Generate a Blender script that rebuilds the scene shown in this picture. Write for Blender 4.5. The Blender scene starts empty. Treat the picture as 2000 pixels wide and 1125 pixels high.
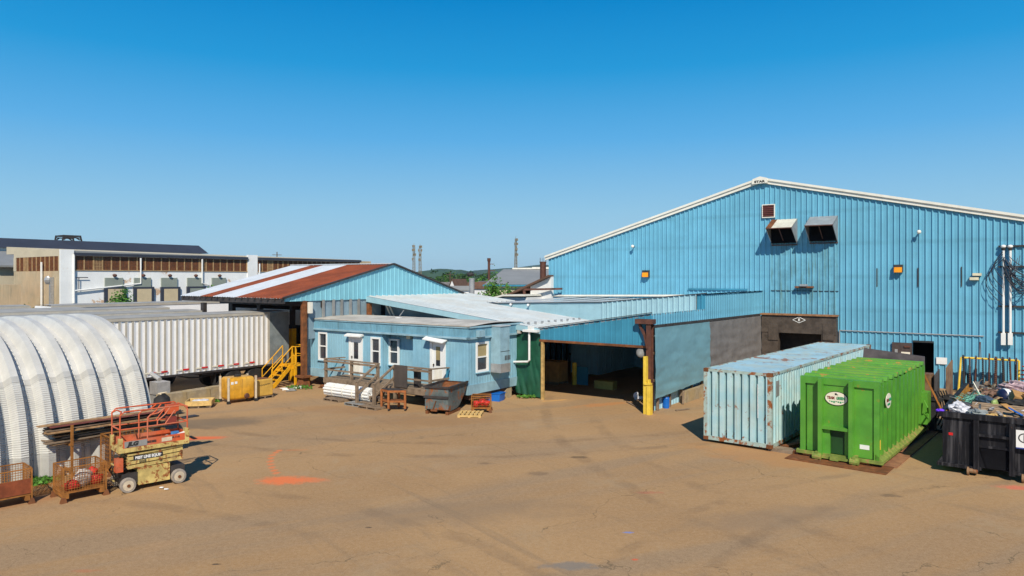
import bpy, math, random
from mathutils import Vector, Matrix, noise
R = math.radians
random.seed(7)
C = bpy.context.scene.collection
SC = bpy.context.scene

# ------------------------------------------------------------------ camera, sky, sun, exposure
F = 1388.0; YH = 543.0; CH = 5.9; TH = R(36.2)
cam_d = bpy.data.cameras.new('camera'); cam = bpy.data.objects.new('camera', cam_d); C.objects.link(cam)
cam.location = (0, 0, CH); cam.rotation_euler = (R(90), 0, 0)
cam_d.sensor_width = 36; cam_d.lens = F / 2000 * 36; cam_d.shift_y = -19.5 / 2000
cam_d.clip_start = .1; cam_d.clip_end = 12000
SC.camera = cam
SC.render.resolution_x = 1024; SC.render.resolution_y = 576
SUN_EL = R(42)
w = bpy.data.worlds.new('World'); SC.world = w; w.use_nodes = True
nt = w.node_tree; bg = nt.nodes['Background']
sky = nt.nodes.new('ShaderNodeTexSky'); sky.sky_type = 'NISHITA'; sky.sun_disc = False
sky.sun_elevation = SUN_EL; sky.sun_rotation = R(180); sky.air_density = 1.15; sky.dust_density = .35; sky.ozone_density = 2.2
# the Nishita sky, pulled towards the deep azure to pale blue air of that morning
tcw = nt.nodes.new('ShaderNodeTexCoord'); sx = nt.nodes.new('ShaderNodeSeparateXYZ'); nt.links.new(tcw.outputs['Generated'], sx.inputs[0])
cr_ = nt.nodes.new('ShaderNodeValToRGB'); nt.links.new(sx.outputs[2], cr_.inputs[0]); el = cr_.color_ramp.elements
for i, (p_, c_) in enumerate([(0, (.44, .66, .80)), (.09, (.30, .58, .80)), (.19, (.110, .43, .80)), (.28, (.018, .32, .70)), (.37, (.001, .235, .60)), (.55, (.006, .10, .33)), (1, (.005, .06, .22))]):
    e = el[i] if i < 2 else el.new(p_)
    e.position = p_; e.color = tuple(v / .12 for v in c_) + (1,)
mxw = nt.nodes.new('ShaderNodeMix'); mxw.data_type = 'RGBA'; mxw.inputs[0].default_value = .995
nt.links.new(sky.outputs[0], mxw.inputs[6]); nt.links.new(cr_.outputs[0], mxw.inputs[7]); nt.links.new(mxw.outputs[2], bg.inputs['Color'])
bg.inputs['Strength'].default_value = .12
sun_d = bpy.data.lights.new('sun', 'SUN'); sun = bpy.data.objects.new('sun', sun_d); C.objects.link(sun)
sun_d.energy = 4.9; sun_d.angle = R(.5); sun_d.color = (1, .92, .78)
tr = Vector((-.03, math.cos(SUN_EL), -math.sin(SUN_EL)))
sun.rotation_euler = tr.to_track_quat('-Z', 'Y').to_euler()
SC.view_settings.view_transform = 'Standard'; SC.view_settings.look = 'None'
SC.view_settings.exposure = 0; SC.view_settings.gamma = 1
SC.cycles.max_bounces = 5; SC.cycles.diffuse_bounces = 4; SC.cycles.glossy_bounces = 2
SC.cycles.transmission_bounces = 3; SC.cycles.transparent_max_bounces = 8; SC.cycles.volume_bounces = 0

# ------------------------------------------------------------------ yard grid: a runs right and nearer, b runs right and away
CT, ST = math.cos(TH), math.sin(TH)
def gw(a, b): return (a * CT + b * ST, -a * ST + b * CT)
def pk(px, py, a=None, b=None, z=None):
    r = (px - 1000) / F; k = -(py - YH) / F
    da = CT * r - ST; db = ST * r + CT
    Z = a / da if a is not None else b / db if b is not None else (z - CH) / k
    return (da * Z, db * Z, CH + k * Z)
def gp(px, py, z=0.0):          # world xy of a ground pixel
    Z = (CH - z) * F / (py - YH)
    return ((px - 1000) / F * Z, Z)

OFF = {}
def tag(o, label=None, cat=None, group=None, kind=None):
    if label: o['label'] = label
    if cat: o['category'] = cat
    if group: o['group'] = group
    if kind: o['kind'] = kind
    return o
def thing(name, label, cat, loc, rz=0, group=None):
    o = bpy.data.objects.new(name, None); C.objects.link(o); o.empty_display_size = .3
    o.location = (loc[0], loc[1], loc[2] if len(loc) > 2 else 0); o.rotation_euler = (0, 0, rz)
    return tag(o, label, cat, group)
def gthing(name, label, cat, a, b, group=None):
    x, y = gw(a, b); o = thing(name, label, cat, (x, y, 0), -TH, group); OFF[o.name] = Vector((a, b, 0)); return o
def off_of(o):
    while o is not None:
        if o.name in OFF: return OFF[o.name]
        o = o.parent
    return Vector((0, 0, 0))
class MB:
    def __init__(s): s.v = []; s.f = []
    def face(s, *p):
        n = len(s.v); s.v += [tuple(q) for q in p]; s.f.append(tuple(range(n, n + len(p)))); return s
    def hexa(s, p):             # 8 corners: bottom 4 ccw, top 4 ccw
        n = len(s.v); s.v += [tuple(q) for q in p]
        for q in ((3, 2, 1, 0), (4, 5, 6, 7), (0, 1, 5, 4), (1, 2, 6, 5), (2, 3, 7, 6), (3, 0, 4, 7)):
            s.f.append(tuple(n + i for i in q))
        return s
    def box(s, x0, y0, z0, x1, y1, z1):
        if x0 > x1: x0, x1 = x1, x0
        if y0 > y1: y0, y1 = y1, y0
        if z0 > z1: z0, z1 = z1, z0
        return s.hexa([(x0,y0,z0),(x1,y0,z0),(x1,y1,z0),(x0,y1,z0),(x0,y0,z1),(x1,y0,z1),(x1,y1,z1),(x0,y1,z1)])
    def bar(s, p, q, w=.05, h=None, up=(0, 0, 1)):
        h = w if h is None else h
        p = Vector(p); q = Vector(q); d = (q - p).normalized(); up = Vector(up)
        if abs(d.dot(up)) > .98: up = Vector((0, 1, 0)) if abs(d.y) < .9 else Vector((1, 0, 0))
        sx = d.cross(up).normalized() * w / 2; sy = sx.cross(d).normalized() * h / 2
        return s.hexa([p-sx-sy, p+sx-sy, p+sx+sy, p-sx+sy, q-sx-sy, q+sx-sy, q+sx+sy, q-sx+sy])
    def tube(s, pts, r=.03, n=8, cap=True):
        pts = [Vector(p) for p in pts]; rings = []
        prev = None
        for i, p in enumerate(pts):
            d = (pts[min(i+1, len(pts)-1)] - pts[max(i-1, 0)]).normalized()
            if prev is None:
                up = Vector((0, 0, 1)) if abs(d.z) < .9 else Vector((1, 0, 0)); x = d.cross(up).normalized()
            else: x = (prev - d * prev.dot(d)).normalized()
            prev = x; y = d.cross(x); rr = r[i] if isinstance(r, (list, tuple)) else r
            base = len(s.v)
            for k in range(n):
                t = 2 * math.pi * k / n; s.v.append(tuple(p + (x * math.cos(t) + y * math.sin(t)) * rr))
            rings.append(base)
        for a, b in zip(rings, rings[1:]):
            for k in range(n): s.f.append((a + k, a + (k+1) % n, b + (k+1) % n, b + k))
        if cap:
            s.f.append(tuple(rings[0] + k for k in reversed(range(n)))); s.f.append(tuple(rings[-1] + k for k in range(n)))
        return s
    def prism(s, poly, d):      # planar polygon extruded by d
        d = Vector(d); n = len(s.v); m = len(poly)
        s.v += [tuple(p) for p in poly] + [tuple(Vector(p) + d) for p in poly]
        s.f.append(tuple(range(n, n + m))); s.f.append(tuple(reversed(range(n + m, n + 2 * m))))
        for k in range(m): s.f.append((n + k, n + m + k, n + m + (k+1) % m, n + (k+1) % m))
        return s
    def sheet(s, fn, nu, nv):   # fn(i/nu, j/nv)
        n = len(s.v)
        for j in range(nv + 1):
            for i in range(nu + 1): s.v.append(tuple(fn(i / nu, j / nv)))
        for j in range(nv):
            for i in range(nu):
                a = n + j * (nu + 1) + i; s.f.append((a, a + 1, a + nu + 2, a + nu + 1))
        return s
    def lathe(s, c, prof, n=16, ax='z'):
        c = Vector(c); base = len(s.v)
        for r_, h in prof:
            for k in range(n):
                t = 2 * math.pi * k / n; x, y = r_ * math.cos(t), r_ * math.sin(t)
                p = (x, y, h) if ax == 'z' else (h, x, y) if ax == 'x' else (x, h, y)
                s.v.append(tuple(c + Vector(p)))
        for j in range(len(prof) - 1):
            for k in range(n):
                a = base + j * n + k; b = base + j * n + (k+1) % n; s.f.append((a, b, b + n, a + n))
        s.f.append(tuple(base + k for k in reversed(range(n)))); e = base + (len(prof)-1) * n
        s.f.append(tuple(e + k for k in range(n))); return s
    def blob(s, c, rad, n=8, m=6, amp=.25, seed=0):
        c = Vector(c); base = len(s.v)
        for j in range(m + 1):
            ph = math.pi * j / m
            for k in range(n):
                t = 2 * math.pi * k / n
                d = Vector((math.sin(ph) * math.cos(t), math.sin(ph) * math.sin(t), math.cos(ph)))
                q = 1 + amp * noise.noise(d * 1.7 + Vector((seed * 3.1, seed, -seed)))
                s.v.append((c.x + d.x * rad[0] * q, c.y + d.y * rad[1] * q, c.z + d.z * rad[2] * q))
        for j in range(m):
            for k in range(n):
                a = base + j * n + k; b = base + j * n + (k+1) % n; s.f.append((a, a + n, b + n, b))
        return s
    def xf(s, M):
        s.v = [tuple(M @ Vector(v)) for v in s.v]; return s
    def build(s, name, m, parent=None, loc=None, rz=0, smooth=False, label=None):
        o_ = off_of(parent) if parent is not None else Vector((0, 0, 0))
        me = bpy.data.meshes.new(name)
        me.from_pydata([(x - o_.x, y - o_.y, z - o_.z) for x, y, z in s.v] if o_.length else s.v, [], s.f)
        me.materials.append(m)
        if smooth:
            for p in me.polygons: p.use_smooth = True
        me.update()
        o = bpy.data.objects.new(name, me); C.objects.link(o)
        if parent is not None: o.parent = parent
        if loc is not None: o.location = loc if len(loc) == 3 else (loc[0], loc[1], 0)
        o.rotation_euler = (0, 0, rz)
        if label: o['label'] = label
        return o
def clad(mb, P, s0, s1, zb, zt, pitch, prof, holes=(), start=0.0):
    """ribbed sheet metal: P(s, depth, z) -> point; prof = [(fraction, depth)] over one pitch"""
    f0 = zb if callable(zb) else (lambda s: zb); f1 = zt if callable(zt) else (lambda s: zt)
    n0 = math.floor((s0 - start) / pitch) - 1; n1 = math.ceil((s1 - start) / pitch) + 1
    pts = []
    for k in range(n0, n1 + 1):
        for fr, d in prof: pts.append((start + (k + fr) * pitch, d))
    def dep(s):
        for (x0, d0), (x1, d1) in zip(pts, pts[1:]):
            if x0 <= s <= x1: return d0 if x1 - x0 < 1e-9 else d0 + (d1 - d0) * (s - x0) / (x1 - x0)
        return 0
    xs = [p for p in pts if s0 < p[0] < s1] + [(s0, dep(s0)), (s1, dep(s1))]
    for h in holes: xs += [(q, dep(q)) for q in h[:2] if s0 < q < s1]
    xs.sort()
    for (xa, da), (xb, db) in zip(xs, xs[1:]):
        if xb - xa < 1e-6: continue
        xm = (xa + xb) / 2; iv = [(f0(xa), f1(xa), f0(xb), f1(xb))]
        for h in holes:
            if h[0] <= xm <= h[1]:
                new = []
                for (l0, l1, r0, r1) in iv:
                    if h[2] > l0 + 1e-4: new.append((l0, min(h[2], l1), r0, min(h[2], r1)))
                    if h[3] < l1 - 1e-4: new.append((max(h[3], l0), l1, max(h[3], r0), r1))
                iv = new
        for (l0, l1, r0, r1) in iv:
            if l1 - l0 < 1e-4 and r1 - r0 < 1e-4: continue
            mb.face(P(xa, da, l0), P(xb, db, r0), P(xb, db, r1), P(xa, da, l1))
    return mb
def dup(root, loc, rz, label=None, group=None):
    r = root.copy(); C.objects.link(r); r.location = (loc[0], loc[1], loc[2] if len(loc) > 2 else 0); r.rotation_euler = (0, 0, rz)
    if label: r['label'] = label
    if group: r['group'] = group
    def rec(o, n):
        for ch in list(o.children):
            if ch == n: continue
            c = ch.copy(); C.objects.link(c); c.parent = n; rec(ch, c)
    rec(root, r)
    return r
def axes(o, x, y):              # matrix with text x axis, text up axis, at o
    x = Vector(x).normalized(); y = Vector(y).normalized(); z = x.cross(y).normalized()
    M = Matrix(((x.x, y.x, z.x, o[0]), (x.y, y.y, z.y, o[1]), (x.z, y.z, z.z, o[2]), (0, 0, 0, 1))); return M
def text(s, size, m, parent, M, name='lettering', bold=0.0, wide=1.0, align='CENTER'):
    cu = bpy.data.curves.new(name, 'FONT'); cu.body = s; cu.size = size; cu.align_x = align; cu.align_y = 'CENTER'
    cu.extrude = .003; cu.offset = bold
    t = bpy.data.objects.new(name, cu); C.objects.link(t)
    dg = bpy.context.evaluated_depsgraph_get(); me = bpy.data.meshes.new_from_object(t.evaluated_get(dg))
    bpy.data.objects.remove(t); bpy.data.curves.remove(cu)
    o_ = off_of(parent)
    me.transform(Matrix.Translation(-o_) @ M @ Matrix.Diagonal((wide, 1, 1, 1)))
    me.materials.clear(); me.materials.append(m); me.name = name
    o = bpy.data.objects.new(name, me); C.objects.link(o); o.parent = parent; return o

# ------------------------------------------------------------------ materials
def N(nt, t, **k):
    n = nt.nodes.new(t)
    for a, v in k.items(): setattr(n, a, v)
    return n
def mixc(nt, fac, c1, c2, mode='MIX'):
    n = nt.nodes.new('ShaderNodeMix'); n.data_type = 'RGBA'; n.blend_type = mode
    for s, v in ((0, fac), (6, c1), (7, c2)):
        if hasattr(v, 'links') or isinstance(v, bpy.types.NodeSocket): nt.links.new(v, n.inputs[s])
        elif s == 0: n.inputs[0].default_value = v
        else: n.inputs[s].default_value = tuple(v) + ((1,) if len(v) == 3 else ())
    return n.outputs[2]
def ramp(nt, src, a, b):
    n = nt.nodes.new('ShaderNodeMapRange'); n.interpolation_type = 'SMOOTHSTEP'
    n.inputs[1].default_value = a; n.inputs[2].default_value = b; nt.links.new(src, n.inputs[0]); return n.outputs[0]
def noi(nt, vec, scale, detail=4, rough=.6, stretch=None, dist=0):
    if stretch:
        mp = nt.nodes.new('ShaderNodeMapping'); mp.inputs['Scale'].default_value = stretch; nt.links.new(vec, mp.inputs[0]); vec = mp.outputs[0]
    n = nt.nodes.new('ShaderNodeTexNoise'); n.inputs['Scale'].default_value = scale; n.inputs['Detail'].default_value = detail
    n.inputs['Roughness'].default_value = rough; n.inputs['Distortion'].default_value = dist
    nt.links.new(vec, n.inputs['Vector']); return n.outputs[0]
RUST = (.19, .062, .018)
def M_(name, col, rough=.6, metal=0, var=.18, vs=1.5, streak=0, scol=(.12, .09, .06), sth=.55, rust=0, rs=2.2, rcol=RUST,
       bump=0, bs=40, spec=.4, fade=None, fs=.6, ff=.5, bands=0):
    m = bpy.data.materials.new(name); m.use_nodes = True; nt = m.node_tree; p = nt.nodes['Principled BSDF']
    tc = nt.nodes.new('ShaderNodeTexCoord').outputs['Object']
    p.inputs['Roughness'].default_value = rough; p.inputs['Metallic'].default_value = metal
    p.inputs['Specular IOR Level'].default_value = spec
    c = None
    n1 = noi(nt, tc, vs, 5, .65)
    dark = tuple(x * (1 - var) for x in col); lite = tuple(min(1, x * (1 + var)) for x in col)
    c = mixc(nt, ramp(nt, n1, .3, .7), dark, lite)
    if fade: c = mixc(nt, math_(nt, 'MULTIPLY', ramp(nt, noi(nt, tc, fs, 4, .6), .42, .62), ff), c, fade)
    if streak:
        s = noi(nt, tc, 1.0, 5, .7, (7, 7, .35))
        c = mixc(nt, math_(nt, 'MULTIPLY', ramp(nt, s, sth, sth + .22), streak), c, scol)
    if bands:       # girt lines: darker bands where the sheets are screwed down
        sz = nt.nodes.new('ShaderNodeSeparateXYZ'); nt.links.new(tc, sz.inputs[0])
        fr = math_(nt, 'FRACT', math_(nt, 'ADD', math_(nt, 'DIVIDE', sz.outputs[2], bands), .35))
        d_ = math_(nt, 'ABSOLUTE', math_(nt, 'SUBTRACT', fr, .5))
        f_ = math_(nt, 'SUBTRACT', 1.0, ramp(nt, d_, .02, .10))
        c = mixc(nt, math_(nt, 'MULTIPLY', math_(nt, 'MULTIPLY', f_, ramp(nt, noi(nt, tc, .5, 4), .25, .7)), .38), c, tuple(x * .62 for x in col))
    if rust:
        r1 = noi(nt, tc, rs, 7, .72, None, .4)
        th = .72 - rust * .35
        f = ramp(nt, r1, th, th + .07)
        c = mixc(nt, f, c, mixc(nt, noi(nt, tc, rs * 6, 3), rcol, tuple(min(1, x * 1.9) for x in rcol)))
    nt.links.new(c, p.inputs['Base Color'])
    if bump:
        b = nt.nodes.new('ShaderNodeBump'); b.inputs['Strength'].default_value = bump; b.inputs['Distance'].default_value = .02
        nt.links.new(noi(nt, tc, bs, 4, .7), b.inputs['Height']); nt.links.new(b.outputs[0], p.inputs['Normal'])
    return m
def math_(nt, op, a, b=None, c=None):
    n = nt.nodes.new('ShaderNodeMath'); n.operation = op
    for i, v in enumerate((a, b, c)):
        if v is None: continue
        if isinstance(v, bpy.types.NodeSocket): nt.links.new(v, n.inputs[i])
        else: n.inputs[i].default_value = v
    return n.outputs[0]
M = {}
M['facade'] = M_('facade_blue_steel', (.140, .40, .555), .5, 0, .10, .4, bands=1.9, streak=.35, scol=(.08, .27, .38), sth=.5)
M['facade_stain'] = M_('stained_blue_steel', (.135, .375, .51), .55, 0, .18, 1.2, streak=.75, scol=(.10, .17, .13), sth=.48)
M['blue2'] = M_('header_blue_steel', (.042, .228, .35), .5, 0, .16, .8, streak=.35, scol=(.03, .18, .35))
M['paleblue'] = M_('pale_blue_steel', (.30, .48, .545), .5, 0, .10, .8, streak=.3, scol=(.09, .25, .33), rust=.16, rs=1.4)
M['gable'] = M_('canopy_blue_steel', (.225, .52, .62), .5, 0, .08, .6, streak=.3, scol=(.10, .33, .48))
M['office'] = M_('office_blue_siding', (.215, .425, .545), .7, 0, .12, 1.0, streak=.6, scol=(.07, .16, .18), sth=.56, fade=(.30, .52, .62), ff=.5)
M['office_skirt'] = M_('office_skirt', (.26, .42, .50), .7, 0, .18, 1.3, streak=.5, scol=(.16, .17, .13), rust=.12)
M['office_fascia'] = M_('office_fascia', (.15, .33, .43), .65, 0, .15, 1.2, streak=.85, scol=(.06, .08, .07), sth=.55)
M['office_roof'] = M_('office_roof_membrane', (.56, .53, .47), .8, 0, .14, .9, fade=(.33, .30, .26), ff=.6)
M['roof_gray'] = M_('galvanised_roof', (.50, .55, .57), .5, 0, .09, .7, streak=.25, scol=(.40, .38, .34), fade=(.50, .46, .40), ff=.3)
M['trimwhite'] = M_('white_trim', (.78, .75, .66), .5, 0, .06, 2, streak=.25, scol=(.4, .33, .25))
M['white'] = M_('white_paint', (.80, .80, .78), .45, 0, .05, 2, streak=.2, scol=(.45, .42, .38))
M['whitewall'] = M_('white_block_wall', (.74, .74, .74), .8, 0, .08, .5, streak=.2, scol=(.4, .36, .3))
M['glass'] = M_('window_glass', (.03, .035, .045), .08, 0, .3, 1, spec=.8)
M['blind'] = M_('window_blind', (.35, .28, .14), .7)
M['dark'] = M_('shade_black', (.008, .008, .010), .95, 0, .3, spec=.05)  # near-black that paints shade in the hood openings and black dumpster recess
M['innerblue'] = M_('brightened_inner_blue', (.42, .70, .84), .6, 0, .1, .8)  # over-light blue, standing in for light the passage interior lacks
M['black'] = M_('black_rubber', (.025, .024, .024), .8, 0, .4, 3)
M['rub'] = M_('dock_seal_vinyl', (.075, .058, .046), .6, 0, .35, 2, streak=.6, scol=(.14, .11, .08), bump=.6, bs=9)
M['rustroof'] = M_('rusty_roof', (.26, .062, .022), .7, 0, .22, 1.0, streak=.4, scol=(.40, .16, .07), fade=(.18, .045, .018), ff=.7)
M['zincroof'] = M_('bare_zinc_roof', (.62, .66, .70), .4, .1, .07, 1.0)
M['rust'] = M_('rusted_steel', (.20, .07, .022), .8, 0, .35, 3, fade=(.10, .045, .02), fs=2)
M['rustmesh'] = M_('rusted_mesh', (.30, .12, .025), .8, 0, .3, 4)
M['brownsteel'] = M_('brown_steel', (.11, .045, .03), .6, 0, .3, 3)
M['darksteel'] = M_('dark_steel', (.045, .038, .036), .6, 0, .3, 3)
M['yellow'] = M_('safety_yellow', (.78, .54, .06), .5, 0, .14, 3, streak=.3, rust=.22, rs=3)
M['yellow2'] = M_('stair_yellow', (.72, .36, .008), .55, 0, .18, 3, rust=.3, rs=2.6)
M['cream'] = M_('cream_lift_paint', (.55, .42, .15), .55, 0, .25, 3, streak=.7, scol=(.22, .12, .05), sth=.5, rust=.55, rs=4.5)
M['orange'] = M_('faded_orange_paint', (.56, .095, .028), .6, 0, .22, 4, streak=.4, scol=(.20, .07, .04), rust=.38, rs=6, fade=(.52, .20, .12), ff=.7)
M['grayp'] = M_('gray_paint', (.25, .25, .24), .6)
M['concrete'] = M_('weathered_concrete', (.36, .29, .19), .9, 0, .22, 2.5, streak=.5, scol=(.12, .12, .06), bump=.4, bs=12, fade=(.40, .28, .11), fs=1.5)
M['wood'] = M_('weathered_wood', (.21, .15, .10), .85, 0, .3, 5, fade=(.30, .22, .15), fs=3)
M['plank'] = M_('old_planks', (.42, .25, .12), .85, 0, .35, 5, fade=(.16, .10, .06), fs=3)
M['palletwood'] = M_('pallet_wood', (.62, .42, .16), .8, 0, .2, 5)
M['card'] = M_('cardboard', (.45, .25, .085), .8, 0, .2, 3)
M['tote'] = M_('yellowed_plastic', (.62, .30, .02), .4, 0, .25, 2, streak=.6, scol=(.20, .09, .02), sth=.5, fade=(.70, .42, .08), ff=.6)
M['totew'] = M_('dirty_white_metal', (.62, .52, .38), .6, 0, .2, 4, rust=.2)
M['green'] = M_('dumpster_green', (.085, .30, .035), .42, 0, .16, 1.3, streak=.55, scol=(.16, .24, .04), sth=.55, rust=.24, rs=2.3, rcol=(.28, .12, .02), fade=(.14, .36, .035), ff=.5, spec=.5)
M['greentop'] = M_('dumpster_green_top', (.10, .30, .035), .5, 0, .2, 1.3, rust=.42, rs=2.6, rcol=(.34, .15, .03), fade=(.16, .30, .04), ff=.7)
M['greenlip'] = M_('dusty_green_ledge', (.20, .26, .05), .75, 0, .3, 4, rust=.5, rs=4, rcol=(.26, .15, .06))
M['greentarp'] = M_('green_tarpaulin', (.012, .085, .045), .42, 0, .2, 2, bump=.4, bs=5, spec=.6)
M['bluetarp'] = M_('grey_blue_tarpaulin', (.172, .34, .395), .5, 0, .06, .8, streak=.25, scol=(.20, .30, .34), bump=.12, bs=3.5, spec=.5, rust=0)
M['graytarp'] = M_('grey_tarpaulin', (.185, .172, .165), .7, 0, .12, 1.5, streak=.5, scol=(.12, .10, .09), bump=.3, bs=14)
M['paneltarp'] = M_('pale_grey_blue_sheet', (.22, .31, .37), .55, 0, .12, 1, bump=.3, bs=4)
M['hut'] = M_('quonset_galvalume', (.60, .59, .555), .45, .1, .10, 1.2, streak=.25, scol=(.55, .50, .42), spec=.5)
M['hutbase'] = M_('quonset_base_plate', (.50, .49, .46), .5, .2, .1, 2, streak=.3, scol=(.4, .33, .25))
M['bolt'] = M_('dark_bolts', (.30, .30, .30), .6)
M['trw'] = M_('trailer_white_panel', (.92, .92, .92), .35, 0, .03, 1.5)
M['trp'] = M_('trailer_grey_post', (.47, .43, .36), .5, 0, .08, 2)
M['trg'] = M_('trailer_grey_nose', (.20, .23, .24), .5, 0, .25, 1.5, fade=(.30, .32, .31))
M['trroof'] = M_('trailer_roof', (.40, .38, .34), .6, .1, .15, 1)
M['red'] = M_('red_marker', (.65, .02, .02), .4)
M['redcloth'] = M_('red_bags', (.62, .02, .025), .6, 0, .4, 9)
M['greycloth'] = M_('pale_sacks', (.55, .50, .45), .8, 0, .3, 8)
M['sign'] = M_('cream_sign', (.80, .74, .60), .5, 0, .08, 4)
M['ink'] = M_('dark_ink', (.03, .03, .03), .6)
M['inkred'] = M_('maroon_ink', (.22, .04, .03), .6)
M['inkgreen'] = M_('green_ink', (.03, .30, .12), .6)
M['inkblue'] = M_('navy_ink', (.03, .05, .25), .6)
M['contblue'] = M_('faded_container_blue', (.44, .61, .62), .55, 0, .10, 1.2, streak=.6, scol=(.33, .36, .27), sth=.5, rust=.34, rs=2.2, fade=(.20, .52, .64), fs=1.6, ff=.35)
M['controof'] = M_('container_roof', (.33, .53, .62), .55, 0, .14, .8, streak=.0, rust=.46, rs=.9, rcol=(.20, .10, .065), fade=(.40, .50, .48), fs=1.2, ff=.8)
M['contframe'] = M_('rusty_container_frame', (.36, .46, .42), .6, 0, .2, 2, rust=.62, rs=2.4)
M['bk'] = M_('black_dumpster_steel', (.008, .008, .011), .6, 0, .3, 2, streak=.9, scol=(.075, .072, .078), sth=.47, rust=.2, rs=3, spec=.2)
M['bkin'] = M_('rusty_yellow_inner_wall', (.42, .20, .03), .8, 0, .3, 2, rust=.4)
M['hop'] = M_('worn_hopper_steel', (.12, .15, .15), .6, .1, .35, 2, streak=.8, scol=(.16, .08, .03), sth=.48, rust=.6, rs=2.2)
M['steelplate'] = M_('bare_dark_plate', (.10, .085, .08), .5, .3, .3, 1.5, streak=.3)
M['rustplate'] = M_('rust_streaked_plate', (.20, .10, .05), .65, .1, .3, 1.5, rust=.4, rs=1.5, fade=(.32, .22, .12), fs=1.5)
M['galv'] = M_('galvanised_steel', (.42, .42, .42), .4, .4, .15, 3, rust=.08)
M['amber'] = M_('amber_lens', (.85, .30, .01), .3)
M['beige'] = M_('beige_fitting', (.62, .58, .42), .6)
M['maroon'] = M_('maroon_louvre', (.17, .05, .04), .6)
M['leafdk'] = M_('dark_leaves', (.035, .085, .02), .7, 0, .5, 2)
M['leaf'] = M_('bright_leaves', (.07, .19, .02), .7, 0, .45, 3)
M['leafy'] = M_('yellow_leaves', (.16, .20, .03), .7, 0, .4, 3)
M['bark'] = M_('bark', (.10, .07, .045), .9)
M['brick'] = M_('brown_industrial_windows', (.115, .052, .028), .5, 0, .35, .6)
M['mull'] = M_('rusty_mullion', (.42, .27, .13), .7)
M['whpaint'] = M_('peeling_white_wall', (.84, .85, .84), .8, 0, .06, .3, streak=.35, scol=(.52, .44, .36), rust=.42, rs=.32, rcol=(.42, .29, .19))
M['tanwall'] = M_('tan_stained_wall', (.50, .40, .26), .85, 0, .15, .35, streak=.6, scol=(.30, .24, .16), sth=.46, fade=(.62, .42, .24), fs=.2)
M['parapet'] = M_('beige_parapet', (.56, .49, .36), .8, 0, .07, .4)
M['dkroof'] = M_('dark_metal_roof', (.038, .045, .065), .6, 0, .1, .3)
M['gyroof'] = M_('grey_metal_roof', (.25, .26, .26), .6, 0, .08, .3)
M['tandoor'] = M_('tan_dock_door', (.58, .47, .30), .7, 0, .06, 1)
M['sage'] = M_('sage_dock_awning', (.26, .29, .25), .7, 0, .06, .5)
M['brownroof'] = M_('brown_roof_edge', (.13, .07, .045), .8, 0, .2, 1)
M['hredroof'] = M_('house_red_roof', (.5, .06, .05), .7)
M['houseroof'] = M_('house_grey_roof', (.16, .15, .15), .8)
M['hill'] = M_('wooded_hill', (.022, .060, .018), 1, 0, .55, .02, fade=(.05, .10, .03), fs=.006)
M['hill2'] = M_('far_wooded_hill', (.028, .060, .028), 1, 0, .4, .01)
M['mast'] = M_('lattice_mast_paint', (.23, .19, .13), .7)
M['purple'] = M_('violet_cloth', (.15, .04, .7), .6)
M['cable'] = M_('black_cable', (.03, .035, .05), .6)
M['clutter'] = M_('teal_netting', (.22, .55, .42), .7, 0, .3, 6)
M['bluep'] = M_('blue_plastic', (.01, .14, .55), .35)
M['bag'] = M_('clear_plastic_bag', (.62, .62, .66), .3, 0, .3, 7)

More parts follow.
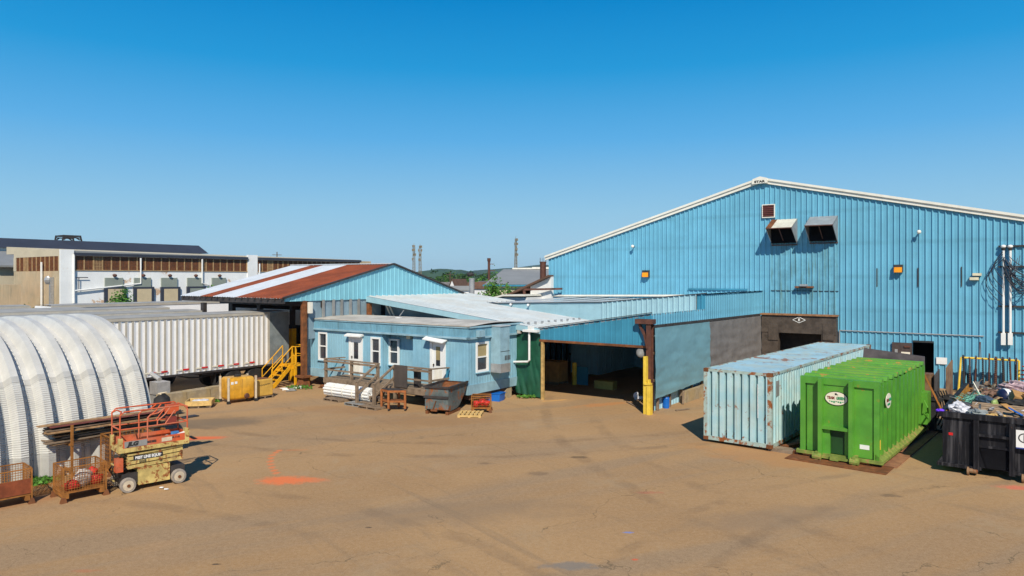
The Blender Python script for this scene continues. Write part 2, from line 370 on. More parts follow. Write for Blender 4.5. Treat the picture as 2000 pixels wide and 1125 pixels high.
# ------------------------------------------------------------------ ground
def ground_mat():
    m = bpy.data.materials.new('brown_worn_asphalt'); m.use_nodes = True; nt = m.node_tree; p = nt.nodes['Principled BSDF']
    p.inputs['Roughness'].default_value = .9; p.inputs['Specular IOR Level'].default_value = .25
    tc = nt.nodes.new('ShaderNodeTexCoord').outputs['Object']
    c = mixc(nt, ramp(nt, noi(nt, tc, .11, 6, .6), .35, .65), (.338, .192, .078), (.425, .252, .108))
    # long scuffed lanes where lorries turn
    mp = nt.nodes.new('ShaderNodeMapping'); mp.inputs['Rotation'].default_value = (0, 0, R(62)); nt.links.new(tc, mp.inputs[0])
    lane = noi(nt, mp.outputs[0], .16, 5, .6, (3.2, .35, 1), .6)
    c = mixc(nt, math_(nt, 'MULTIPLY', ramp(nt, lane, .45, .66), .6), c, (.25, .18, .115))
    c = mixc(nt, math_(nt, 'MULTIPLY', ramp(nt, noi(nt, tc, .55, 6, .7), .52, .72), .45), c, (.40, .24, .12))
    # aggregate speckle
    c = mixc(nt, math_(nt, 'MULTIPLY', ramp(nt, noi(nt, tc, 9, 4, .85), .40, .66), .32), c, (.55, .38, .21))
    c = mixc(nt, math_(nt, 'MULTIPLY', ramp(nt, noi(nt, tc, 6.5, 4, .85, None, .3), .52, .70), .36), c, (.22, .13, .06))
    mp2 = nt.nodes.new('ShaderNodeMapping'); mp2.inputs['Rotation'].default_value = (0, 0, R(-38)); nt.links.new(tc, mp2.inputs[0])
    c = mixc(nt, math_(nt, 'MULTIPLY', ramp(nt, noi(nt, mp2.outputs[0], .5, 6, .7, (2.6, .22, 1), .8), .55, .72), .42), c, (.21, .145, .085))
    c = mixc(nt, math_(nt, 'MULTIPLY', ramp(nt, noi(nt, tc, .28, 7, .72, None, .6), .54, .66), .35), c, (.40, .30, .18))
    sp = noi(nt, tc, 34, 3, .8)
    c = mixc(nt, math_(nt, 'MULTIPLY', ramp(nt, sp, .42, .68), .55), c, (.46, .33, .21))
    c = mixc(nt, math_(nt, 'MULTIPLY', ramp(nt, noi(nt, tc, 21, 3, .8), .58, .72), .45), c, (.19, .13, .08))
    # tyre sweeps and an old patch
    def sweep(px, py, rad, wd, s_):
        nonlocal c
        x, y = gp(px, py) if isinstance(px, int) else (px, py)
        v = nt.nodes.new('ShaderNodeVectorMath'); v.operation = 'SUBTRACT'; nt.links.new(tc, v.inputs[0]); v.inputs[1].default_value = (x, y, 0)
        l = nt.nodes.new('ShaderNodeVectorMath'); l.operation = 'LENGTH'; nt.links.new(v.outputs[0], l.inputs[0])
        for dr in (0, 1.9):
            d = math_(nt, 'ABSOLUTE', math_(nt, 'SUBTRACT', math_(nt, 'ADD', l.outputs['Value'], math_(nt, 'MULTIPLY', noi(nt, tc, .35, 2), .8)), rad + dr))
            f = math_(nt, 'SUBTRACT', 1.0, ramp(nt, d, wd * .3, wd))
            c = mixc(nt, math_(nt, 'MULTIPLY', math_(nt, 'MULTIPLY', f, ramp(nt, noi(nt, tc, .45, 5, .7), .42, .6)), s_), c, (.17, .11, .065))
    sweep(-14.0, 2.0, 17.5, .30, .30); sweep(16.0, 6.0, 15.0, .28, .28); sweep(-2.0, 46.0, 21.0, .30, .35); sweep(30.0, 30.0, 27.0, .35, .30)
    # cracks
    def cracks(scale, wd, th, seed):
        wv = nt.nodes.new('ShaderNodeTexNoise'); wv.inputs['Scale'].default_value = .8; wv.inputs['Detail'].default_value = 6
        nt.links.new(tc, wv.inputs['Vector'])
        ad = nt.nodes.new('ShaderNodeVectorMath'); ad.operation = 'MULTIPLY_ADD'
        nt.links.new(wv.outputs['Color'], ad.inputs[0]); ad.inputs[1].default_value = (1.9, 1.9, 0); nt.links.new(tc, ad.inputs[2])
        of = nt.nodes.new('ShaderNodeVectorMath'); of.operation = 'ADD'; nt.links.new(ad.outputs[0], of.inputs[0]); of.inputs[1].default_value = (seed, seed * 1.7, 0)
        vo = nt.nodes.new('ShaderNodeTexVoronoi'); vo.feature = 'DISTANCE_TO_EDGE'; vo.voronoi_dimensions = '2D'; vo.inputs['Scale'].default_value = scale
        nt.links.new(of.outputs[0], vo.inputs['Vector'])
        e = math_(nt, 'SUBTRACT', 1.0, ramp(nt, vo.outputs['Distance'], wd * .3, wd))
        return math_(nt, 'MULTIPLY', e, ramp(nt, noi(nt, of.outputs[0], .22, 3), th, th + .1))
    c = mixc(nt, math_(nt, 'MULTIPLY', cracks(.14, .0028, .42, 3.0), .55), c, (.12, .09, .05))
    c = mixc(nt, math_(nt, 'MULTIPLY', cracks(.42, .005, .52, 11.0), .45), c, (.13, .09, .05))
    def spot(px, py, rx, ry, rot, col, strength, rag=.9, sc=3.0, inner=.35):
        nonlocal c
        x, y = gp(px, py)
        m_ = nt.nodes.new('ShaderNodeMapping'); m_.vector_type = 'TEXTURE'
        m_.inputs['Location'].default_value = (x, y, 0); m_.inputs['Rotation'].default_value = (0, 0, R(rot)); m_.inputs['Scale'].default_value = (rx, ry, 1)
        nt.links.new(tc, m_.inputs[0])
        l = nt.nodes.new('ShaderNodeVectorMath'); l.operation = 'LENGTH'; nt.links.new(m_.outputs[0], l.inputs[0])
        n_ = noi(nt, tc, sc, 5, .7)
        d = math_(nt, 'ADD', l.outputs['Value'], math_(nt, 'MULTIPLY', math_(nt, 'SUBTRACT', n_, .5), rag * 2))
        f = math_(nt, 'SUBTRACT', 1.0, ramp(nt, d, inner, 1.0))
        c = mixc(nt, math_(nt, 'MULTIPLY', f, strength), c, col)
    OR = (.80, .19, .06)
    spot(556, 938, .95, .60, 0, OR, .85, .8, 3.5, .35)
    spot(610, 938, .6, .35, 0, OR, .5, .8, 4)
    for q_ in ((545, 880), (538, 884), (532, 889), (529, 895), (528, 901), (529, 907), (531, 913), (535, 919), (539, 924)): spot(*q_, .16, .2, 0, OR, .6, .7, 6, .3)
    spot(578, 879, .5, .1, 5, OR, .3, .9, 5)
    spot(388, 856, 1.3, .42, 8, (.80, .15, .05), .8, .5, 2)
    spot(1268, 962, .5, .16, 0, (.45, .12, .08), .4, 1, 5)
    spot(165, 1115, .4, .1, 0, (.5, .16, .08), .4, 1, 5)
    spot(1227, 1040, .16, .07, 0, (.10, .25, .7), .6, .9, 8)
    spot(1985, 952, .7, .3, -10, (.75, .15, .10), .6, .9, 3)
    spot(1240, 1093, .1, .06, 0, (.7, .1, .04), .7, .8, 8)
    spot(1115, 1105, .75, .3, 0, (.19, .185, .17), .7, .8, 3)
    spot(1500, 890, 3.6, 1.6, -35, (.46, .22, .08), .55, .9, 1.1)
    spot(1330, 820, 2.6, 1.2, -40, (.46, .27, .13), .55, .9, 1.2)
    spot(1070, 785, 2.0, .9, 10, (.48, .30, .15), .5, .9, 1.5)
    spot(1180, 790, 2.2, .5, 25, (.55, .22, .07), .5, .9, 2)
    spot(1085, 782, .9, .22, 25, (.70, .38, .12), .6, .8, 3)
    spot(860, 820, 4.2, 1.6, 5, (.30, .17, .08), .45, .9, .9)
    spot(690, 800, 4.0, 1.4, -5, (.33, .18, .08), .45, .9, .9)
    spot(130, 960, 3.5, .8, 52, (.36, .15, .06), .5, .8, 1.4)
    spot(1870, 800, 3.5, 2.5, 0, (.36, .16, .08), .5, .8, 1)
    spot(420, 825, 3.2, 1.6, 20, (.17, .12, .08), .45, .8, .8)
    spot(395, 828, 2.6, 1.1, 8, (.20, .15, .10), .55, .35, .6, .75)
    spot(1500, 1010, 3.0, .9, 20, (.27, .19, .12), .5, .8, .8)
    spot(900, 1000, 4.0, 1.2, 10, (.26, .18, .11), .45, .8, .7)
    spot(1130, 893, .45, .2, 0, (.06, .045, .03), .6, .8, 4)
    spot(947, 905, .35, .16, 0, (.10, .07, .05), .4, .8, 4)
    spot(1740, 968, .4, .2, 0, (.09, .07, .05), .5, .8, 4)
    spot(1050, 925, .5, .3, 0, (.12, .085, .06), .4, .8, 3)
    spot(422, 1102, .14, .05, 0, (.04, .035, .03), .8, .6, 6)
    spot(720, 1030, .12, .05, 0, (.05, .035, .03), .8, .6, 6)
    nt.links.new(c, p.inputs['Base Color'])
    b = nt.nodes.new('ShaderNodeBump'); b.inputs['Strength'].default_value = .35; b.inputs['Distance'].default_value = .015
    nt.links.new(noi(nt, tc, 30, 4, .8), b.inputs['Height']); nt.links.new(b.outputs[0], p.inputs['Normal'])
    return m
g = MB().sheet(lambda u, v: (-3500 + 7000 * u, -300 + 4200 * v, -.02), 40, 24).build('ground', M_('dry_ground', (.13, .13, .06), .95, 0, .3, .02))
tag(g, kind='structure')
g = MB().sheet(lambda u, v: (-75 + 145 * u, -14 + 90 * v, 0), 4, 4).build('yard_pavement', ground_mat()); tag(g, kind='structure')
g = MB().sheet(lambda u, v: (*gw(-150 + 75 * u, 5 + 140 * v), -.012), 2, 2).build('far_pavement', M_('grey_asphalt', (.12, .11, .10), .9, 0, .2, .5)); tag(g, kind='structure')
# weeds along wall feet: low ground cover
def weeds(name, spots, mt, n=60, s=.12):
    mb = MB()
    for (x, y, rx, ry, h) in spots:
        for _ in range(n):
            a = random.random() * 6.283; q = math.sqrt(random.random())
            cx, cy, cz = x + rx * q * math.cos(a), y + ry * q * math.sin(a), random.random() * h
            t = Vector((random.gauss(0, 1), random.gauss(0, 1), random.gauss(0, .6))).normalized()
            u = Vector((random.gauss(0, 1), random.gauss(0, 1), random.gauss(0, 1))).normalized() * s
            mb.face((cx - t.x*s, cy - t.y*s, cz), (cx + u.x*.4, cy + u.y*.4, cz + s), (cx + t.x*s, cy + t.y*s, cz + .02))
    o = mb.build(name, mt); tag(o, kind='stuff'); return o
sp = [(*gp(655, 762), .5, .3, .35), (*gp(690, 762), .6, .3, .3), (*gp(585, 760), .7, .3, .15), (*gp(1030, 778), .5, .2, .12),
      (*gp(385, 780), .25, .12, .3), (*gp(415, 786), .3, .12, .12), (*gp(84, 942), .5, .2, .12), (*gp(60, 950), .5, .2, .1)]
o = weeds('weeds', sp, M['leaf'], 90, .09); tag(o, 'low green weeds growing along foot of office trailer, concrete blocks and hut', 'weeds')

# ------------------------------------------------------------------ hills, far trees
def hill(name, mt, pts, Y, depth, label):
    mb = MB(); n = 90
    def top(px):
        for (x0, y0), (x1, y1) in zip(pts, pts[1:]):
            if x0 <= px <= x1:
                t = (px - x0) / (x1 - x0); t = t * t * (3 - 2 * t); return y0 + (y1 - y0) * t
        return pts[-1][1]
    x0, x1 = pts[0][0], pts[-1][0]
    def fn(u, v):
        px = x0 + (x1 - x0) * u; X = (px - 1000) / F * Y
        h = (YH - top(px)) / F * Y + CH + Y * .0012 * noise.noise(Vector((px * .06, 0, 1))) + Y * .0005 * noise.noise(Vector((px * .35, 3, 1)))
        s = math.sin(math.pi * v)
        return (X, Y + (v - .5) * depth, -.5 + max(0, h + .5) * s + s * Y * .0015 * noise.noise(Vector((X * .01, v * 5, 2))))
    mb.sheet(fn, n, 16); o = mb.build(name, mt, smooth=True); tag(o, kind='structure', label=label)
hill('hills', M['hill'], [(560, 543), (740, 538), (815, 531), (860, 525.5), (900, 527), (950, 537), (1000, 541), (1100, 545)], 2300, 700, 'near wooded hill left of the gap')
hill('hills', M['hill2'], [(700, 543), (900, 530), (1000, 523), (1070, 517), (1160, 510), (1400, 512), (1700, 520), (2300, 540)], 3300, 600, 'farther wooded ridge rising to the right')

def leafball(mb, c, rx, rz, n, s, seed):
    rnd = random.Random(seed)
    cl = [(rnd.gauss(0, .45), rnd.gauss(0, .45), rnd.gauss(0, .42)) for _ in range(max(5, n // 26))]
    for i in range(n):
        k = cl[i % len(cl)]; q = (k[0] + rnd.gauss(0, .17), k[1] + rnd.gauss(0, .17), k[2] + rnd.gauss(0, .15))
        p = Vector((c[0] + q[0] * rx, c[1] + q[1] * rx, c[2] + q[2] * rz))
        a = Vector((rnd.gauss(0, 1), rnd.gauss(0, 1), rnd.gauss(0, 1))).normalized() * s * rnd.uniform(.6, 1.3)
        b = a.cross(Vector((rnd.gauss(0, 1), rnd.gauss(0, 1), rnd.gauss(0, 1)))).normalized() * s * .6
        mb.face(p - a, p + b, p + a, p - b)
def tree(name, label, loc, h, rx, n, s, mt, group=None, low=.35, cat='tree', seed=0):
    o = thing(name, label, cat, loc, 0, group)
    rnd = random.Random(seed + 5); mb = MB(); mb.tube([(0, 0, 0), (.02*h, 0, h*.35), (0, .01*h, h*.8)], [h*.03, h*.02, h*.008], 6)
    for _ in range(5):
        a = rnd.random() * 6.28; mb.tube([(0, 0, h*rnd.uniform(.25, .5)), (math.cos(a)*rx*.6, math.sin(a)*rx*.6, h*rnd.uniform(.6, .85))], [h*.012, h*.004], 5)
    mb.build('trunk', M['bark'], o)
    mb = MB(); leafball(mb, (0, 0, h * (low + 1) / 2), rx, h * (1 - low) * .55, n, s, seed); mb.build('crown', mt, o)
    return o
# bushes and trees near the buildings
x, y = gw(*pk(235, 600, a=-56, b=None)[:2]); tree('leafy_bush', 'round bright green bush sticking up behind the parked trailer roofs', (x, y), 4.75, 1.0, 3200, .10, M['leaf'], low=.3, cat='bush', seed=1)
def tat(px, pt, Y, rx, n, s, mt, label, seed, low=.35, group=None, name='tree'):
    X = (px - 1000) / F * Y; h = CH + (YH - pt) / F * Y
    return tree(name, label, (X, Y), h, rx, n, s, mt, group, low, seed=seed)
tat(415, 553, 95, 1.6, 500, .18, M['leaf'], 'small green sapling in front of dock doors beside rusty canopy roof', 2, .5)
tat(52, 585, 80, 1.4, 400, .16, M['leafy'], 'yellowish bush at foot of stained tan wall on far left', 3, .1)
tat(964, 560, 78, 1.25, 5000, .13, M['leaf'], 'conifer-like pointed green tree before the beige shed wall', 4, .15, name='conifer_tree')
tat(994, 562, 76, 0.8, 700, .12, M['leaf'], 'thin green sapling against the beige shed wall', 5, .4)
far = [(800, 540, 420), (822, 541, 410), (842, 538, 400), (866, 532, 380), (884, 530, 370), (897, 536, 390), (912, 541, 380), (928, 540, 420), (941, 538, 400), (957, 540, 370),
       (969, 538, 400), (982, 540, 430), (995, 537, 400), (1010, 539, 420), (1032, 541, 400), (1052, 538, 390), (875, 546, 330), (903, 549, 320), (932, 549, 335), (950, 550, 325)]
nm = ['left edge of the gap', 'second from left, low', 'beside tall clump on its left', 'tallest clump, left half', 'tallest clump, right half', 'just right of tallest clump', 'low, above grey house roofs',
      'dark, left of steel exhaust stack', 'dark, behind the steel exhaust stack', 'at foot of brown chimney stack, left side', 'at foot of brown chimney stack, right side', 'left of beige shed ridge', 'behind left end of shed roof',
      'behind the single tall mast', 'behind middle of shed roof', 'behind dark flue pipe', 'front row, left, near white gabled house', 'front row, above red shed', 'front row, above white houses', 'front row, left of shed eave']
for i, (px, pt, Y) in enumerate(far):
    tat(px, pt, Y, 5.5 + (i % 3), 420, .75, M['leafdk'] if i % 3 else M['leaf'], 'distant dark green tree, ' + nm[i], 20 + i, .12, 'distant trees below the hills')

# ------------------------------------------------------------------ masts and stacks
def mast(px, pt, Y, wpx, label, taper=.35):
    X = (px - 1000) / F * Y; h = CH + (YH - pt) / F * Y; wd = wpx / F * Y
    o = thing('lattice_mast', label, 'mast', (X, Y), R(20)); mb = MB(); n = 16
    def cr(t): q = wd / 2 * (1 - taper * t); return [(-q, -q, h*t), (q, -q, h*t), (q, q, h*t), (-q, q, h*t)]
    for k in range(4): mb.bar(cr(0)[k], cr(1)[k], wd * .10)
    for i in range(n):
        a, b = cr(i / n), cr((i + 1) / n)
        for k in range(4):
            mb.bar(a[k], b[(k+1) % 4], wd * .05); mb.bar(a[(k+1) % 4], b[k], wd * .05); mb.bar(b[k], b[(k+1) % 4], wd * .045)
    mb.build('frame', M['mast'], o)
    mb = MB(); rnd = random.Random(int(px))
    for t in (.98, .9, .8, .7):
        for _ in range(2):
            a = rnd.random() * 6.28; mb.box(wd*.55*math.cos(a) - .2, wd*.55*math.sin(a) - .2, h*t - .5, wd*.55*math.cos(a) + .25, wd*.55*math.sin(a) + .25, h*t + .5)
    mb.tube([(0, 0, h), (0, 0, h * 1.04)], wd * .06, 5); mb.build('antenna', M['mast'], o)
mast(808.5, 479, 300, 5.2, 'left one of the two lattice masts behind blue gable roof')
mast(820.5, 480, 300, 5.2, 'right one of the two lattice masts behind blue gable roof')
mast(1007.5, 466, 300, 6, 'single tall lattice mast rising behind the grey roofed beige shed', .6)
def pole(px, pt, Y, label):
    X = (px - 1000) / F * Y; h = CH + (YH - pt) / F * Y; o = thing('utility_pole', label, 'pole', (X, Y), .4, 'utility poles in the gap'); MB().tube([(0, 0, 0), (0, 0, h)], [.22, .14], 6).build('shaft', M['bark'], o); MB().bar((-1.2, 0, h - .8), (1.2, 0, h - .8), .14).bar((-1.0, 0, h - 1.8), (1.0, 0, h - 1.8), .12).build('crossarm', M['bark'], o)
pole(879, 531, 210, 'wooden utility pole rising before the tallest distant trees')
pole(965, 542, 150, 'short utility pole between brown stack and beige shed')
pole(541, 492, 190, 'thin pole sticking up behind the white warehouse pilaster')
def stack(name, label, px, pt, Y, wpx, mt, base=0, cap=None):
    X = (px - 1000) / F * Y; h = CH + (YH - pt) / F * Y; r = wpx / 2 / F * Y
    o = thing(name, label, 'chimney', (X, Y, base)); MB().lathe((0, 0, 0), [(r*1.05, 0), (r, .2), (r, h*.5 - base), (r, h - base - .12), (r*1.1, h - base - .1), (r*1.1, h - base), (r*.8, h - base), (r*.8, h - base - .4)], 16).build('pipe', mt, o, smooth=False)
    return o, h - base, r
o, h, r = stack('brown_stack', 'slim rust brown stack with brackets, left of beige shed', 955, 510, 120, 5, M['brownsteel'])
mb = MB(); mb.bar((0, 0, h - .5), (.9, 0, h - .5), .1); mb.bar((0, 0, h - 1.6), (1.0, 0, h - 1.6), .1); mb.lathe((0, 0, h), [(.3, 0), (.3, .5)], 8); mb.build('bracket', M['brownsteel'], o)
o, h, r = stack('exhaust_stack', 'silver galvanised exhaust stack with rusty lip in front of houses', 921.5, 543.5, 54, 10.5, M['galv'], 0)
mb = MB()
for k in range(14): mb.lathe((0, 0, h - .2 - k * .35), [(r * 1.03, 0), (r * 1.03, .03)], 16)
mb.build('seam', M['galv'], o)
mb = MB().blob((-.1, 0, h + .28), (.32, .3, .18), 7, 5, .6, 3); mb.build('rain_cap', M['darksteel'], o)
o, h, r = stack('flue_pipe', 'dark brown flue pipe standing on white shed roof beside big blue wall', 1060.5, 511, 58, 12, M['brownsteel'], 3)
mb = MB()
for k in range(8):
    a = k * .785; mb.bar((r*math.cos(a), r*math.sin(a), h), (r*math.cos(a), r*math.sin(a), h + .32), .018)
mb.build('spike', M['brownsteel'], o)

# ------------------------------------------------------------------ houses and low buildings in the gap
def house(px, pt, Y, wpx, hwall, rmat, label, wmat='whitewall', dep=8, gable=True, rz=.3, grp='distant houses'):
    X = (px - 1000) / F * Y; h = CH + (YH - pt) / F * Y; wd = wpx / F * Y
    o = thing('house', label, 'house', (X, Y), rz, grp); hw = h * hwall
    mb = MB(); mb.prism([(-wd/2, 0, 0), (wd/2, 0, 0), (wd/2, 0, hw), (0, 0, h), (-wd/2, 0, hw)], (0, dep, 0)); mb.build('wall', M[wmat], o)
    mb = MB()
    for s in (-1, 1): mb.prism([(0, -.2, h + .05), (s*(wd/2 + .3), -.2, hw - .1), (s*(wd/2 + .3), -.2, hw + .12), (0, -.2, h + .3)], (0, dep + .4, 0))
    mb.build('roof', M[rmat], o)
    for sx in (-.22, .22):
        MB().box(sx*wd - .45, -.06, hw*.45, sx*wd + .45, .02, hw*.45 + 1.2).build('window', M['glass'], o)
    return o
house(883, 547, 190, 13, .6, 'brownroof', 'small white gabled house on the left of the gap', rz=-.4)
house(912, 553, 200, 22, .72, 'houseroof', 'wide grey roofed house left of the red shed', dep=10, rz=1.2)
house(935, 553, 210, 9, .65, 'houseroof', 'narrow white house touching the red shed', rz=.1)
o = house(946, 553, 205, 8, .62, 'hredroof', 'small bright red shed among the distant houses', 'hredroof', dep=5, rz=.2)
house(962, 551, 180, 11, .6, 'houseroof', 'white gabled house with dark window right of steel stack', rz=.5)
house(985, 553, 175, 20, .7, 'brownroof', 'brown roofed house next to the beige shed', dep=10, rz=1.1)
house(918, 561, 150, 26, .85, 'gyroof', 'long low pale roofed house below the row of houses', dep=6, rz=1.45)
o = thing('flat_block', 'low white flat roofed block seen right of steel exhaust stack', 'building', ((962 - 1000) / F * 100, 100), -.3)
mb = MB(); mb.box(-2.2, 0, 0, 1.6, 5, 3.4); mb.box(-.8, .3, 3.4, 1.6, 4, 4.3); mb.build('wall', M['whitewall'], o)
mb = MB(); mb.box(-2.3, -.1, 3.4, -.85, 5.1, 3.55); mb.box(-.9, .2, 4.3, 1.7, 4.1, 4.42); mb.build('roof', M['trimwhite'], o)
MB().box(-1.9, -.05, 1, -1.2, .02, 2).build('window', M['glass'], o)

# ------------------------------------------------------------------ big blue metal building on the right
FB = pk(1847, 759, z=0)[1]
aL, _, zL = pk(1072, 506, b=FB); aR, _, zR = pk(1487, 357, b=FB); aE = 6.0; zE = pk(2000, 432, b=FB)
slR = (zR - zE[2]) / (zE[0] - aR)
def ftop(a): return zL + (zR - zL) * (a - aL) / (aR - aL) if a <= aR else zR - slR * (a - aR)
def fa(px, py=560): return pk(px, py, b=FB)[0]
def fz(px, py): return pk(px, py, b=FB)[2]
FP = lambda s, d, z: (s, FB - d, z)
RIB = [(0, 0), (.30, 0), (.33, .012), (.37, 0), (.70, 0), (.75, .070), (.83, .070), (1.0, 0)]
T = gthing('warehouse', 'big light blue ribbed metal warehouse with white roof trim on the right', 'building', aR, FB)
dk0, dk1, dkz = fa(1523), fa(1608), fz(1565, 650)
dr0, dr1, drz = fa(1783), fa(1824), fz(1803, 669)
s0, s1 = fa(1506), fa(1638); sz0 = fz(1570, 613); sz1 = fz(1570, 478)
holes = [(dk0, dk1, -1, dkz), (dr0, dr1, -1, drz)]
pg0, pg1 = -19.2, -13.5
mb = MB()
clad(mb, FP, aL, aE, 0, ftop, .305, RIB, holes + [(s0, s1, sz0, sz1), (pg0, pg1 - .1, -1, 3.3)])
mb.build('front_wall', M['facade'], T)
mb = MB(); clad(mb, FP, s0, s1, sz0, sz1, .305, RIB); mb.build('stained_wall', M['facade_stain'], T, label='streaked greenish stained panels above dock')
mb = MB(); mb.box(s0, FB - .055, (sz0 + sz1) * .44, s1, FB - .02, (sz0 + sz1) * .44 + .03); mb.build('seam', M['darksteel'], T)
DP = 55
mb = MB()
mb.face((aL, FB, 0), (aL, FB + DP, 0), (aL, FB + DP, zL), (aL, FB, zL)); mb.face((aE, FB, 0), (aE, FB + DP, 0), (aE, FB + DP, ftop(aE)), (aE, FB, ftop(aE)))
mb.face((aL, FB + DP, 0), (aE, FB + DP, 0), (aE, FB + DP, ftop(aE)), (aR, FB + DP, zR), (aL, FB + DP, zL))
mb.build('side_wall', M['facade'], T)
mb = MB()
for (a0, a1) in ((aL - .15, aR), (aR, aE + .2)):
    z0, z1 = ftop(a0) + .1, ftop(a1) + .1
    mb.hexa([(a0, FB - .1, z0), (a1, FB - .1, z1), (a1, FB + DP, z1), (a0, FB + DP, z0), (a0, FB - .1, z0 + .08), (a1, FB - .1, z1 + .08), (a1, FB + DP, z1 + .08), (a0, FB + DP, z0 + .08)])
mb.build('roof', M['roof_gray'], T)
mb = MB()
for (a0, a1) in ((aL - .25, aR), (aR, aE)):
    for (d0, d1, q0, q1) in ((.05, .16, -.02, .17), (.05, .24, .175, .31)):
        z0, z1 = ftop(a0), ftop(a1)
        mb.hexa([(a0, FB - d1, z0 + q0), (a1, FB - d1, z1 + q0), (a1, FB - d0, z1 + q0), (a0, FB - d0, z0 + q0), (a0, FB - d1, z0 + q1), (a1, FB - d1, z1 + q1), (a1, FB - d0, z1 + q1), (a0, FB - d0, z0 + q1)])
mb.build('roof_trim', M['trimwhite'], T)
mb = MB(); mb.prism([(aR - .5, FB - .30, zR - .08), (aR + .45, FB - .30, zR - .06), (aR + .42, FB - .30, zR + .24), (aR + .0, FB - .30, zR + .36), (aR - .45, FB - .30, zR + .22)], (0, .12, 0)); mb.build('ridge_cap', M['trimwhite'], T)
text('STAR', .18, M['ink'], T, axes((aR - .02, FB - .31, zR + .04), (1, 0, 0), (0, 0, 1)), bold=.008, wide=1.5)
# exhaust hoods
def hood(x0, x1, yt, yb, ov, label, topm, rusty):
    a0, a1 = fa(x0, 450), fa(x1, 450); zt = fz(x1, yt); zb = fz(x1, yb)
    d = 1.3; zo = zt - .58
    mb = MB()
    mb.hexa([(a0, FB - d, zo - .03), (a1, FB - d, zo - .03), (a1, FB - .03, zt - .03), (a0, FB - .03, zt - .03), (a0, FB - d, zo), (a1, FB - d, zo), (a1, FB - .03, zt), (a0, FB - .03, zt)])
    o = mb.build('exhaust_hood', topm, T, label=label)
    for a in (a0, a1):
        MB().prism([(a, FB - .03, zt), (a, FB - d, zo), (a, FB - d - .01, zo - .05), (a, FB - .03, zb)], (.03 if a == a0 else -.03, 0, 0)).build('side_panel', M['galv'], o)
    mb = MB(); mb.box(a0 + .03, FB - .32, zb + .12, a1 - .03, FB - .05, zt - .25); mb.build('opening_shade', M['dark'], o)  # dark box: shade of the hood opening put into the colour
    mb = MB(); mb.bar(((a0 + a1)/2, FB - d + .05, zo - .06), ((a0 + a1)/2, FB - .1, zb + .1), .04); mb.bar((a0, FB - d, zo - .03), (a1, FB - d, zo - .03), .05); mb.bar((a0, FB - .06, zb), (a1, FB - .06, zb), .06)
    mb.build('frame', M['brownsteel'], o)
    if rusty: MB().hexa([(a0 - .005, FB - d - .003, zo + .002), (a0 + .32, FB - d - .003, zo + .002), (a0 + .32, FB - .03, zt + .004), (a0 - .005, FB - .03, zt + .004), (a0 - .005, FB - d - .003, zo + .008), (a0 + .32, FB - d - .003, zo + .008), (a0 + .32, FB - .03, zt + .01), (a0 - .005, FB - .03, zt + .01)]).build('rust_patch', M['rust'], o)
hood(1508, 1558, 427, 478, 1.3, 'rust edged white exhaust hood, left of two', M_('stained_hood_top', (.62, .60, .50), .6, 0, .15, 2, rust=.3, rs=2), True)
hood(1582, 1637, 421, 474, 1.3, 'clean grey exhaust hood, right of two', M['galv'], False)
a0, a1, z0, z1 = fa(1491), fa(1513), fz(1500, 424), fz(1500, 401)
lv = MB().box(a0, FB - .10, z0, a1, FB - .045, z1).build('louvre', M['maroon'], T)
mb = MB()
for s in ((a0 - .05, z0 - .05, a1 + .05, z0), (a0 - .05, z1, a1 + .05, z1 + .05), (a0 - .05, z0, a0, z1), (a1, z0, a1 + .05, z1)): mb.box(s[0], FB - .14, s[1], s[2], FB - .04, s[3])
mb.build('frame', M['trimwhite'], lv)
mb = MB()
for k in range(6): q = z0 + (k + .5) * (z1 - z0) / 6; mb.bar((a0, FB - .13, q), (a1, FB - .13, q), .05, .025)
mb.build('slat', M['maroon'], lv)
def wall_box(name, x0, x1, y0, y1, d, m, label=None, d0=.045):
    a0, a1 = fa(x0, (y0+y1)/2), fa(x1, (y0+y1)/2); z0, z1 = fz((x0+x1)/2, y1), fz((x0+x1)/2, y0)
    return MB().box(a0, FB - d, z0, a1, FB - d0, z1).build(name, m, T, label=label), a0, a1, z0, z1
for k, (x0, x1, y0, y1) in enumerate(((1257.5, 1270, 528, 541), (1747, 1764, 517, 532))):
    o, a0, a1, z0, z1 = wall_box('floodlight', x0, x1, y0, y1, .28, M['darksteel'], ('amber floodlight on left part of wall', 'amber floodlight on right part of wall')[k])
    mb = MB(); zm = z0 + (z1 - z0) * .66
    mb.hexa([(a0+.02, FB-.36, z0), (a1-.02, FB-.36, z0), (a1-.02, FB-.285, z0), (a0+.02, FB-.285, z0), (a0+.02, FB-.31, zm), (a1-.02, FB-.31, zm), (a1-.02, FB-.285, zm), (a0+.02, FB-.285, zm)])
    mb.build('lens', M['amber'], o)
for k, (px, py, s) in enumerate(((1240, 481, .11), (1796.5, 453, .11))):
    a, z = fa(px, py), fz(px, py)
    o = MB().tube([(a, FB - .05, z), (a, FB - .3, z - .02)], .04, 8).build('dome_light', M['galv'], T, label=('small round light on left part of wall', 'small round light right of hoods')[k])
    MB().blob((a, FB - .36, z - .02), (s, s, s), 10, 8, 0).build('globe', M['trimwhite'], o, smooth=True)
for (x0, x1, y0, y1) in ((1900, 1917.5, 533.5, 538.5), (1894.5, 1912, 541.5, 547)): wall_box('twin_lamp', x0, x1, y0, y1, .30, M['beige'])
for x0, (y0, y1) in ((1713, (524, 560)), (1793, (523, 560)), (1878, (521, 560))): wall_box('wall_slot', x0 - 1, x0 + 1.2, y0, y1, .055, M['darksteel'])
o, a0, a1, z0, z1 = wall_box('lamp_bracket', 1555, 1590, 559, 562, .35, M['rust']); MB().box((a0+a1)/2 - .2, FB - .45, z1, (a0+a1)/2 + .2, FB - .2, z1 + .12).build('lamp', M['galv'], o)
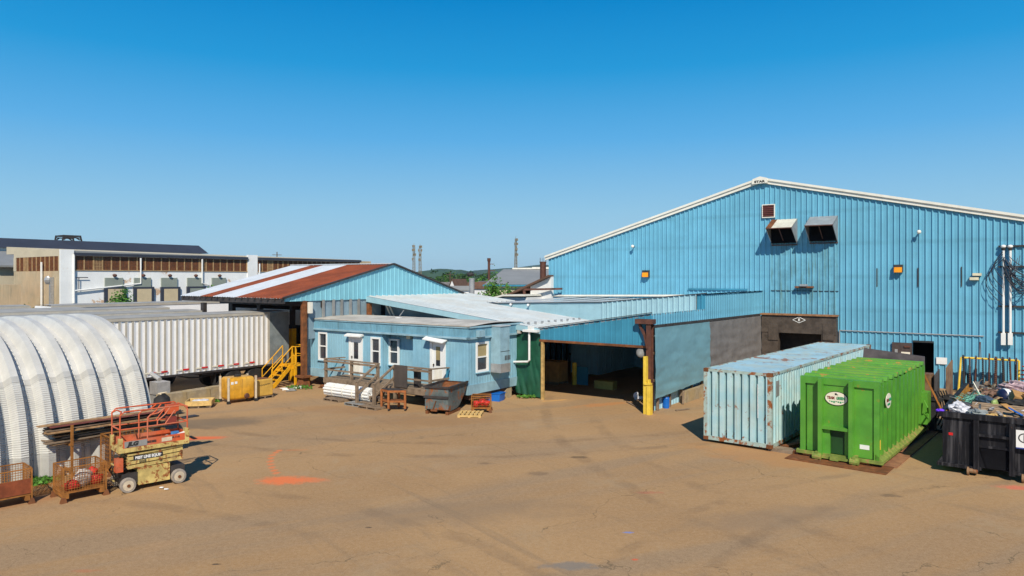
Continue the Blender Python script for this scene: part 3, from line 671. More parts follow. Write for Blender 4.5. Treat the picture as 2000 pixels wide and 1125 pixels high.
wall_box('head_strip', 1345, 1460, 563.5, 566.5, .12, M['blue2'])
mb = MB(); mb.tube([(fa(1640), FB - .08, fz(1640, 645)), (fa(1922), FB - .08, fz(1922, 656.5))], .03, 6); mb.tube([(fa(1640), FB - .08, fz(1640, 645)), (fa(1640), FB - .08, 0)], .03, 6); mb.build('conduit', M['galv'], T)
# electrical service on the right
for k, px in enumerate((1960, 1973.5)):
    a = fa(px); zt, zb = fz(px, 484), fz(px, 650)
    o = MB().tube([(a, FB - .22, zb), (a, FB - .22, zt)], .058, 10).build('service_pipe', M['white'], T)
    MB().lathe((a, FB - .22, zt - .02), [(.07, -.12), (.10, 0)], 10).build('collar', M['darksteel'], o)
    MB().blob((a, FB - .25, zt + .06), (.12, .14, .09), 10, 6, 0).build('weather_head', M['white'], o, smooth=True)
    z0 = fz(px, 673); MB().box(a - .10, FB - .31, z0, a + .10, FB - .13, zb).build('junction_box', M['white'], o)
for py in (481, 521, 598, 649): mb = MB().bar((fa(1950), FB - .1, fz(1960, py)), (aE - .5, FB - .1, fz(1960, py) - .0), .08, .08); mb.build('support_channel', M['darksteel'], T)
rnd = random.Random(3); mb = MB()
for k in range(22):
    a0 = fa(1960 + 13 * (k % 2)) + rnd.uniform(-.06, .06); z0 = fz(1960, rnd.uniform(500, 535)); a1 = fa(rnd.uniform(1985, 2060)); z1 = fz(1990, rnd.uniform(490, 560)); sag = rnd.uniform(.3, 1.1)
    mb.tube([(a0 + (a1 - a0) * t, FB - .3 - .5 * math.sin(t * 3.14) * (k % 3) * .4, z0 + (z1 - z0) * t - sag * 4 * t * (1 - t)) for t in [i / 9 for i in range(10)]], .018, 4)
for k in range(4):
    a0 = fa(1959); z0 = fz(1959, 492 + k * 5)
    mb.tube([(a0 - (.35 + .12 * k) * math.sin(t * 3.14), FB - .35, z0 - t * (1.4 + .3 * k)) for t in [i / 10 for i in range(11)]], .018, 4)
mb.build('cable', M['cable'], T)
# open door
o = MB().box(dr0, FB - .07, drz, dr1, FB - .02, drz + .1).build('door_frame', M['ink'], T)
o = MB().box(dr0 - 1.0, FB - .14, .05, dr0 - .02, FB - .08, drz - .05).build('door', M_('dark_brown_door', (.07, .05, .045), .6, 0, .25, 3), T)
MB().box(dr0 - .86, FB - .15, drz - .75, dr0 - .72, FB - .138, drz - .42).build('window', M['galv'], o); MB().box(dr0 - .55, FB - .15, drz - 1.1, dr0 - .12, FB - .138, drz - .55).build('notice', M['sign'], o)
MB().box(dr0 - .4, FB - .2, drz - .3, dr0 - .1, FB - .14, drz - .2).build('closer', M['brownsteel'], o)
wall_box('white_notice', 1829, 1850, 698, 711, .09, M['white'])
# dark room floor behind the openings
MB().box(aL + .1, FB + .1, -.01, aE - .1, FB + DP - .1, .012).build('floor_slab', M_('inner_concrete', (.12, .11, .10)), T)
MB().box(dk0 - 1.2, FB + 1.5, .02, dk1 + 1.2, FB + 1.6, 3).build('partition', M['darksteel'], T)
# dock shelter
zt = fz(1570, 613); z0 = 0; aA, aB = -13.24, fa(1637)
D = MB(); dp = .55
D.box(aA, FB - dp, dkz, aB, FB - .06, zt - .08)
o = D.build('dock_shelter', M['rub'], T)
for (p, q) in ((aA, dk0), (dk1, aB)): MB().box(p + .01, FB - dp + .03, 0, q + (.04 if p == aA else 0), FB - .06, dkz - .002).build('side_pad', M['rub'], o)
MB().box(aA - .06, FB - dp - .1, zt - .09, aB + .05, FB - .06, zt).build('header', M_('rusty_header', (.30, .15, .07), .7, 0, .3, 3, rust=.4), o)
for px in (1516, 1622): a = fa(px, 640); z = fz(px, 640); MB().box(a - .3, FB - dp - .03, z - .7, a + .3, FB - dp - .003, z + .25).build('patch', M['rub'], o)
ca, cz = fa(1565.5, 624), fz(1565.5, 624); mb = MB()
for s in ((-.36, 0, 0, .17), (0, .17, .36, 0), (.36, 0, 0, -.17), (0, -.17, -.36, 0)): mb.bar((ca + s[0], FB - dp - .012, cz + s[1]), (ca + s[2], FB - dp - .012, cz + s[3]), .03, .012, up=(0, 1, 0))
mb.build('diamond_logo', M['white'], o); text('E', .2, M['white'], o, axes((ca, FB - dp - .012, cz), (1, 0, 0), (0, 0, 1)), bold=.012)

# ------------------------------------------------------------------ drive-through passage block between warehouse and office
PB, QB, TA = 28.7, 34.9, -13.4
TT = gthing('passage_shed', 'blue metal drive-through shed with wide dark opening and sloping header', 'building', pg0, PB)
hz = lambda a: 3.46 + (a + 19.3) / 5.9 * .90
hb = lambda a: pk(1062, 665, b=PB)[2] + .02
RB2 = [(0, 0), (.75, 0), (.83, .03), (.92, .03), (1, 0)]
mb = MB(); clad(mb, lambda s, d, z: (s, PB - d, z), -19.3, TA, hb, hz, .28, RB2); mb.build('header_wall', M['blue2'], TT)
mb = MB(); mb.bar((-19.3, PB - .05, hb(0) - .02), (TA, PB - .05, hb(0) - .02), .12, .10); mb.build('lintel', M['rust'], TT)
mb = MB(); mb.bar((-19.35, PB - .05, hz(-19.3) + .03), (TA, PB - .05, hz(TA) + .03), .10, .03); mb.build('roof_edge', M['darksteel'], TT)
mb = MB(); mb.hexa([(-19.3, PB, 3.36), (TA, PB, 4.26), (TA, QB, 4.26), (-19.3, QB, 3.36), (-19.3, PB, 3.42), (TA, PB, 4.32), (TA, QB, 4.32), (-19.3, QB, 3.42)]); mb.build('roof', M['roof_gray'], TT)
mb = MB(); clad(mb, lambda s, d, z: (TA + d, s, z), PB, QB, 3.8, 4.33, .28, RB2); clad(mb, lambda s, d, z: (TA + d, s, z), QB, FB - .06, 3.7, 5.05, .28, RB2); mb.build('side_wall', M['facade'], TT)
mb = MB(); mb.bar((TA + .06, PB, 3.78), (TA + .06, FB - .6, 3.68), .1, .12); mb.build('eave_beam', M['darksteel'], TT)
# interior walls (seen in the dark)
MB().box(-27, PB + .15, 3.30, TA - .16, 42.9, 3.34).build('blocking_ceiling', M['galv'], TT)  # slab added under the roofs to stop sun leaking into the passage
mb = MB(); clad(mb, lambda s, d, z: (s, 43.0 - d, z), -27, TA, 0, 4.0, .3, RB2); clad(mb, lambda s, d, z: (TA - .15 - d, s, z), PB + .5, 43, 0, 3.7, .3, RB2)
iw0 = pk(1115, 740, b=38)[0]; iw1 = pk(1168, 740, b=38)[0]
clad(mb, lambda s, d, z: (s, 38 - d, z), iw0, iw1, 0, 3.5, .3, RB2); clad(mb, lambda s, d, z: (iw1 - d, s, z), 38, 42.9, 0, 3.5, .3, RB2); mb.build('inner_wall', M['innerblue'], TT)
mb = MB(); clad(mb, lambda s, d, z: (-27.1 + d, s, z), PB + 1.5, 43, 0, 3.9, .3, RB2); mb.build('inner_side_wall', M['innerblue'], TT)
mb = MB()
for px in (1018 + k * 12 for k in range(6)):
    p = pk(1075 + (px - 1018) * .9, 700, b=40); mb.bar((p[0], 40, 0), (p[0], 40, 3.2), .08)
for z in (.9, 1.9, 2.8): mb.bar((-24, 40, z), (pk(1112, 700, b=40)[0], 40, z), .08)
mb.build('inner_rack', M['darksteel'], TT)
# raised rear block with pale fascia
TQ = gthing('rear_shed', 'low pale blue lean-to block with grey roof against the warehouse wall', 'building', -20, QB)
KT = [(-27.6, 4.30), (-19.3, 4.54), (-13.2, 5.12)]
def kt(a):
    for (p, q), (r_, s) in zip(KT, KT[1:]):
        if a <= r_: return q + (s - q) * (a - p) / (r_ - p)
    return KT[-1][1]
kink = pk(1177, 590, b=QB)[0]
mb = MB().sheet(lambda u, v: ((-27.6 + (kink + 27.6) * u), QB - .02 - .03 * noise.noise(Vector((u * 9, v * 3, 0))), 2.9 + (kt(-27.6 + (kink + 27.6) * u) - 2.9) * v), 40, 8); mb.build('flat_fascia', M['paleblue'], TQ)
a_end = pk(1361, 590, b=QB)[0]
mb = MB(); clad(mb, lambda s, d, z: (s, QB - .03 - d, z), kink, a_end, lambda a: 3.30 + (a - kink) / (a_end - kink) * .93, kt, .30, RIB); mb.build('ribbed_fascia', M['paleblue'], TQ)
mb = MB(); clad(mb, lambda s, d, z: (s, QB - .0 - d, z), a_end, TA + .02, 4.0, kt, .30, RIB); mb.build('corner_fascia', M['blue2'], TQ)
mb = MB(); mb.bar((a_end + .01, QB - .05, 4.2), (a_end + .01, QB - .05, kt(a_end)), .04); mb.bar((kink, QB - .06, 3.28), (a_end, QB - .06, 4.21), .05, .04); mb.bar((-27.6, QB - .05, kt(-27.6) + .02), (kink, QB - .05, kt(kink) + .02), .09, .04); mb.bar((kink, QB - .05, kt(kink) + .02), (-13.3, QB - .05, kt(-13.3) + .02), .09, .04); mb.build('edge_trim', M['darksteel'], TQ)
mb = MB()
ctop = lambda a: fz(1072 + (a - aL) / (s0 - aL) * (1505 - 1072), 580 - (a - aL) / (s0 - aL) * 12)
for i in range(8):
    a0 = -27.6 + (14.3) * i / 8; a1 = -27.6 + 14.3 * (i + 1) / 8
    if a1 > aL: mb.face((a0, QB - .03, kt(a0)), (a1, QB - .03, kt(a1)), (a1, FB - .02, max(kt(a1) + .03, 4.55)), (a0, FB - .02, max(kt(a0) + .03, 4.5)))
    else: mb.face((a0, QB - .03, kt(a0)), (a1, QB - .03, kt(a1)), (a1, QB + 3.2, kt(a1) + .02), (a0, QB + 3.2, kt(a0) + .02))
mb.build('roof', M['roof_gray'], TQ)
mb = MB(); mb.bar((aL + .3, FB - .1, 4.6), (-18, FB - .1, 4.76), .08, .12); mb.build('flashing', M['trimwhite'], TQ)
for k, (px, py) in enumerate(((997, 595), (1031, 596))):
    p = pk(px, py, b=QB - .25); o = MB().bar((p[0], QB, p[2] + .05), (p[0], QB - .25, p[2] + .02), .06).build('spotlight', M['galv'], TQ, label=('left spotlight on fascia', 'right spotlight on fascia')[k]); MB().blob(p, (.085, .085, .085), 8, 6, 0).build('lamp_head', M['white'], o)

# grey lean-to roof left of the passage
TL = gthing('lean_to', 'grey metal lean-to roof with blue edge sloping down behind the office trailer', 'building', -25, PB)
lz = lambda a: 3.44 + .113 * (-19.3 - a)
AC = -31.6
mb = MB(); clad(mb, lambda s, d, z: (z, s, lz(z) + d), PB, QB + .01, AC, -19.3, .5, [(0, 0), (.8, 0), (.86, .05), (.94, .05), (1, 0)])
clad(mb, lambda s, d, z: (z, s, lz(z) + d), QB + .01, 38.0, AC, -27.5, .5, [(0, 0), (.8, 0), (.86, .05), (.94, .05), (1, 0)])
mb.build('roof', M['roof_gray'], TL)
mb = MB(); mb.hexa([(AC, PB - .06, lz(AC) - .32), (-19.3, PB - .06, lz(-19.3) - .26), (-19.3, PB - .0, lz(-19.3) - .26), (AC, PB - .0, lz(AC) - .32), (AC, PB - .06, lz(AC) - .01), (-19.3, PB - .06, lz(-19.3) - .01), (-19.3, PB, lz(-19.3) - .01), (AC, PB, lz(AC) - .01)]); mb.build('rake_fascia', M['paleblue'], TL)
mb = MB()
for k in range(9):
    b = PB + .5 + k * .62; mb.box(-20.4, b - .05, lz(-20.4) + .0, -20.3, b + .05, lz(-20.4) + .13)
mb.build('snow_guard', M['galv'], TL)
mb = MB().sheet(lambda u, v: (AC + .2 + 11 * u, PB + 1.3 + .03 * noise.noise(Vector((u * 20, v * 4, 0))), 2.4 + (lz(AC + .2 + 11 * u) - 2.5) * v), 40, 6); mb.build('tarp_infill', M['paneltarp'], TL)
mb = MB(); mb.bar((AC + .5, PB + .9, 4.6), (AC + 1.2, PB + 1.0, 3.3), .07); mb.bar((AC + .75, PB + .9, 4.6), (AC + 1.5, PB + 1.0, 3.3), .07); mb.build('brace', M['trimwhite'], TL)
mb = MB(); mb.box(AC + .0, PB - .02, 2.5, AC + .22, PB + .2, 4.4); mb.build('post', M['rust'], TL)

# green tarpaulin, downspout, posts
o = MB().sheet(lambda u, v: (-20.85 + 1.72 * u, PB + .12 - .10 * abs(noise.noise(Vector((u * 5 + v * 3, v * 1.2 - u * 2, 0)))) * (1.2 - v) - .05 * math.sin((u * 2 + v * 2.4) * 5) * (1 - v) * .5, .04 + .14 * (1 - u) + 3.3 * v), 40, 46).build('green_tarpaulin', M['greentarp'], smooth=True)
def gplace(o, a, b, z=0):       # mesh authored in grid coordinates -> own origin at (a, b)
    for v in o.data.vertices: v.co -= Vector((a, b, z))
    x, y = gw(a, b); o.location = (x, y, z); o.rotation_euler = (0, 0, -TH); return o
gplace(o, -20, PB); tag(o, 'dark green creased tarpaulin hung between office trailer and yellow door post', 'tarpaulin')
o = thing('downspout', 'white bent drainpipe crossing the dark green tarpaulin', 'drainpipe', (*gw(-19.5, PB), 0), -TH); OFF[o.name] = Vector((-19.5, PB, 0))
MB().tube([(-19.85, PB - .15, 3.3), (-19.85, PB - .15, 1.88), (-19.95, PB - .15, 1.80), (-20.9, PB - .12, 1.72)], .055, 10).build('pipe', M['white'], o)
mb = MB(); mb.box(-20.15, PB - .3, 3.27, -19.3, PB - .05, 3.38); mb.box(-19.85, PB - .28, 3.38, -19.62, PB - .05, 3.58); mb.build('gutter_box', M['white'], o)
o = gplace(MB().box(-19.2, PB - .10, 0, -19.07, PB + .03, 2.88).build('door_post', M_('peeling_yellow_post', (.50, .33, .12), .7, 0, .3, 4, rust=.4, rs=3)), -19.1, PB)
tag(o, 'thin peeling yellow timber post at right edge of green tarpaulin', 'post')
# big rusty column with yellow guard
px_, py_ = pk(1259, 806, z=0)[:2]; cb = PB - .15; ca = TA - .05
o = gthing('steel_column', 'rust brown steel column with yellow lower guards at passage corner', 'post', ca, cb)
mb = MB(); zt = 4.02
mb.box(ca - .11, cb - .14, 0, ca + .11, cb - .11, zt); mb.box(ca - .11, cb + .11, 0, ca + .11, cb + .14, zt); mb.box(ca - .02, cb - .11, 0, ca + .02, cb + .11, zt); mb.build('column', M['brownsteel'], o)
mb = MB(); mb.box(ca - .62, cb - .2, zt - .12, ca + .2, cb + .2, zt + .08); mb.bar((ca - .5, cb - .02, zt - .14), (ca - .05, cb - .02, zt - .95), .1); mb.bar((ca - .2, cb - .17, zt - .6), (ca - .05, cb - .17, zt - 1.2), .05); mb.build('bracket', M['brownsteel'], o)
mb = MB(); mb.box(ca - .16, cb - .32, 0, ca - .01, cb - .15, 2.5); mb.box(ca + .03, cb - .40, 0, ca + .21, cb - .16, 1.25); mb.box(ca - .1, cb - .38, 1.28, ca + .19, cb - .16, 1.36); mb.box(ca + .03, cb - .3, 1.251, ca + .12, cb - .15, 1.5); mb.build('guard', M['yellow'], o)
o = thing('traffic_mirror', 'round convex mirror under the header beside rusty column', 'mirror', (*gw(TA - .55, PB - .02), 2.6), -TH)
MB().lathe((0, 0, 0), [(.05, .10), (.17, .05), (.22, 0), (.2, -.03), (.12, -.05), (.0, -.06)], 18, 'y').build('mirror_disc', M['grayp'], o, smooth=True); MB().bar((0, .05, 0), (.4, .05, .1), .04).build('arm', M['darksteel'], o)
# tarpaulins on the side wall
def tarp(name, label, p0, p1, zt, zb0, zb1, mt, seed, bulge):
    aa = TA + .13
    def fn(u, v):
        b = p0 + (p1 - p0) * u; zb = zb0 + (zb1 - zb0) * u + .05 * noise.noise(Vector((u * 12, seed, 0)))
        z = zb + (zt - .05 * (u if zt < 4 else 0) - zb) * v
        d = bulge * (.05 * noise.noise(Vector((b * .9, z * 1.6, seed))) + .06 * noise.noise(Vector((b * .5 + z * 1.2, z * 2.6 - b * .3, seed + 9))) * (1.25 - v) + .018 * noise.noise(Vector((b * 4, z * 6, seed)))) + .03 * (1 - v)
        return (aa + d, b, z)
    o = MB().sheet(fn, 70, 50).build(name, mt, smooth=True); gplace(o, aa, p0); tag(o, label, 'tarpaulin'); return o
def tb(px, z): return pk(px, 700, a=TA + .13)[1]
b1 = tb(1387, 2); b2 = FB - .56
tarp('tarpaulin', 'wrinkled grey-blue tarpaulin sheet hung beside rusty yellow column', PB + .0, b1, 3.72, .62, .82, M['bluetarp'], 3, .5)
tarp('tarpaulin', 'flat dark grey tarpaulin sheet between blue tarpaulin and dock shelter', b1 - .05, b2, 3.66, .8, .8, M['graytarp'], 8, .7)
mb = MB()
for k in range(12):
    b = PB + .6 + k * 1.3; mb.bar((TA - .02, b, 0), (TA - .02, b, 3.7), .1)
for z in (1.4, 2.6): mb.bar((TA - .02, PB, z), (TA - .02, FB - .6, z), .1)
mb.build('wall_stud', M['wood'], TT)
# low concrete footing under the tarpaulins, planks, barrel
o = gplace(MB().box(TA - .1, PB + 3.2, 0, TA + .22, FB - .7, .55).build('concrete_footing', M['concrete']), TA, PB + 3.2); tag(o, 'low tan concrete footing under the hanging grey-blue tarpaulin', 'wall')
x, y = gp(1301, 797); o = MB().lathe((0, 0, 0), [(.13, 0), (.15, .1), (.15, .45), (.13, .5)], 14).build('blue_barrel', M['bluep'], loc=(x, y)); tag(o, 'short blue plastic barrel under the tarpaulin edge', 'barrel')
for k, (p, q, dz, lab) in enumerate((((1276, 800), (1283, 778), .7, 'short upright board right of the yellow guard'), ((1334, 790), (1336, 770), .6, 'thin upright board under torn tarpaulin edge'), ((1320, 803), (1346, 800), .0, 'small loose board lying before concrete footing'), ((1225, 786), (1244, 796), .0, 'narrow board on the ground in the passage shadow'), ((1208, 779), (1216, 778), .0, 'tiny board scrap at passage shadow edge'))):
    x0, y0 = gp(*p); x1, y1 = gp(*q) if not dz else (x0 + .05, y0 + .1)
    o = MB().bar((0, 0, .03), (x1 - x0, y1 - y0, .03 + dz), .1, .04).build('board', M['wood'], loc=(x0, y0)); tag(o, lab, 'board', 'loose boards')
x, y = gp(1243, 781); o = MB().blob((0, 0, .18), (.14, .16, .2), 8, 6, .5, 4).blob((.2, -.1, .12), (.2, .08, .08), 8, 5, .5, 6).build('scrap_bag', M['bag'], loc=(x, y)); tag(o, 'pale plastic scrap bag on the ground inside the passage', 'bag')
x, y = gp(1272, 783); 
# inside the passage
x, y = gw(*pk(1140, 757, z=0)[:2])
x, y = gp(1122, 751); o = thing('bollard', 'yellow bollard standing inside the dark passage', 'bollard', (x, y)); MB().lathe((0, 0, 0), [(.13, 0), (.13, 1.15), (.09, 1.22)], 12).build('pipe', M['yellow'], o)
x, y = gp(1082, 748); o = thing('carton', 'tall brown cardboard carton on pallet inside dark passage', 'box', (x, y), -TH); MB().box(-.6, -.5, .14, .6, .5, 1.25).build('box', M['card'], o); mb = MB()
for k in (-.5, 0, .5): mb.box(-.6, k - .05, 0, .6, k + .05, .1)
mb.box(-.6, -.5, .1, .6, .5, .13); mb.build('pallet_base', M['wood'], o)
x, y = gp(1183, 759); o = MB().box(-.55, -.25, 0, .55, .25, .42).build('concrete_block', M_('yellow_block', (.45, .36, .10), .8), loc=(x, y), rz=-TH); tag(o, 'yellowish concrete block on the passage floor', 'block')
x, y = gp(1133, 751); o = MB().box(-.5, -.03, 0, .5, .03, 1.0).build('steel_sheet', M['blue2'], loc=(x, y), rz=-TH); tag(o, 'low blue panel leaning right of the passage bollard', 'sheet')

# ------------------------------------------------------------------ rusty-roofed canopy shed
c0 = pk(555, 583, a=AC); cR = pk(768, 517, a=AC); c1 = pk(915, 578, a=AC)
CB0, CBR, CB1 = c0[1], cR[1], c1[1]; CZ0, CZR, CZ1 = c0[2], cR[2], c1[2]
CA0 = pk(357, 578, b=CB0)[0]
TC = gthing('canopy_shed', 'open canopy shed with rust and silver striped roof and blue gable', 'shed', AC, CB0)
gz = lambda b: CZ0 + (CZR - CZ0) * (b - CB0) / (CBR - CB0) if b <= CBR else CZR + (CZ1 - CZR) * (b - CBR) / (CB1 - CBR)
mb = MB(); clad(mb, lambda s, d, z: (AC + d, s, z), CB0, CB1, lambda b: 4.66, gz, .33, RB2); mb.build('gable_wall', M['gable'], TC)
mb = MB(); mb.bar((AC + .06, CB0 - .1, CZ0 + .02), (AC + .06, CBR, CZR + .06), .14, .09); mb.bar((AC + .06, CBR, CZR + .06), (AC + .06, CB1 + .1, CZ1 + .02), .14, .09); mb.build('rake_trim', M['darksteel'], TC)
ea = [CA0] + [pk(p, 580, b=CB0)[0] for p in (394, 420, 465)] + [AC + .05]
for i, (a0, a1) in enumerate(zip(ea, ea[1:])):
    mb = MB(); mt = M['zincroof'] if i % 2 == 0 else M['rustroof']
    clad(mb, lambda s, d, z: (s, z, gz(z) + .03 + d), a0, a1, CB0 - .15, CBR, .25, [(0, 0), (.5, 0), (.62, .03), (.88, .03), (1, 0)])
    mb.build('roof_panel', mt, TC, label=('silver roof panel', 'rusty roof panel')[i % 2])
mb = MB(); mb.face((CA0, CBR, CZR + .03), (AC, CBR, CZR + .03), (AC, CB1, CZ1 + .03), (CA0, CB1, CZ1 + .03)); mb.bar((CA0, CBR, CZR + .08), (AC, CBR, CZR + .08), .3, .05); mb.build('rear_roof', M['zincroof'], TC)
mb = MB(); mb.box(CA0, CB0 - .1, CZ0 - .28, AC, CB0 + .05, CZ0 - .02)
k = CA0 + .3
while k < AC: mb.box(k, CB0 - .2, CZ0 - .1, k + .08, CB0 - .1, CZ0 + .0); k += .6
mb.build('eave_beam', M['darksteel'], TC)
PR = 25.5; MB().box(CA0, PR - .1, 4.3, AC, PR + .1, 4.62).build('inner_beam', M['darksteel'], TC)
pa = [pk(p, 600, b=PR)[0] for p in (398, 454, 508)]
for a in pa: MB().box(a - .17, PR - .12, 0, a + .17, PR + .12, 4.3).build('post', M['darksteel'], TC)
a = pk(571, 640, b=PR)[0]
MB().box(a - .13, PR - .1, 3.0, a + .13, PR + .12, 4.3).build('post', M['darksteel'], TC); MB().box(a - .16, PR - .13, 0, a + .16, PR + .15, 3.0).build('post', M['yellow2'], TC, label='yellow lower corner post')
a = AC - .1; cq = pk(595, 640, a=AC)[1] - .3; mb = MB(); mb.box(a - .12, cq + .2, .6, a + .12, cq + .45, CZ0 - .15); mb.box(a - .35, cq + .0, .55, a + .35, cq + .6, .65); mb.hexa([(a-.35, cq, 0), (a+.3, cq, 0), (a+.3, cq+.55, 0), (a-.35, cq+.55, 0), (a-.16, cq+.15, .55), (a+.16, cq+.15, .55), (a+.16, cq+.5, .55), (a-.16, cq+.5, .55)]); mb.build('post', M['rust'], TC, label='rusty corner post')
MB().box(AC + .07, pk(599, 600, a=AC)[1], 4.0, AC + .3, pk(604, 600, a=AC)[1], 4.6).build('junction_box', M['trimwhite'], TC)
# back wall under canopy, purlins and gable infill
mb = MB(); clad(mb, lambda s, d, z: (s, CB1 - 1 - d, z), CA0, AC, 0, 4.4, .3, RB2); mb.face((CA0 + .05, CB0 + 3, 0), (CA0 + .05, CB1 - 1, 0), (CA0 + .05, CB1 - 1, 4.5), (CA0 + .05, CB0 + 3, 4.5)); mb.build('rear_wall', M['darksteel'], TC)
mb = MB(); mb.box(CA0, CB0 + 3.2, 3.15, AC - .3, CB0 + 3.26, 4.02); mb.build('hanging_panel', M['galv'], TC)
mb = MB(); mb.sheet(lambda u, v: (AC - .06 + .04 * noise.noise(Vector((u * 9, v * 3, 1))), (pk(604, 600, a=AC)[1]) + (PB + 1.2 - pk(604, 600, a=AC)[1]) * u, 2.6 + 2.1 * v), 30, 6); mb.build('sheet_infill', M['paneltarp'], TC)
mb = MB()
for px in (631, 651, 667, 684, 700): b = pk(px, 600, a=AC)[1]; mb.box(AC - .02, b - .06, 2.5, AC + .06, b + .08, 4.7)
b = pk(721, 600, a=AC)[1]; mb.build('infill_post', M['grayp'], TC)

# ------------------------------------------------------------------ box trailers
def wheel(mb, c, r, wd, ax='x', n=20): mb.lathe(c, [(r*.62, -wd/2), (r*.93, -wd/2), (r, -wd*.35), (r, wd*.35), (r*.93, wd/2), (r*.62, wd/2)], n, ax)
def trailer(name, label, a_near, b_end, L, detail=True, z=4.1, white_band=False):
    """long box trailer along b; near side faces +a; tail end at b_end"""
    wdt = 2.6; o = thing(name, label, 'trailer', (*gw(a_near, b_end), 0), -TH, 'box trailers parked in a row')
    OFF[o.name] = Vector((a_near, b_end, 0)); zb = 1.16; b0 = b_end - L; nose = b_end - 1.25
    if detail:
        mb = MB(); clad(mb, lambda s, d, z_: (a_near + d, s, z_), b0, nose, zb, z - .12, .305, [(0, 0), (.56, 0), (.6, .03), (.96, .03), (1, 0)]); sd = mb.build('side_wall', M['trw'], o)
        mb = MB(); k = nose - .305
        while k > b0: mb.box(a_near + .0, k + .195, zb + .02, a_near + .042, k + .29, z - .14); k -= .305
        mb.build('side_post', M['trp'], o)
        mb = MB(); mb.box(a_near - .02, nose, zb, a_near + .05, b_end, z - .02)
        mb.build('end_panel', M['trg'], o)
        mb = MB(); mb.box(a_near - .05, b0, z - .13, a_near + .06, nose, z + .0); mb.box(a_near, nose - .12, zb, a_near + .055, nose, z - .13); mb.build('top_rail', M['trp'], o)
        mb = MB(); mb.box(a_near - .05, b0, zb - .1, a_near + .04, b_end, zb); mb.build('bottom_rail', M['darksteel'], o)
        for px in (293, 316, 358, 395, 427, 457, 488):
            b = pk(px, 725, a=a_near + .06)[1]
            if b0 < b < nose:
                MB().box(a_near + .052, b - .02, zb + .16, a_near + .06, b + .30, zb + .235).build('reflector', M['red'], o); MB().box(a_near + .052, b - .34, zb + .16, a_near + .06, b - .03, zb + .225).build('reflector', M['sign'], o)
        mb = MB().box(a_near - wdt, b0, zb, a_near - .03, b_end - .02, z - .06).build('body', M['trw'], o)
        mb = MB(); mb.box(a_near - wdt + .3, b_end - 5, .9, a_near - .3, b_end - .6, 1.12); mb.box(a_near - wdt/2 - .5, b0, 1.0, a_near - wdt/2 + .5, b_end, 1.14); mb.build('chassis', M['darksteel'], o)
        wy = [pk(456, 740, a=a_near - .1)[1], pk(497.5, 735, a=a_near - .1)[1]]
        for b in wy:
            for aa in (a_near - .22, a_near - wdt + .22):
                mb = MB(); wheel(mb, (aa, b, .54), .53, .42); w_ = mb.build('wheel', M['black'], o)
                MB().lathe((aa + .1, b, .54), [(.32, -.25), (.33, .10), (.28, .04), (.12, .03), (.1, .12), (.03, .13)], 16, 'x').build('rim', M['rust'], w_)
        mb = MB(); mb.tube([(a_near - .2, pk(318, 740, a=a_near)[1] + t * 4.2, 1.3 - .45 * math.sin(t * 3.14)) for t in [i / 8 for i in range(9)]], .025, 5); mb.tube([(a_near - .4, pk(330, 740, a=a_near)[1] + t * 3.4, 1.3 - .5 * math.sin(t * 3.14)) for t in [i / 8 for i in range(9)]], .02, 5); mb.build('air_hose', M['black'], o)
        mb = MB()
        for b in (wy[0] - 1.0,): mb.box(a_near - .6, b, .35, a_near - .15, b + .03, 1.3)
        mb.build('mud_flap', M['black'], o)
    else:
        mb = MB(); mb.box(a_near - wdt, b0, zb, a_near, b_end, z - .06); mb.build('body', M['trw'], o)
        mb = MB(); mb.box(a_near - .05, b0, z - .16, a_near + .04, b_end, z); mb.build('top_rail', M['trp'], o)
        for b in (b_end - 2, b_end - 3.2):
            mb = MB(); wheel(mb, (a_near - .22, b, .54), .53, .42); mb.build('wheel', M['black'], o)
    mb = MB(); mb.sheet(lambda u, v: (a_near - wdt * u, b0 + L * v, z + .01 + .05 * math.sin(3.14 * u)), 6, 12)
    mb.build('roof', M['trroof'], o)
    return o
trailer('box_trailer', 'nearest white ribbed box trailer backed under the canopy beside yellow stairs', -34.0, 25.0, 16.2, True, 4.02)
trailer('box_trailer', 'second box trailer, directly behind the nearest ribbed one', -38.1, 22.2, 14.5, False, 4.05)
trailer('box_trailer', 'third box trailer from the front, seen as roof strip', -42.2, 22.5, 14.5, False, 4.12)
trailer('box_trailer', 'fourth box trailer from the front, ending near the green bush', -46.4, 19.6, 14.5, False, 4.05)
trailer('box_trailer', 'farthest box trailer, white side catching sun right of the green bush', -51.2, 33.5, 14, False, 4.1)
trailer('box_trailer', 'farthest left box trailer, ending left of the green bush', -52.0, 18.6, 13, False, 4.1)

# ------------------------------------------------------------------ long white warehouse on the left
AW = -109.6
w0 = pk(146, 530, a=AW); w1 = pk(482, 530, a=AW); w2 = pk(703, 530, a=AW)
TW = gthing('long_warehouse', 'long peeling white warehouse with brown window band and dock doors', 'building', AW, w0[1])
WT, WB, WTop = 9.05, 7.08, 9.75
wp = [w0[1], w1[1], w2[1]]
mb = MB(); mb.box(AW - .3, wp[0] - 1.6, 0, AW, wp[2], WB); mb.box(AW - .3, wp[0] - 1.6, WT, AW, wp[2], WT + .08)
mb.build('wall', M['whpaint'], TW)
for b0, b1 in ((wp[0] - 1.9, wp[0] - .15), (wp[1] + .1, wp[1] + 2.0)):
    MB().box(AW - .2, b0, 0, AW + .18, b1, 9.9).build('pilaster', M['whpaint'], TW)
MB().box(AW - .5, wp[2] - .3, 6.5, AW + .4, wp[2] + 2.6, 9.3).build('pilaster', M['tanwall'], TW)
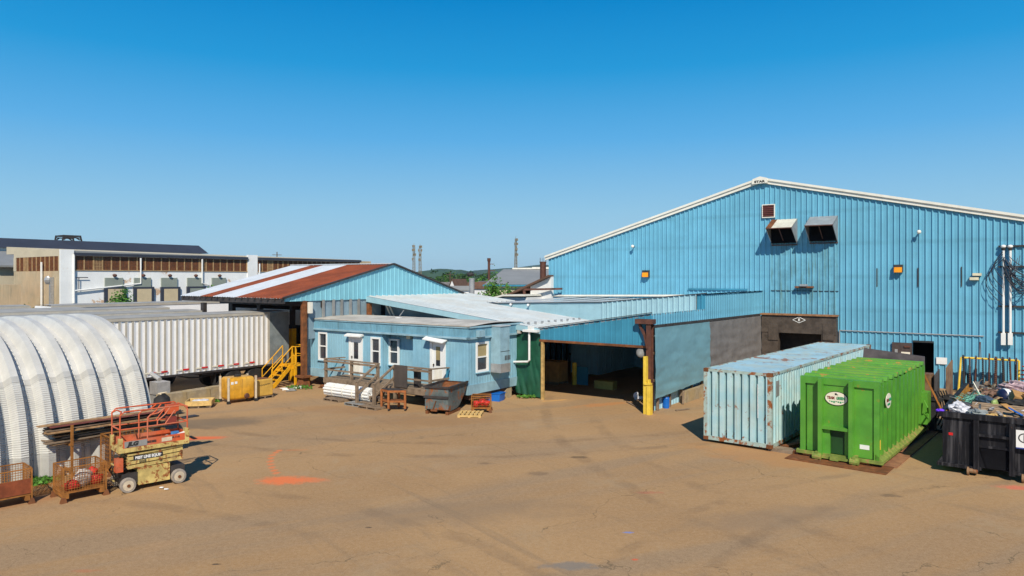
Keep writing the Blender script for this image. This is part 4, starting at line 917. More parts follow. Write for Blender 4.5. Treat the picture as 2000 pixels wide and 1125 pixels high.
def winband(a, b0, b1, zb, zt, n, par, axis='b'):
    P = (lambda s, d0, d1, z0, z1: (a - d1 if False else a + d0, s[0], z0, a + d1, s[1], z1)) if axis == 'b' else (lambda s, d0, d1, z0, z1: (s[0], a - d1, z0, s[1], a - d0, z1))
    for i in range(n):
        s0, s1 = b0 + (b1 - b0) * i / n, b0 + (b1 - b0) * (i + 1) / n
        w_ = MB().box(*P((s0 + .08, s1 - .08), -.15, -.05, zb, zt)).build('window', M['brick'], par)
        mb = MB(); m_ = 6
        for j in range(1, m_): q = s0 + (s1 - s0) * j / m_; mb.box(*P((q - .035, q + .035), -.05, -.01, zb, zt))
        for j in range(1, 4): q = zb + (zt - zb) * j / 4; mb.box(*P((s0 + .08, s1 - .08), -.05, -.02, q - .025, q + .025))
        rd = random.Random(i)
        mb.build('muntin', M['rust'] if rd.random() < .93 else M['mull'], w_)
        mb = MB().box(*P((s1 - .08, s1 + .08), -.1, .03, zb, zt)).build('mullion', M['mull'], par)
winband(AW, wp[0], wp[1], WB, WT, 22, TW); winband(AW, wp[1] + 2, wp[2], WB, WT, 22, TW)
mb = MB(); mb.box(AW - .1, wp[0], WB - .12, AW + .12, wp[2], WB); mb.build('sill', M['mull'], TW)
mb = MB(); mb.box(AW - .3, wp[0] - .2, WT + .06, AW + .45, wp[1], WT + .45); mb.box(AW - .3, wp[1] + 2, WT + .06, AW + .45, wp[2], WT + .45); mb.build('gutter', M['dkroof'], TW)
mb = MB(); mb.hexa([(AW - .2, wp[0] - 1, WT + .4), (AW - .2, wp[2], WT + .4), (AW - 22, wp[2], WT + .6), (AW - 22, wp[0] - 1, WT + .6), (AW - .2, wp[0] - 1, WT + .75), (AW - .2, wp[2], WT + .5), (AW - 22, wp[2], WT + 1.4), (AW - 22, wp[0] - 1, WT + 1.8)]); mb.build('roof', M['parapet'], TW)
# end wall (faces the camera side, -b)
BW = wp[0] - 1.7; e0 = pk(27, 520, b=BW)[0]
mb = MB(); mb.box(e0, BW, 0, AW - .2, BW + .4, 6.9); mb.build('end_wall', M['tanwall'], TW)
winband(BW, e0 + .8, AW - 1.0, 6.9, 9.0, 10, TW, 'a')
mb = MB(); mb.box(e0, BW, 9.0, AW - .4, BW + .4, 10.0); mb.box(e0, BW - .05, 6.9, e0 + .8, BW + .3, 9.0); mb.box(AW - 1.1, BW - .02, 6.9, AW - .3, BW + .3, 9.0); mb.build('end_parapet', M['parapet'], TW)
mb = MB(); mb.hexa([(e0, BW + .4, 9.2), (AW, BW + .4, 9.2), (AW, wp[2], 9.2), (e0, wp[2], 9.2), (e0, BW + .4, 9.8), (AW, BW + .4, 9.8), (AW, wp[2], 9.3), (e0, wp[2], 9.6)]); mb.build('roof', M['gyroof'], TW)
mb = MB(); mb.tube([(pk(81, 560, b=BW - .3)[0], BW - .3, z) for z in (0, 8.2)], .13, 6); mb.build('downpipe', M['white'], TW)
mb = MB(); p = pk(100, 555, b=BW - .3)[0]; mb.box(p - .25, BW - .5, 0, p + .25, BW - .05, 6.0); mb.blob((p - .3, BW - .6, 5.6), (.5, .5, .6), 8, 6, .2); mb.build('vent_duct', M['galv'], TW)
# dock doors and awnings
for i, (x0, x1, y0, y1) in enumerate(((204, 239, 542.5, 561), (261, 293.5, 542.5, 561), (314, 345, 542.5, 561), (365, 395, 542.5, 560), (413, 440, 542.5, 560))):
    b0 = pk(x0, 540, a=AW)[1]; b1 = pk(x1, 540, a=AW)[1]; zt_ = pk(x0, y0, a=AW)[2]; zb_ = pk((x0 + x1) / 2, y1, a=AW)[2]
    MB().box(AW, b0, zb_, AW + .25, b1, zt_).build('dock_awning', M['sage'], TW)
    o = MB().box(AW + .005, b0 - .1, 0, AW + .35, b1 + .45, zb_ + .05).build('dock_frame', M['dkroof'], TW)
    MB().box(AW + .36, b0 + .35, 0, AW + .40, b1 - .0, zb_ - .25).build('dock_door', M['tandoor'] if i < 3 else M['sage'], o)
    MB().blob((AW + .4, (b0 + b1) / 2, zt_ + .35), (.3, .3, .25), 6, 5, .2).build('lamp', M['brownsteel'], TW)
def onW(px, py, d=.3): return pk(px, py, a=AW + d)
mb = MB()
mb.tube([onW(144.5, 497), onW(144.5, 592)], .13, 6); mb.tube([onW(146, 568), onW(275, 554), onW(275, 504)], .13, 6); mb.tube([onW(395, 506), onW(395, 553), onW(410, 557)], .13, 6); mb.tube([onW(507, 515), onW(507, 535)], .13, 6)
for px in (612, 644): mb.tube([onW(px, 516), onW(px, 530)], .12, 6)
mb.build('downpipe', M['white'], TW)
mb = MB(); mb.tube([onW(148, 542), onW(172, 542)], .06, 5); mb.tube([onW(154, 542), onW(154, 565)], .06, 5); mb.build('conduit', M['dkroof'], TW)

# big shed behind with dark monitor roof
BS = -150; b0 = pk(-60, 500, a=BS)[1]; b1 = pk(384, 500, a=BS)[1]
TB = gthing('monitor_shed', 'huge grey shed behind white warehouse with long dark monitor roof', 'building', BS, b0)
mb = MB(); mb.box(BS - 30, b0, 0, BS + 12, b1 + 16, 8.0); mb.build('wall', M['parapet'], TB)
mb = MB(); mb.prism([(BS + 13, b0 - .5, 7.7), (BS + 13, b0 - .5, 8.0), (BS - 1, b0 - .5, 11.0), (BS - 1, b0 - .5, 10.6)], (0, b1 - b0 + 10, 0)); mb.build('roof', M['gyroof'], TB)
mb = MB(); mb.prism([(BS + 12.5, b1 + 9, 8.0), (BS - 1, b1 + 9, 10.9), (BS - 15, b1 + 9, 8)], (0, 24, 0)); mb.build('rear_roof', M['parapet'], TB)
mb = MB(); mb.box(BS - 10, b0, 10.3, BS, b1 + 1, 11.5); mb.build('monitor_wall', M['roof_gray'], TB)
mb = MB(); mb.prism([(BS + .6, b0 - .5, 11.4), (BS - 3.5, b0 - .5, 13.3), (BS - 10.5, b0 - .5, 13.0), (BS - 12, b0 - .5, 11.4)], (0, b1 - b0 + 3, 0)); mb.build('monitor_roof', M['dkroof'], TB)
# frame on the roof
fr = MB()
def fp(px, py): return Vector(pk(px, py, a=BS - 4))
for dz in (0, -3.5):
    q = Vector((dz, 0, 0)); fr.bar(fp(121.5, 474) + q, fp(124, 460) + q, .25); fr.bar(fp(160, 474) + q, fp(157, 461.5) + q, .25); fr.bar(fp(123, 460) + q, fp(158, 461.5) + q, .28); fr.bar(fp(124, 463.5) + q, fp(157, 465) + q, .2)
    fr.bar(fp(125, 468) + q, fp(131, 463.5) + q, .2); fr.bar(fp(156, 469) + q, fp(149, 464.5) + q, .2)
fr.bar(fp(124, 460), fp(124, 460) + Vector((-3.5, 0, 0)), .25); fr.bar(fp(157, 461.5), fp(157, 461.5) + Vector((-3.5, 0, 0)), .25); fr.build('roof_gantry', M['darksteel'], TB)
# small tank shed at left edge
X = (2 - 1000) / F * 95
o = thing('tank_shed', 'low shed with rounded dark brown roof at left picture edge', 'shed', (X - 5.2, 95), -TH)
MB().box(-6, 0, 0, 2.4, 6, 5.0).build('wall', M['tanwall'], o); MB().tube([(-6, 1.5, 4.7), (2.4, 1.5, 4.7)], .9, 10).build('roof', M['brownsteel'], o); MB().box(-3.5, -.06, 1.2, 1.4, .02, 4.0).build('door', M['galv'], o)
mb = MB(); mb.tube([(3.2, -1, 0), (3.2, -1, 4.9)], .1, 6); mb.build('post', M['darksteel'], o)

# beige shed and white shed in the gap
o = thing('beige_shed', 'beige walled shed with wide grey hipped roof left of big blue wall', 'building', ((952 - 1000) / F * 95, 95), -R(13.5))
MB().box(0, 0, 0, 16, 14, 5.05).build('wall', M['parapet'], o)
mb = MB(); mb.prism([(-.4, -.4, 5.05), (-.4, 10.3, 7.2), (-.4, 10.3, 7.0), (-.4, 0, 4.9)], (17, 0, 0)); mb.prism([(-.4, 10.3, 7.2), (-.4, 20.5, 5.0), (-.4, 20.5, 4.8), (-.4, 10.3, 7.0)], (17, 0, 0)); mb.build('roof', M['gyroof'], o)
MB().box(-.5, -.55, 4.8, 16.5, -.38, 5.02).build('eave_trim', M['blue2'], o); mb = MB(); mb.bar((1, 10.3, 7.3), (16, 10.3, 7.3), .4, .2); mb.box(4, 9.9, 7.2, 8.5, 10.7, 7.5); mb.build('ridge_vent', M['trimwhite'], o)
WS = FB - .75; q0 = pk(985, 577, b=WS); q1 = pk(1070.5, 537, b=WS)
o = gthing('white_shed', 'white walled shed with steep brown roof edge touching big blue wall', 'building', q0[0], WS)
ql = pk(1030, 575, b=WS)[0]
zw = lambda a: q0[2] + (q1[2] - q0[2]) * (a - q0[0]) / (q1[0] - q0[0])
MB().prism([(ql, WS + .4, 0), (q1[0], WS + .4, 0), (q1[0], WS + .4, zw(q1[0]) - .1), (ql, WS + .4, zw(ql) - .1)], (0, 14, 0)).build('wall', M['white'], o)
MB().hexa([(q0[0], WS, q0[2] - .15), (q1[0], WS, q1[2] - .15), (q1[0], WS + 16, q1[2] - .15), (q0[0], WS + 16, q0[2] - .15), (q0[0], WS, q0[2]), (q1[0], WS, q1[2]), (q1[0], WS + 16, q1[2]), (q0[0], WS + 16, q0[2])]).build('roof', M['brownroof'], o)
mb = MB(); f_ = lambda px, py: Vector(pk(px, py, b=WS - .3)); mb.bar(f_(1024, 565.5), f_(1024, 588), .14); mb.bar(f_(1024, 565.5), Vector(pk(1098, 564, b=FB - .35)), .14); mb.build('pipe_frame', M['brownsteel'], o)
p = pk(1034, 580, b=WS + .8); MB().box(p[0] - .3, WS + .25, p[2] - .1, p[0] + .2, WS + .39, p[2] + .08).build('wall_hood', M['brownsteel'], o)
o = gthing('white_annex', 'low white gabled annex at foot of white shed', 'building', q0[0], WS)
r0 = pk(950, 588, b=WS - 1.5); r1 = pk(986, 578, b=WS - 1.5); r2 = pk(1030, 578, b=WS - 1.5)
MB().prism([(r0[0], WS - 1.5, 0), (r2[0], WS - 1.5, 0), (r2[0], WS - 1.5, r2[2] - .1), (r1[0], WS - 1.5, r1[2] - .1), (r0[0], WS - 1.5, r0[2])], (0, 8, 0)).build('wall', M['whitewall'], o)
MB().prism([(r0[0] - .2, WS - 1.8, r0[2] - .02), (r1[0], WS - 1.8, r1[2] - .02), (r2[0], WS - 1.8, r2[2] - .02), (r2[0], WS - 1.8, r2[2] + .1), (r1[0], WS - 1.8, r1[2] + .1), (r0[0] - .2, WS - 1.8, r0[2] + .1)], (0, 9, 0)).build('roof', M['trimwhite'], o)

# ------------------------------------------------------------------ office trailer
OB, OA, OA0, OB1 = 25.04, -20.8, -32.35, 29.2; OZ0, OZ1, OZF = .56, 3.70, 3.16
TO = gthing('office_trailer', 'long pale blue timber office trailer with white doors and flat roof', 'building', OA, OB)
oa = lambda px, py=690: pk(px, py, b=OB)[0]
oz = lambda px, py: pk(px, py, b=OB)[2]
ra0, ra1 = oa(747), oa(806.5); RD = .55
GR = [(0, 0), (.82, 0), (.86, -.012), (.96, -.012), (1, 0)]
wins = [(624.5, 637.5, 652, 700), (727, 741, 662, 710)]; doors = [(686, 705.5, 662, 733), (845, 866.5, 670, 752)]
def rect(x0, x1, y0, y1, fz_=oz, fx=oa): return (fx(x0, (y0+y1)/2), fx(x1, (y0+y1)/2), fz_((x0+x1)/2, y1), fz_((x0+x1)/2, y0))
wr = [rect(*w_) for w_ in wins]; dr = [rect(*d_) for d_ in doors]
mb = MB(); P = lambda s, d, z: (s, OB - d, z)
clad(mb, P, OA0, ra0, OZ0, OZF, .2, GR, wr + dr); clad(mb, P, ra1, OA, OZ0, OZF, .2, GR, wr + dr)
clad(mb, lambda s, d, z: (s, OB + RD - d, z), ra0, ra1, OZ0, OZF, .2, GR)
clad(mb, lambda s, d, z: (ra1 - d, s, z), OB, OB + RD, OZ0, OZF, .2, GR); clad(mb, lambda s, d, z: (ra0 + d, s, z), OB, OB + RD, OZ0, OZF, .2, GR)
mb.build('front_wall', M['office'], TO)
mb = MB(); ew = (pk(932, 690, a=OA)[1], pk(951, 690, a=OA)[1], pk(941, 722, a=OA)[2], pk(941, 672, a=OA)[2])
clad(mb, lambda s, d, z: (OA + d, s, z), OB, OB1, OZ0, OZF + .1, .2, GR, [ew]); mb.face((OA0, OB, OZ0), (OA0, OB1, OZ0), (OA0, OB1, OZ1), (OA0, OB, OZ1)); mb.face((OA0, OB1, OZ0), (OA, OB1, OZ0), (OA, OB1, OZ1), (OA0, OB1, OZ1)); mb.build('end_wall', M['office'], TO)
mb = MB(); mb.box(OA0 - .05, OB - .035, OZ0 - .02, ra0, OB - .005, OZ0 + .42); mb.box(ra1, OB - .035, OZ0 - .02, OA + .03, OB - .005, OZ0 + .42); mb.box(OA + .005, OB - .035, OZ0 - .02, OA + .035, OB1, OZ0 + .42); mb.build('skirt', M['office_skirt'], TO)
mb = MB()
for k in range(3): mb.box(OA0 + 1 + k * 4, OB + .3, .25, OA0 + 1.2 + k * 4, OB1 - .3, OZ0)
mb.box(OA - .4, OB + .2, .28, OA - .1, OB1 - .6, OZ0 - .02); mb.box(OA0, OB + .5, OZ0 - .02, OA, OB1 - .1, OZ0 + .02); mb.build('underframe', M['brownroof'], TO)
mb = MB(); P2 = lambda s, d, z: (s, OB - .09 - d, z); clad(mb, P2, OA0 - .08, OA + .09, OZF, OZ1 - .1, .2, GR); mb.face((OA0 - .08, OB - .09, OZF), (OA + .09, OB - .09, OZF), (OA + .09, OB + .1, OZF), (OA0 - .08, OB + .1, OZF))
clad(mb, lambda s, d, z: (OA + .09 + d, s, z), OB - .09, OB1, OZF, OZ1 - .1, .2, GR); mb.build('fascia', M['office_fascia'], TO)
mb = MB(); mb.box(OA0 - .12, OB - .14, OZF - .07, OA + .13, OB - .0, OZF + .02); mb.box(OA + .005, OB - .14, OZF - .07, OA + .13, OB1, OZF + .02); mb.box(OA0 - .12, OB - .13, OZ1 - .1, OA + .14, OB - .0, OZ1 - .02); mb.box(OA, OB - .13, OZ1 - .1, OA + .14, OB1, OZ1 - .02); mb.build('trim', M['office_skirt'], TO)
mb = MB(); mb.sheet(lambda u, v: (OA0 - .14 + (OA - OA0 + .3) * u, OB - .16 + (OB1 - OB + .3) * v, OZ1 - .015 + .10 * math.sin(3.14 * v) + .025 * noise.noise(Vector((u * 9, v * 4, 0)))), 40, 14)
mb.box(OA0 - .13, OB - .145, OZ1 - .04, OA + .15, OB - .1, OZ1 + .02); mb.build('roof', M['office_roof'], TO)
o = MB().lathe((-27.2, OB + 1.9, OZ1 + .05), [(.2, 0), (.18, .05), (.05, .06)], 12).build('roof_vent', M['white'], TO); MB().bar((-27.2, OB + 1.9, OZ1 + .1), (-26.8, OB + 1.9, OZ1 + .5), .03).build('handle', M['galv'], o)
def window(rc, yb, par, axis='b', fw=.09, hood_=False, blind=None, sash=True):
    s0, s1, z0, z1 = rc
    B = (lambda a0, a1, d0, d1, q0, q1: (a0, yb - d1, q0, a1, yb - d0, q1)) if axis == 'b' else (lambda a0, a1, d0, d1, q0, q1: (yb + d0, a0, q0, yb + d1, a1, q1))
    w_ = MB().box(*B(s0, s1, -.06, -.04, z0, z1)).build('window', M['glass'], par)
    mb = MB(); mb.box(*B(s0 - fw, s0, -.05, .04, z0 - fw, z1 + fw)); mb.box(*B(s1, s1 + fw, -.05, .04, z0 - fw, z1 + fw)); mb.box(*B(s0, s1, -.05, .04, z1, z1 + fw)); mb.box(*B(s0, s1, -.05, .04, z0 - fw, z0))
    if sash: zm = (z0 + z1) / 2; mb.box(*B(s0, s1, -.04, .0, zm - .03, zm + .03))
    mb.build('frame', M['white'], w_)
    MB().box(*B(s0 - fw - .03, s1 + fw + .03, .0, .1, z0 - fw - .04, z0 - fw)).build('sill', M['office'], w_)
    if blind: MB().box(*B(s0 + .01, s1 - .01, -.039, -.03, z1 - (z1 - z0) * blind, z1)).build('blind', M['blind'], w_)
    return w_
for rc in wr: window(rc, OB, TO)
cr = rect(764.5, 779.5, 665, 709, lambda x, y: pk(x, y, b=OB + RD)[2], lambda x, y: pk(x, y, b=OB + RD)[0]); window(cr, OB + RD - .09, TO)
window(ew, OA, TO, 'a', .1, blind=.5)
for i, rc in enumerate(dr):
    s0, s1, z0, z1 = rc; z0 = .84
    mb = MB(); mb.box(s0 + .03, OB - .02, z0, s1 - .03, OB + .02, z1); d_ = mb.build('door', M['white'], TO)
    mb = MB(); mb.box(s0 - .14, OB - .05, z0, s0 + .02, OB + .03, z1 + .12); mb.box(s1 - .02, OB - .05, z0, s1 + .14, OB + .03, z1 + .12); mb.box(s0 + .02, OB - .05, z1, s1 - .02, OB + .03, z1 + .12); mb.build('frame', M['white'], d_)
    zw0, zw1 = z0 + (z1 - z0) * .46, z1 - .17; g0, g1 = s0 + .24, s1 - .2
    wn = MB().box(g0, OB - .03, zw0, g1, OB - .022, zw1).build('window', M['glass'], d_)
    if i: MB().box(g0 + .01, OB - .036, zw0 + (zw1 - zw0) * .3, g1 - .01, OB - .031, zw1).build('blind', M['blind'], d_)
    mb = MB()
    for q in (0, 1):
        x0 = s0 + .14 + q * (s1 - s0 - .2) / 2; mb.box(x0, OB - .032, z0 + .2, x0 + (s1 - s0) * .33, OB - .021, z0 + .75)
    mb.build('panel', M['trimwhite'], d_); MB().blob((s0 + .12, OB - .07, z0 + .95), (.035, .05, .06), 6, 5, 0).build('handle', M['darksteel'], d_)
    mb = MB()
    if i == 0: mb.hexa([(s0 - .22, OB - .30, z1 + .13), (s1 + .22, OB - .30, z1 + .13), (s1 + .22, OB - .01, z1 + .18), (s0 - .22, OB - .01, z1 + .18), (s0 - .22, OB - .30, z1 + .2), (s1 + .22, OB - .30, z1 + .2), (s1 + .22, OB - .01, z1 + .3), (s0 - .22, OB - .01, z1 + .3)])
    else: mb.hexa([(s0 - .3, OB - .4, z1 + .16), (s1 + .25, OB - .4, z1 + .04), (s1 + .25, OB - .01, z1 + .14), (s0 - .3, OB - .01, z1 + .3), (s0 - .3, OB - .4, z1 + .2), (s1 + .25, OB - .4, z1 + .08), (s1 + .25, OB - .01, z1 + .2), (s0 - .3, OB - .01, z1 + .36)])
    mb.build('door_canopy', M['white'], d_)
MB().box(ra1 - .55, OB + .1, OZF - .25, ra1 - .3, OB + .35, OZF - .06).build('lamp', M['beige'], TO)
# end-wall fittings
b0, b1 = pk(957, 690, a=OA)[1], pk(988, 690, a=OA + .4)[1]
z1 = pk(973, 637, a=OA + .3)[2]
o = MB().box(OA + .04, b0, 1.85, OA + .62, b1, z1).build('wall_cabinet', M['office_skirt'], TO)
MB().box(OA + .05, b0 - .02, .98 + .45, OA + .66, b1 + .02, 1.848).build('air_conditioner', M['galv'], o)
mb = MB()
for k in range(4): mb.box(OA + .622, b0 + .35 + k * .12, 2.0, OA + .628, b0 + .42 + k * .12, 2.22)
mb.build('vent', M['darksteel'], o); mb = MB(); mb.box(OA + .622, b0, 2.42, OA + .63, b1, 2.44); mb.build('seam', M['darksteel'], o)
MB().box(OA - .0, b0 - .03, z1, OA + .66, b1 + .03, z1 + .04).build('top', M['roof_gray'], o)
b = pk(935, 645, a=OA + .1)[1]; MB().box(OA + .1, b - .2, OZF + .02, OA + .3, b + .22, OZF + .32).build('vent_hood', M['office_skirt'], TO)
MB().box(OA + .14, OB1 - .55, OZ1 - .55, OA + .32, OB1 - .1, OZ1 - .15).build('beam_end', M['office_roof'], TO)
b = pk(989, 775, a=OA - .1)[1]; o = gplace(MB().hexa([(OA - .4, b - .45, 0), (OA - .0, b - .45, 0), (OA - .0, b + .3, 0), (OA - .4, b + .3, 0), (OA - .4, b - .05, .5), (OA - .0, b - .05, .5), (OA - .0, b + .3, .5), (OA - .4, b + .3, .5)]).build('concrete_pier', M['concrete']), OA, b); tag(o, 'wedge shaped concrete pier under right corner of office trailer', 'block')
x, y = gp(973, 785); o = thing('blue_bin', 'bright blue plastic bin under the right end of office trailer', 'bin', (x - .15, y + .45), -TH + .2); o.scale = (.78, .78, .85)
mb = MB(); mb.hexa([(-.45, -.35, 0), (.45, -.35, 0), (.45, .35, 0), (-.45, .35, 0), (-.5, -.4, .42), (.5, -.4, .42), (.5, .4, .42), (-.5, .4, .42)]); mb.build('body', M['bluep'], o); MB().box(-.53, -.43, .42, .53, .43, .46).build('rim', M['bluep'], o)

# ------------------------------------------------------------------ timber deck and stairs
DB = 23.6; da0 = pk(634, 740, b=DB)[0]; da1 = pk(841, 740, b=DB)[0]; DZ = .84
TD = gthing('timber_deck', 'weathered timber deck with railings and steps before office doors', 'deck', da0, DB)
mb = MB(); k = DB
while k < OB - .1: mb.box(da0, k, DZ - .04, da1, k + .13, DZ); k += .145
mb.build('floor', M['wood'], TD)
mb = MB(); mb.box(da0 - .05, DB - .05, DZ - .26, da1 + .03, DB - .005, DZ - .005); mb.box(da0 - .05, DB - .005, DZ - .26, da0 - .005, OB - .1, DZ - .045); mb.build('rim_board', M['wood'], TD)
st0, st1 = -25.25, -24.1; posts = [da0 + .06, pk(685.5, 740, b=DB)[0], st0, st1, da1 - .06]
for a in posts: MB().box(a - .06, DB - .02, 0, a + .06, DB + .1, DZ + .93).build('post', M['wood'], TD)
mb = MB()
for (a0, a1) in ((posts[0] - .08, st0 + .06), (st1 - .06, da1)):
    mb.box(a0, DB - .05, DZ + .93, a1, DB + .12, DZ + .985); mb.box(a0, DB - .06, DZ + .80, a1, DB - .022, DZ + .90); mb.box(a0, DB - .05, DZ + .38, a1, DB - .021, DZ + .46)
for a in (da0 + .04, da1 - .04): mb.bar((a, DB, DZ + .955), (a, OB - .15, DZ + .9), .12, .05); mb.bar((a, DB, DZ + .42), (a, OB - .15, DZ + .4), .05, .09)
mb.build('railing', M['wood'], TD)
for a in (da0 + .04,): MB().bar((a, OB - .5, DZ + .88), (a - .25, OB - 1.0, DZ - .1), .1, .04).build('brace', M['blue2'], TD)
MB().bar((da1 - .04, OB - .2, DZ + .88), (da1 - .15, OB - .3, DZ), .1, .05).build('brace', M['blue2'], TD)
sy = DB - 1.28
for a in (st0, st1):
    MB().box(a - .06, sy - .05, 0, a + .06, sy + .07, 1.05).build('stair_post', M['wood'], TD)
    MB().bar((a, sy, 1.05), (a, DB, DZ + .95), .12, .07).build('handrail', M['wood'], TD); MB().bar((a, sy, .5), (a, DB, DZ + .42), .05, .1).build('lower_rail', M['wood'], TD)
for k in range(3):
    mb = MB(); y1 = sy + .02 + k * .4; z = .14 + k * .22
    mb.box(st0 + .08, y1, z, st1 - .08, y1 + .12, z + .035); mb.box(st0 + .08, y1 + .16, z, st1 - .08, y1 + .3, z + .035)
    for q in range(4): a = st0 + .1 + q * .29; mb.box(a, y1 + .0, z - .12, a + .06, y1 + .3, z)
    mb.build('step', M['wood'], TD)
a0, a1 = pk(770, 740, b=DB - .09)[0], pk(795, 740, b=DB - .09)[0]
o = gplace(MB().box(a0, DB - .1, DZ + .0, a1, DB - .065, DZ + 1.02).build('dark_board', M['darksteel']), a0, DB - .1, 0); o.data.materials[0] = M_('dark_mat', (.075, .06, .052), .8); tag(o, 'dark brown flat board leaning on deck railing right of steps', 'board')
x, y = gw(-22.95, DB + .35); o = MB().box(-.12, -.12, DZ, .12, .12, DZ + .72).box(-.18, -.1, DZ + .72, .18, .1, DZ + .86).build('ash_stand', M['darksteel'], loc=(x, y), rz=-TH); tag(o, 'small dark stand on deck behind the dark board', 'stand')

# ------------------------------------------------------------------ arched metal hut
hx, hy = -13.8 + .02, 20.7; HE = (-11.85, 23.4)
th = math.atan2(2.7, 1.95) - math.pi / 2
o = HT = thing('arched_hut', 'ribbed pale metal arched hut at the left, open far end', 'hut', HE, -TH)
PIT, HW, HH = .69, 4.4, 4.33; NR = 17
def arc_pts(n=260):
    pts = []
    for i in range(1201):
        t = math.pi * i / 1200; c, s = math.cos(t), math.sin(t); e = 2 / 2.4
        pts.append((HW * abs(c) ** e * (1 if c > 0 else -1), HH * abs(s) ** e))
    L = [0]
    for p, q in zip(pts, pts[1:]): L.append(L[-1] + math.dist(p, q))
    out = []; j = 0
    for i in range(n + 1):
        d = L[-1] * i / n
        while j < len(L) - 2 and L[j + 1] < d: j += 1
        t = (d - L[j]) / max(1e-9, L[j+1] - L[j]); out.append((pts[j][0] + (pts[j+1][0] - pts[j][0]) * t, pts[j][1] + (pts[j+1][1] - pts[j][1]) * t, d))
    return out, L[-1]
def hut_rib(smooth_zone, zlo, zhi, corr, nseg, mbx, d_out=0.0, near_only=False):
    ap, L = arc_pts(nseg)
    prof = [(0, 0), (.02, .012), (.05, .012), (.07, 0), (.26, .0), (.44, .27), (.72, .27), (.78, .0), (1, 0)]
    for j, (p, q) in enumerate(zip(ap, ap[1:])):
        if near_only and p[0] < -.5: break
        zm = (p[1] + q[1]) / 2
        if not (zlo <= zm < zhi): continue
        def pos(pt, fr, d, k, jj):
            nx, nz = 2.4 * abs(pt[0] / HW) ** 1.4 / HW * (1 if pt[0] > 0 else -1), 2.4 * abs(pt[1] / HH) ** 1.4 / HH
            l = math.hypot(nx, nz) or 1; c = (.014 if jj % 2 else -.004) * corr + d + d_out
            return (-HW + pt[0] + nx / l * c, -(k + 1 - fr) * PIT, pt[1] + nz / l * c)
        for k in range(NR):
            for (f0, d0), (f1, d1) in zip(prof, prof[1:]):
                mbx.face(pos(p, f0, d0, k, j), pos(p, f1, d1, k, j), pos(q, f1, d1, k, j + 1), pos(q, f0, d0, k, j + 1))
mb = MB(); hut_rib(0, .62, 2.78, 1, 460, mb); mb.build('side_panel', M['hut'], HT)
mb = MB(); hut_rib(0, 2.78, 9, .25, 230, mb); mb.build('roof_panel', M['hut'], HT)
mb = MB(); hut_rib(0, -.1, .66, 0, 120, mb, .008, True); mb.build('base_panel', M['hutbase'], HT)
for zc in (.70, 2.82): mb = MB(); hut_rib(0, zc - .12, zc + .02, 0, 230, mb, .012, True); mb.build('joint_strip', M['hutbase'], HT)
# bolts along rib edges and joints
ap, L = arc_pts(230); mb = MB()
for k in range(NR):
    for j in range(4, 140, 3):
        p = ap[j]; nx, nz = 2.4 * abs(p[0] / HW) ** 1.4 / HW * (1 if p[0] > 0 else -1), 2.4 * abs(p[1] / HH) ** 1.4 / HH; l = math.hypot(nx, nz)
        c = Vector((-HW + p[0] + nx / l * .05, -(k + .04) * PIT, p[1] + nz / l * .05)); mb.box(c.x - .012, c.y - .012, c.z - .012, c.x + .012, c.y + .012, c.z + .012)
mb.build('bolt', M['bolt'], HT).__setitem__('kind', 'stuff')
mb = MB()
prev = None
for p in ap:
    c = Vector((-HW + p[0], .015, p[1]))
    if prev is not None: mb.bar(prev, c, .06, .09, up=(0, 1, 0))
    prev = c
mb.build('end_frame', M['hutbase'], HT)
mb = MB(); mb.tube([(-.1, .02, 2.75), (.45, .02, 2.6)], .07, 8); mb.build('end_pipe', M['hutbase'], HT)

# ------------------------------------------------------------------ shipping container
TCN = R(39.5); cn = Vector((8.8 - 2.44 * math.cos(TCN), 24.1 + 2.44 * math.sin(TCN), .1))
T = thing('shipping_container', 'long faded light blue shipping container with rusty corners and roof', 'container', cn, -TCN)
CW, CL, CHH = 2.44, 13.7, 2.55
mb = MB(); clad(mb, lambda s, d, z: (s, .05 - d, z), .14, CW - .14, .14, CHH - .1, .275, [(0, -.12), (.10, -.12), (.18, .045), (.80, .045), (.86, -.12), (1, -.12)]); mb.build('end_wall', M['contblue'], T)
mb = MB()
for x, sg in ((CW - .05, 1), (.05, -1)): clad(mb, lambda s, d, z: (x + sg * d, s, z), .16, CL - .16, .14, CHH - .1, .275, [(0, 0), (.28, 0), (.42, .04), (.78, .04), (.92, 0), (1, 0)])
mb.face((0.05, CL - .04, .1), (CW - .05, CL - .04, .1), (CW - .05, CL - .04, CHH - .1), (.05, CL - .04, CHH - .1)); mb.build('side_wall', M['contblue'], T)
mb = MB(); clad(mb, lambda s, d, z: (z, s, CHH - .03 + d), .1, CL - .1, .06, CW - .06, .38, [(0, 0), (.3, 0), (.4, .012), (.9, .012), (1, 0)]); mb.box(.05, .05, .05, CW - .05, CL - .05, .12); mb.build('roof', M['controof'], T)
mb = MB()
for x in (0, CW - .14):
    for y in (0, CL - .12): mb.box(x, y, .0, x + .14, y + .12, CHH)
for y in (0, CL - .1): mb.box(.14, y + .01, CHH - .1, CW - .14, y + .09, CHH - .005); mb.box(.14, y + .01, .0, CW - .14, y + .09, .14)
for x in (0, CW - .07): mb.box(x, .12, CHH - .09, x + .07, CL - .12, CHH - .005); mb.box(x, .12, .0, x + .07, CL - .12, .14)
mb.build('frame', M['contframe'], T)
mb = MB()
for x in (-.005, CW - .175):
    for y in (-.005, CL - .175):
        for z in (-.005, CHH - .12): mb.box(x, y, z, x + .18, y + .18, z + .125)
mb.build('corner_casting', M['rust'], T)
MB().box(CW - .005, .45, 1.72, CW - .002, .78, 2.25).xf(Matrix.Translation((.0, 0, 0))).build('data_plate', M['galv'], T)
mb = MB(); rnd = random.Random(5)
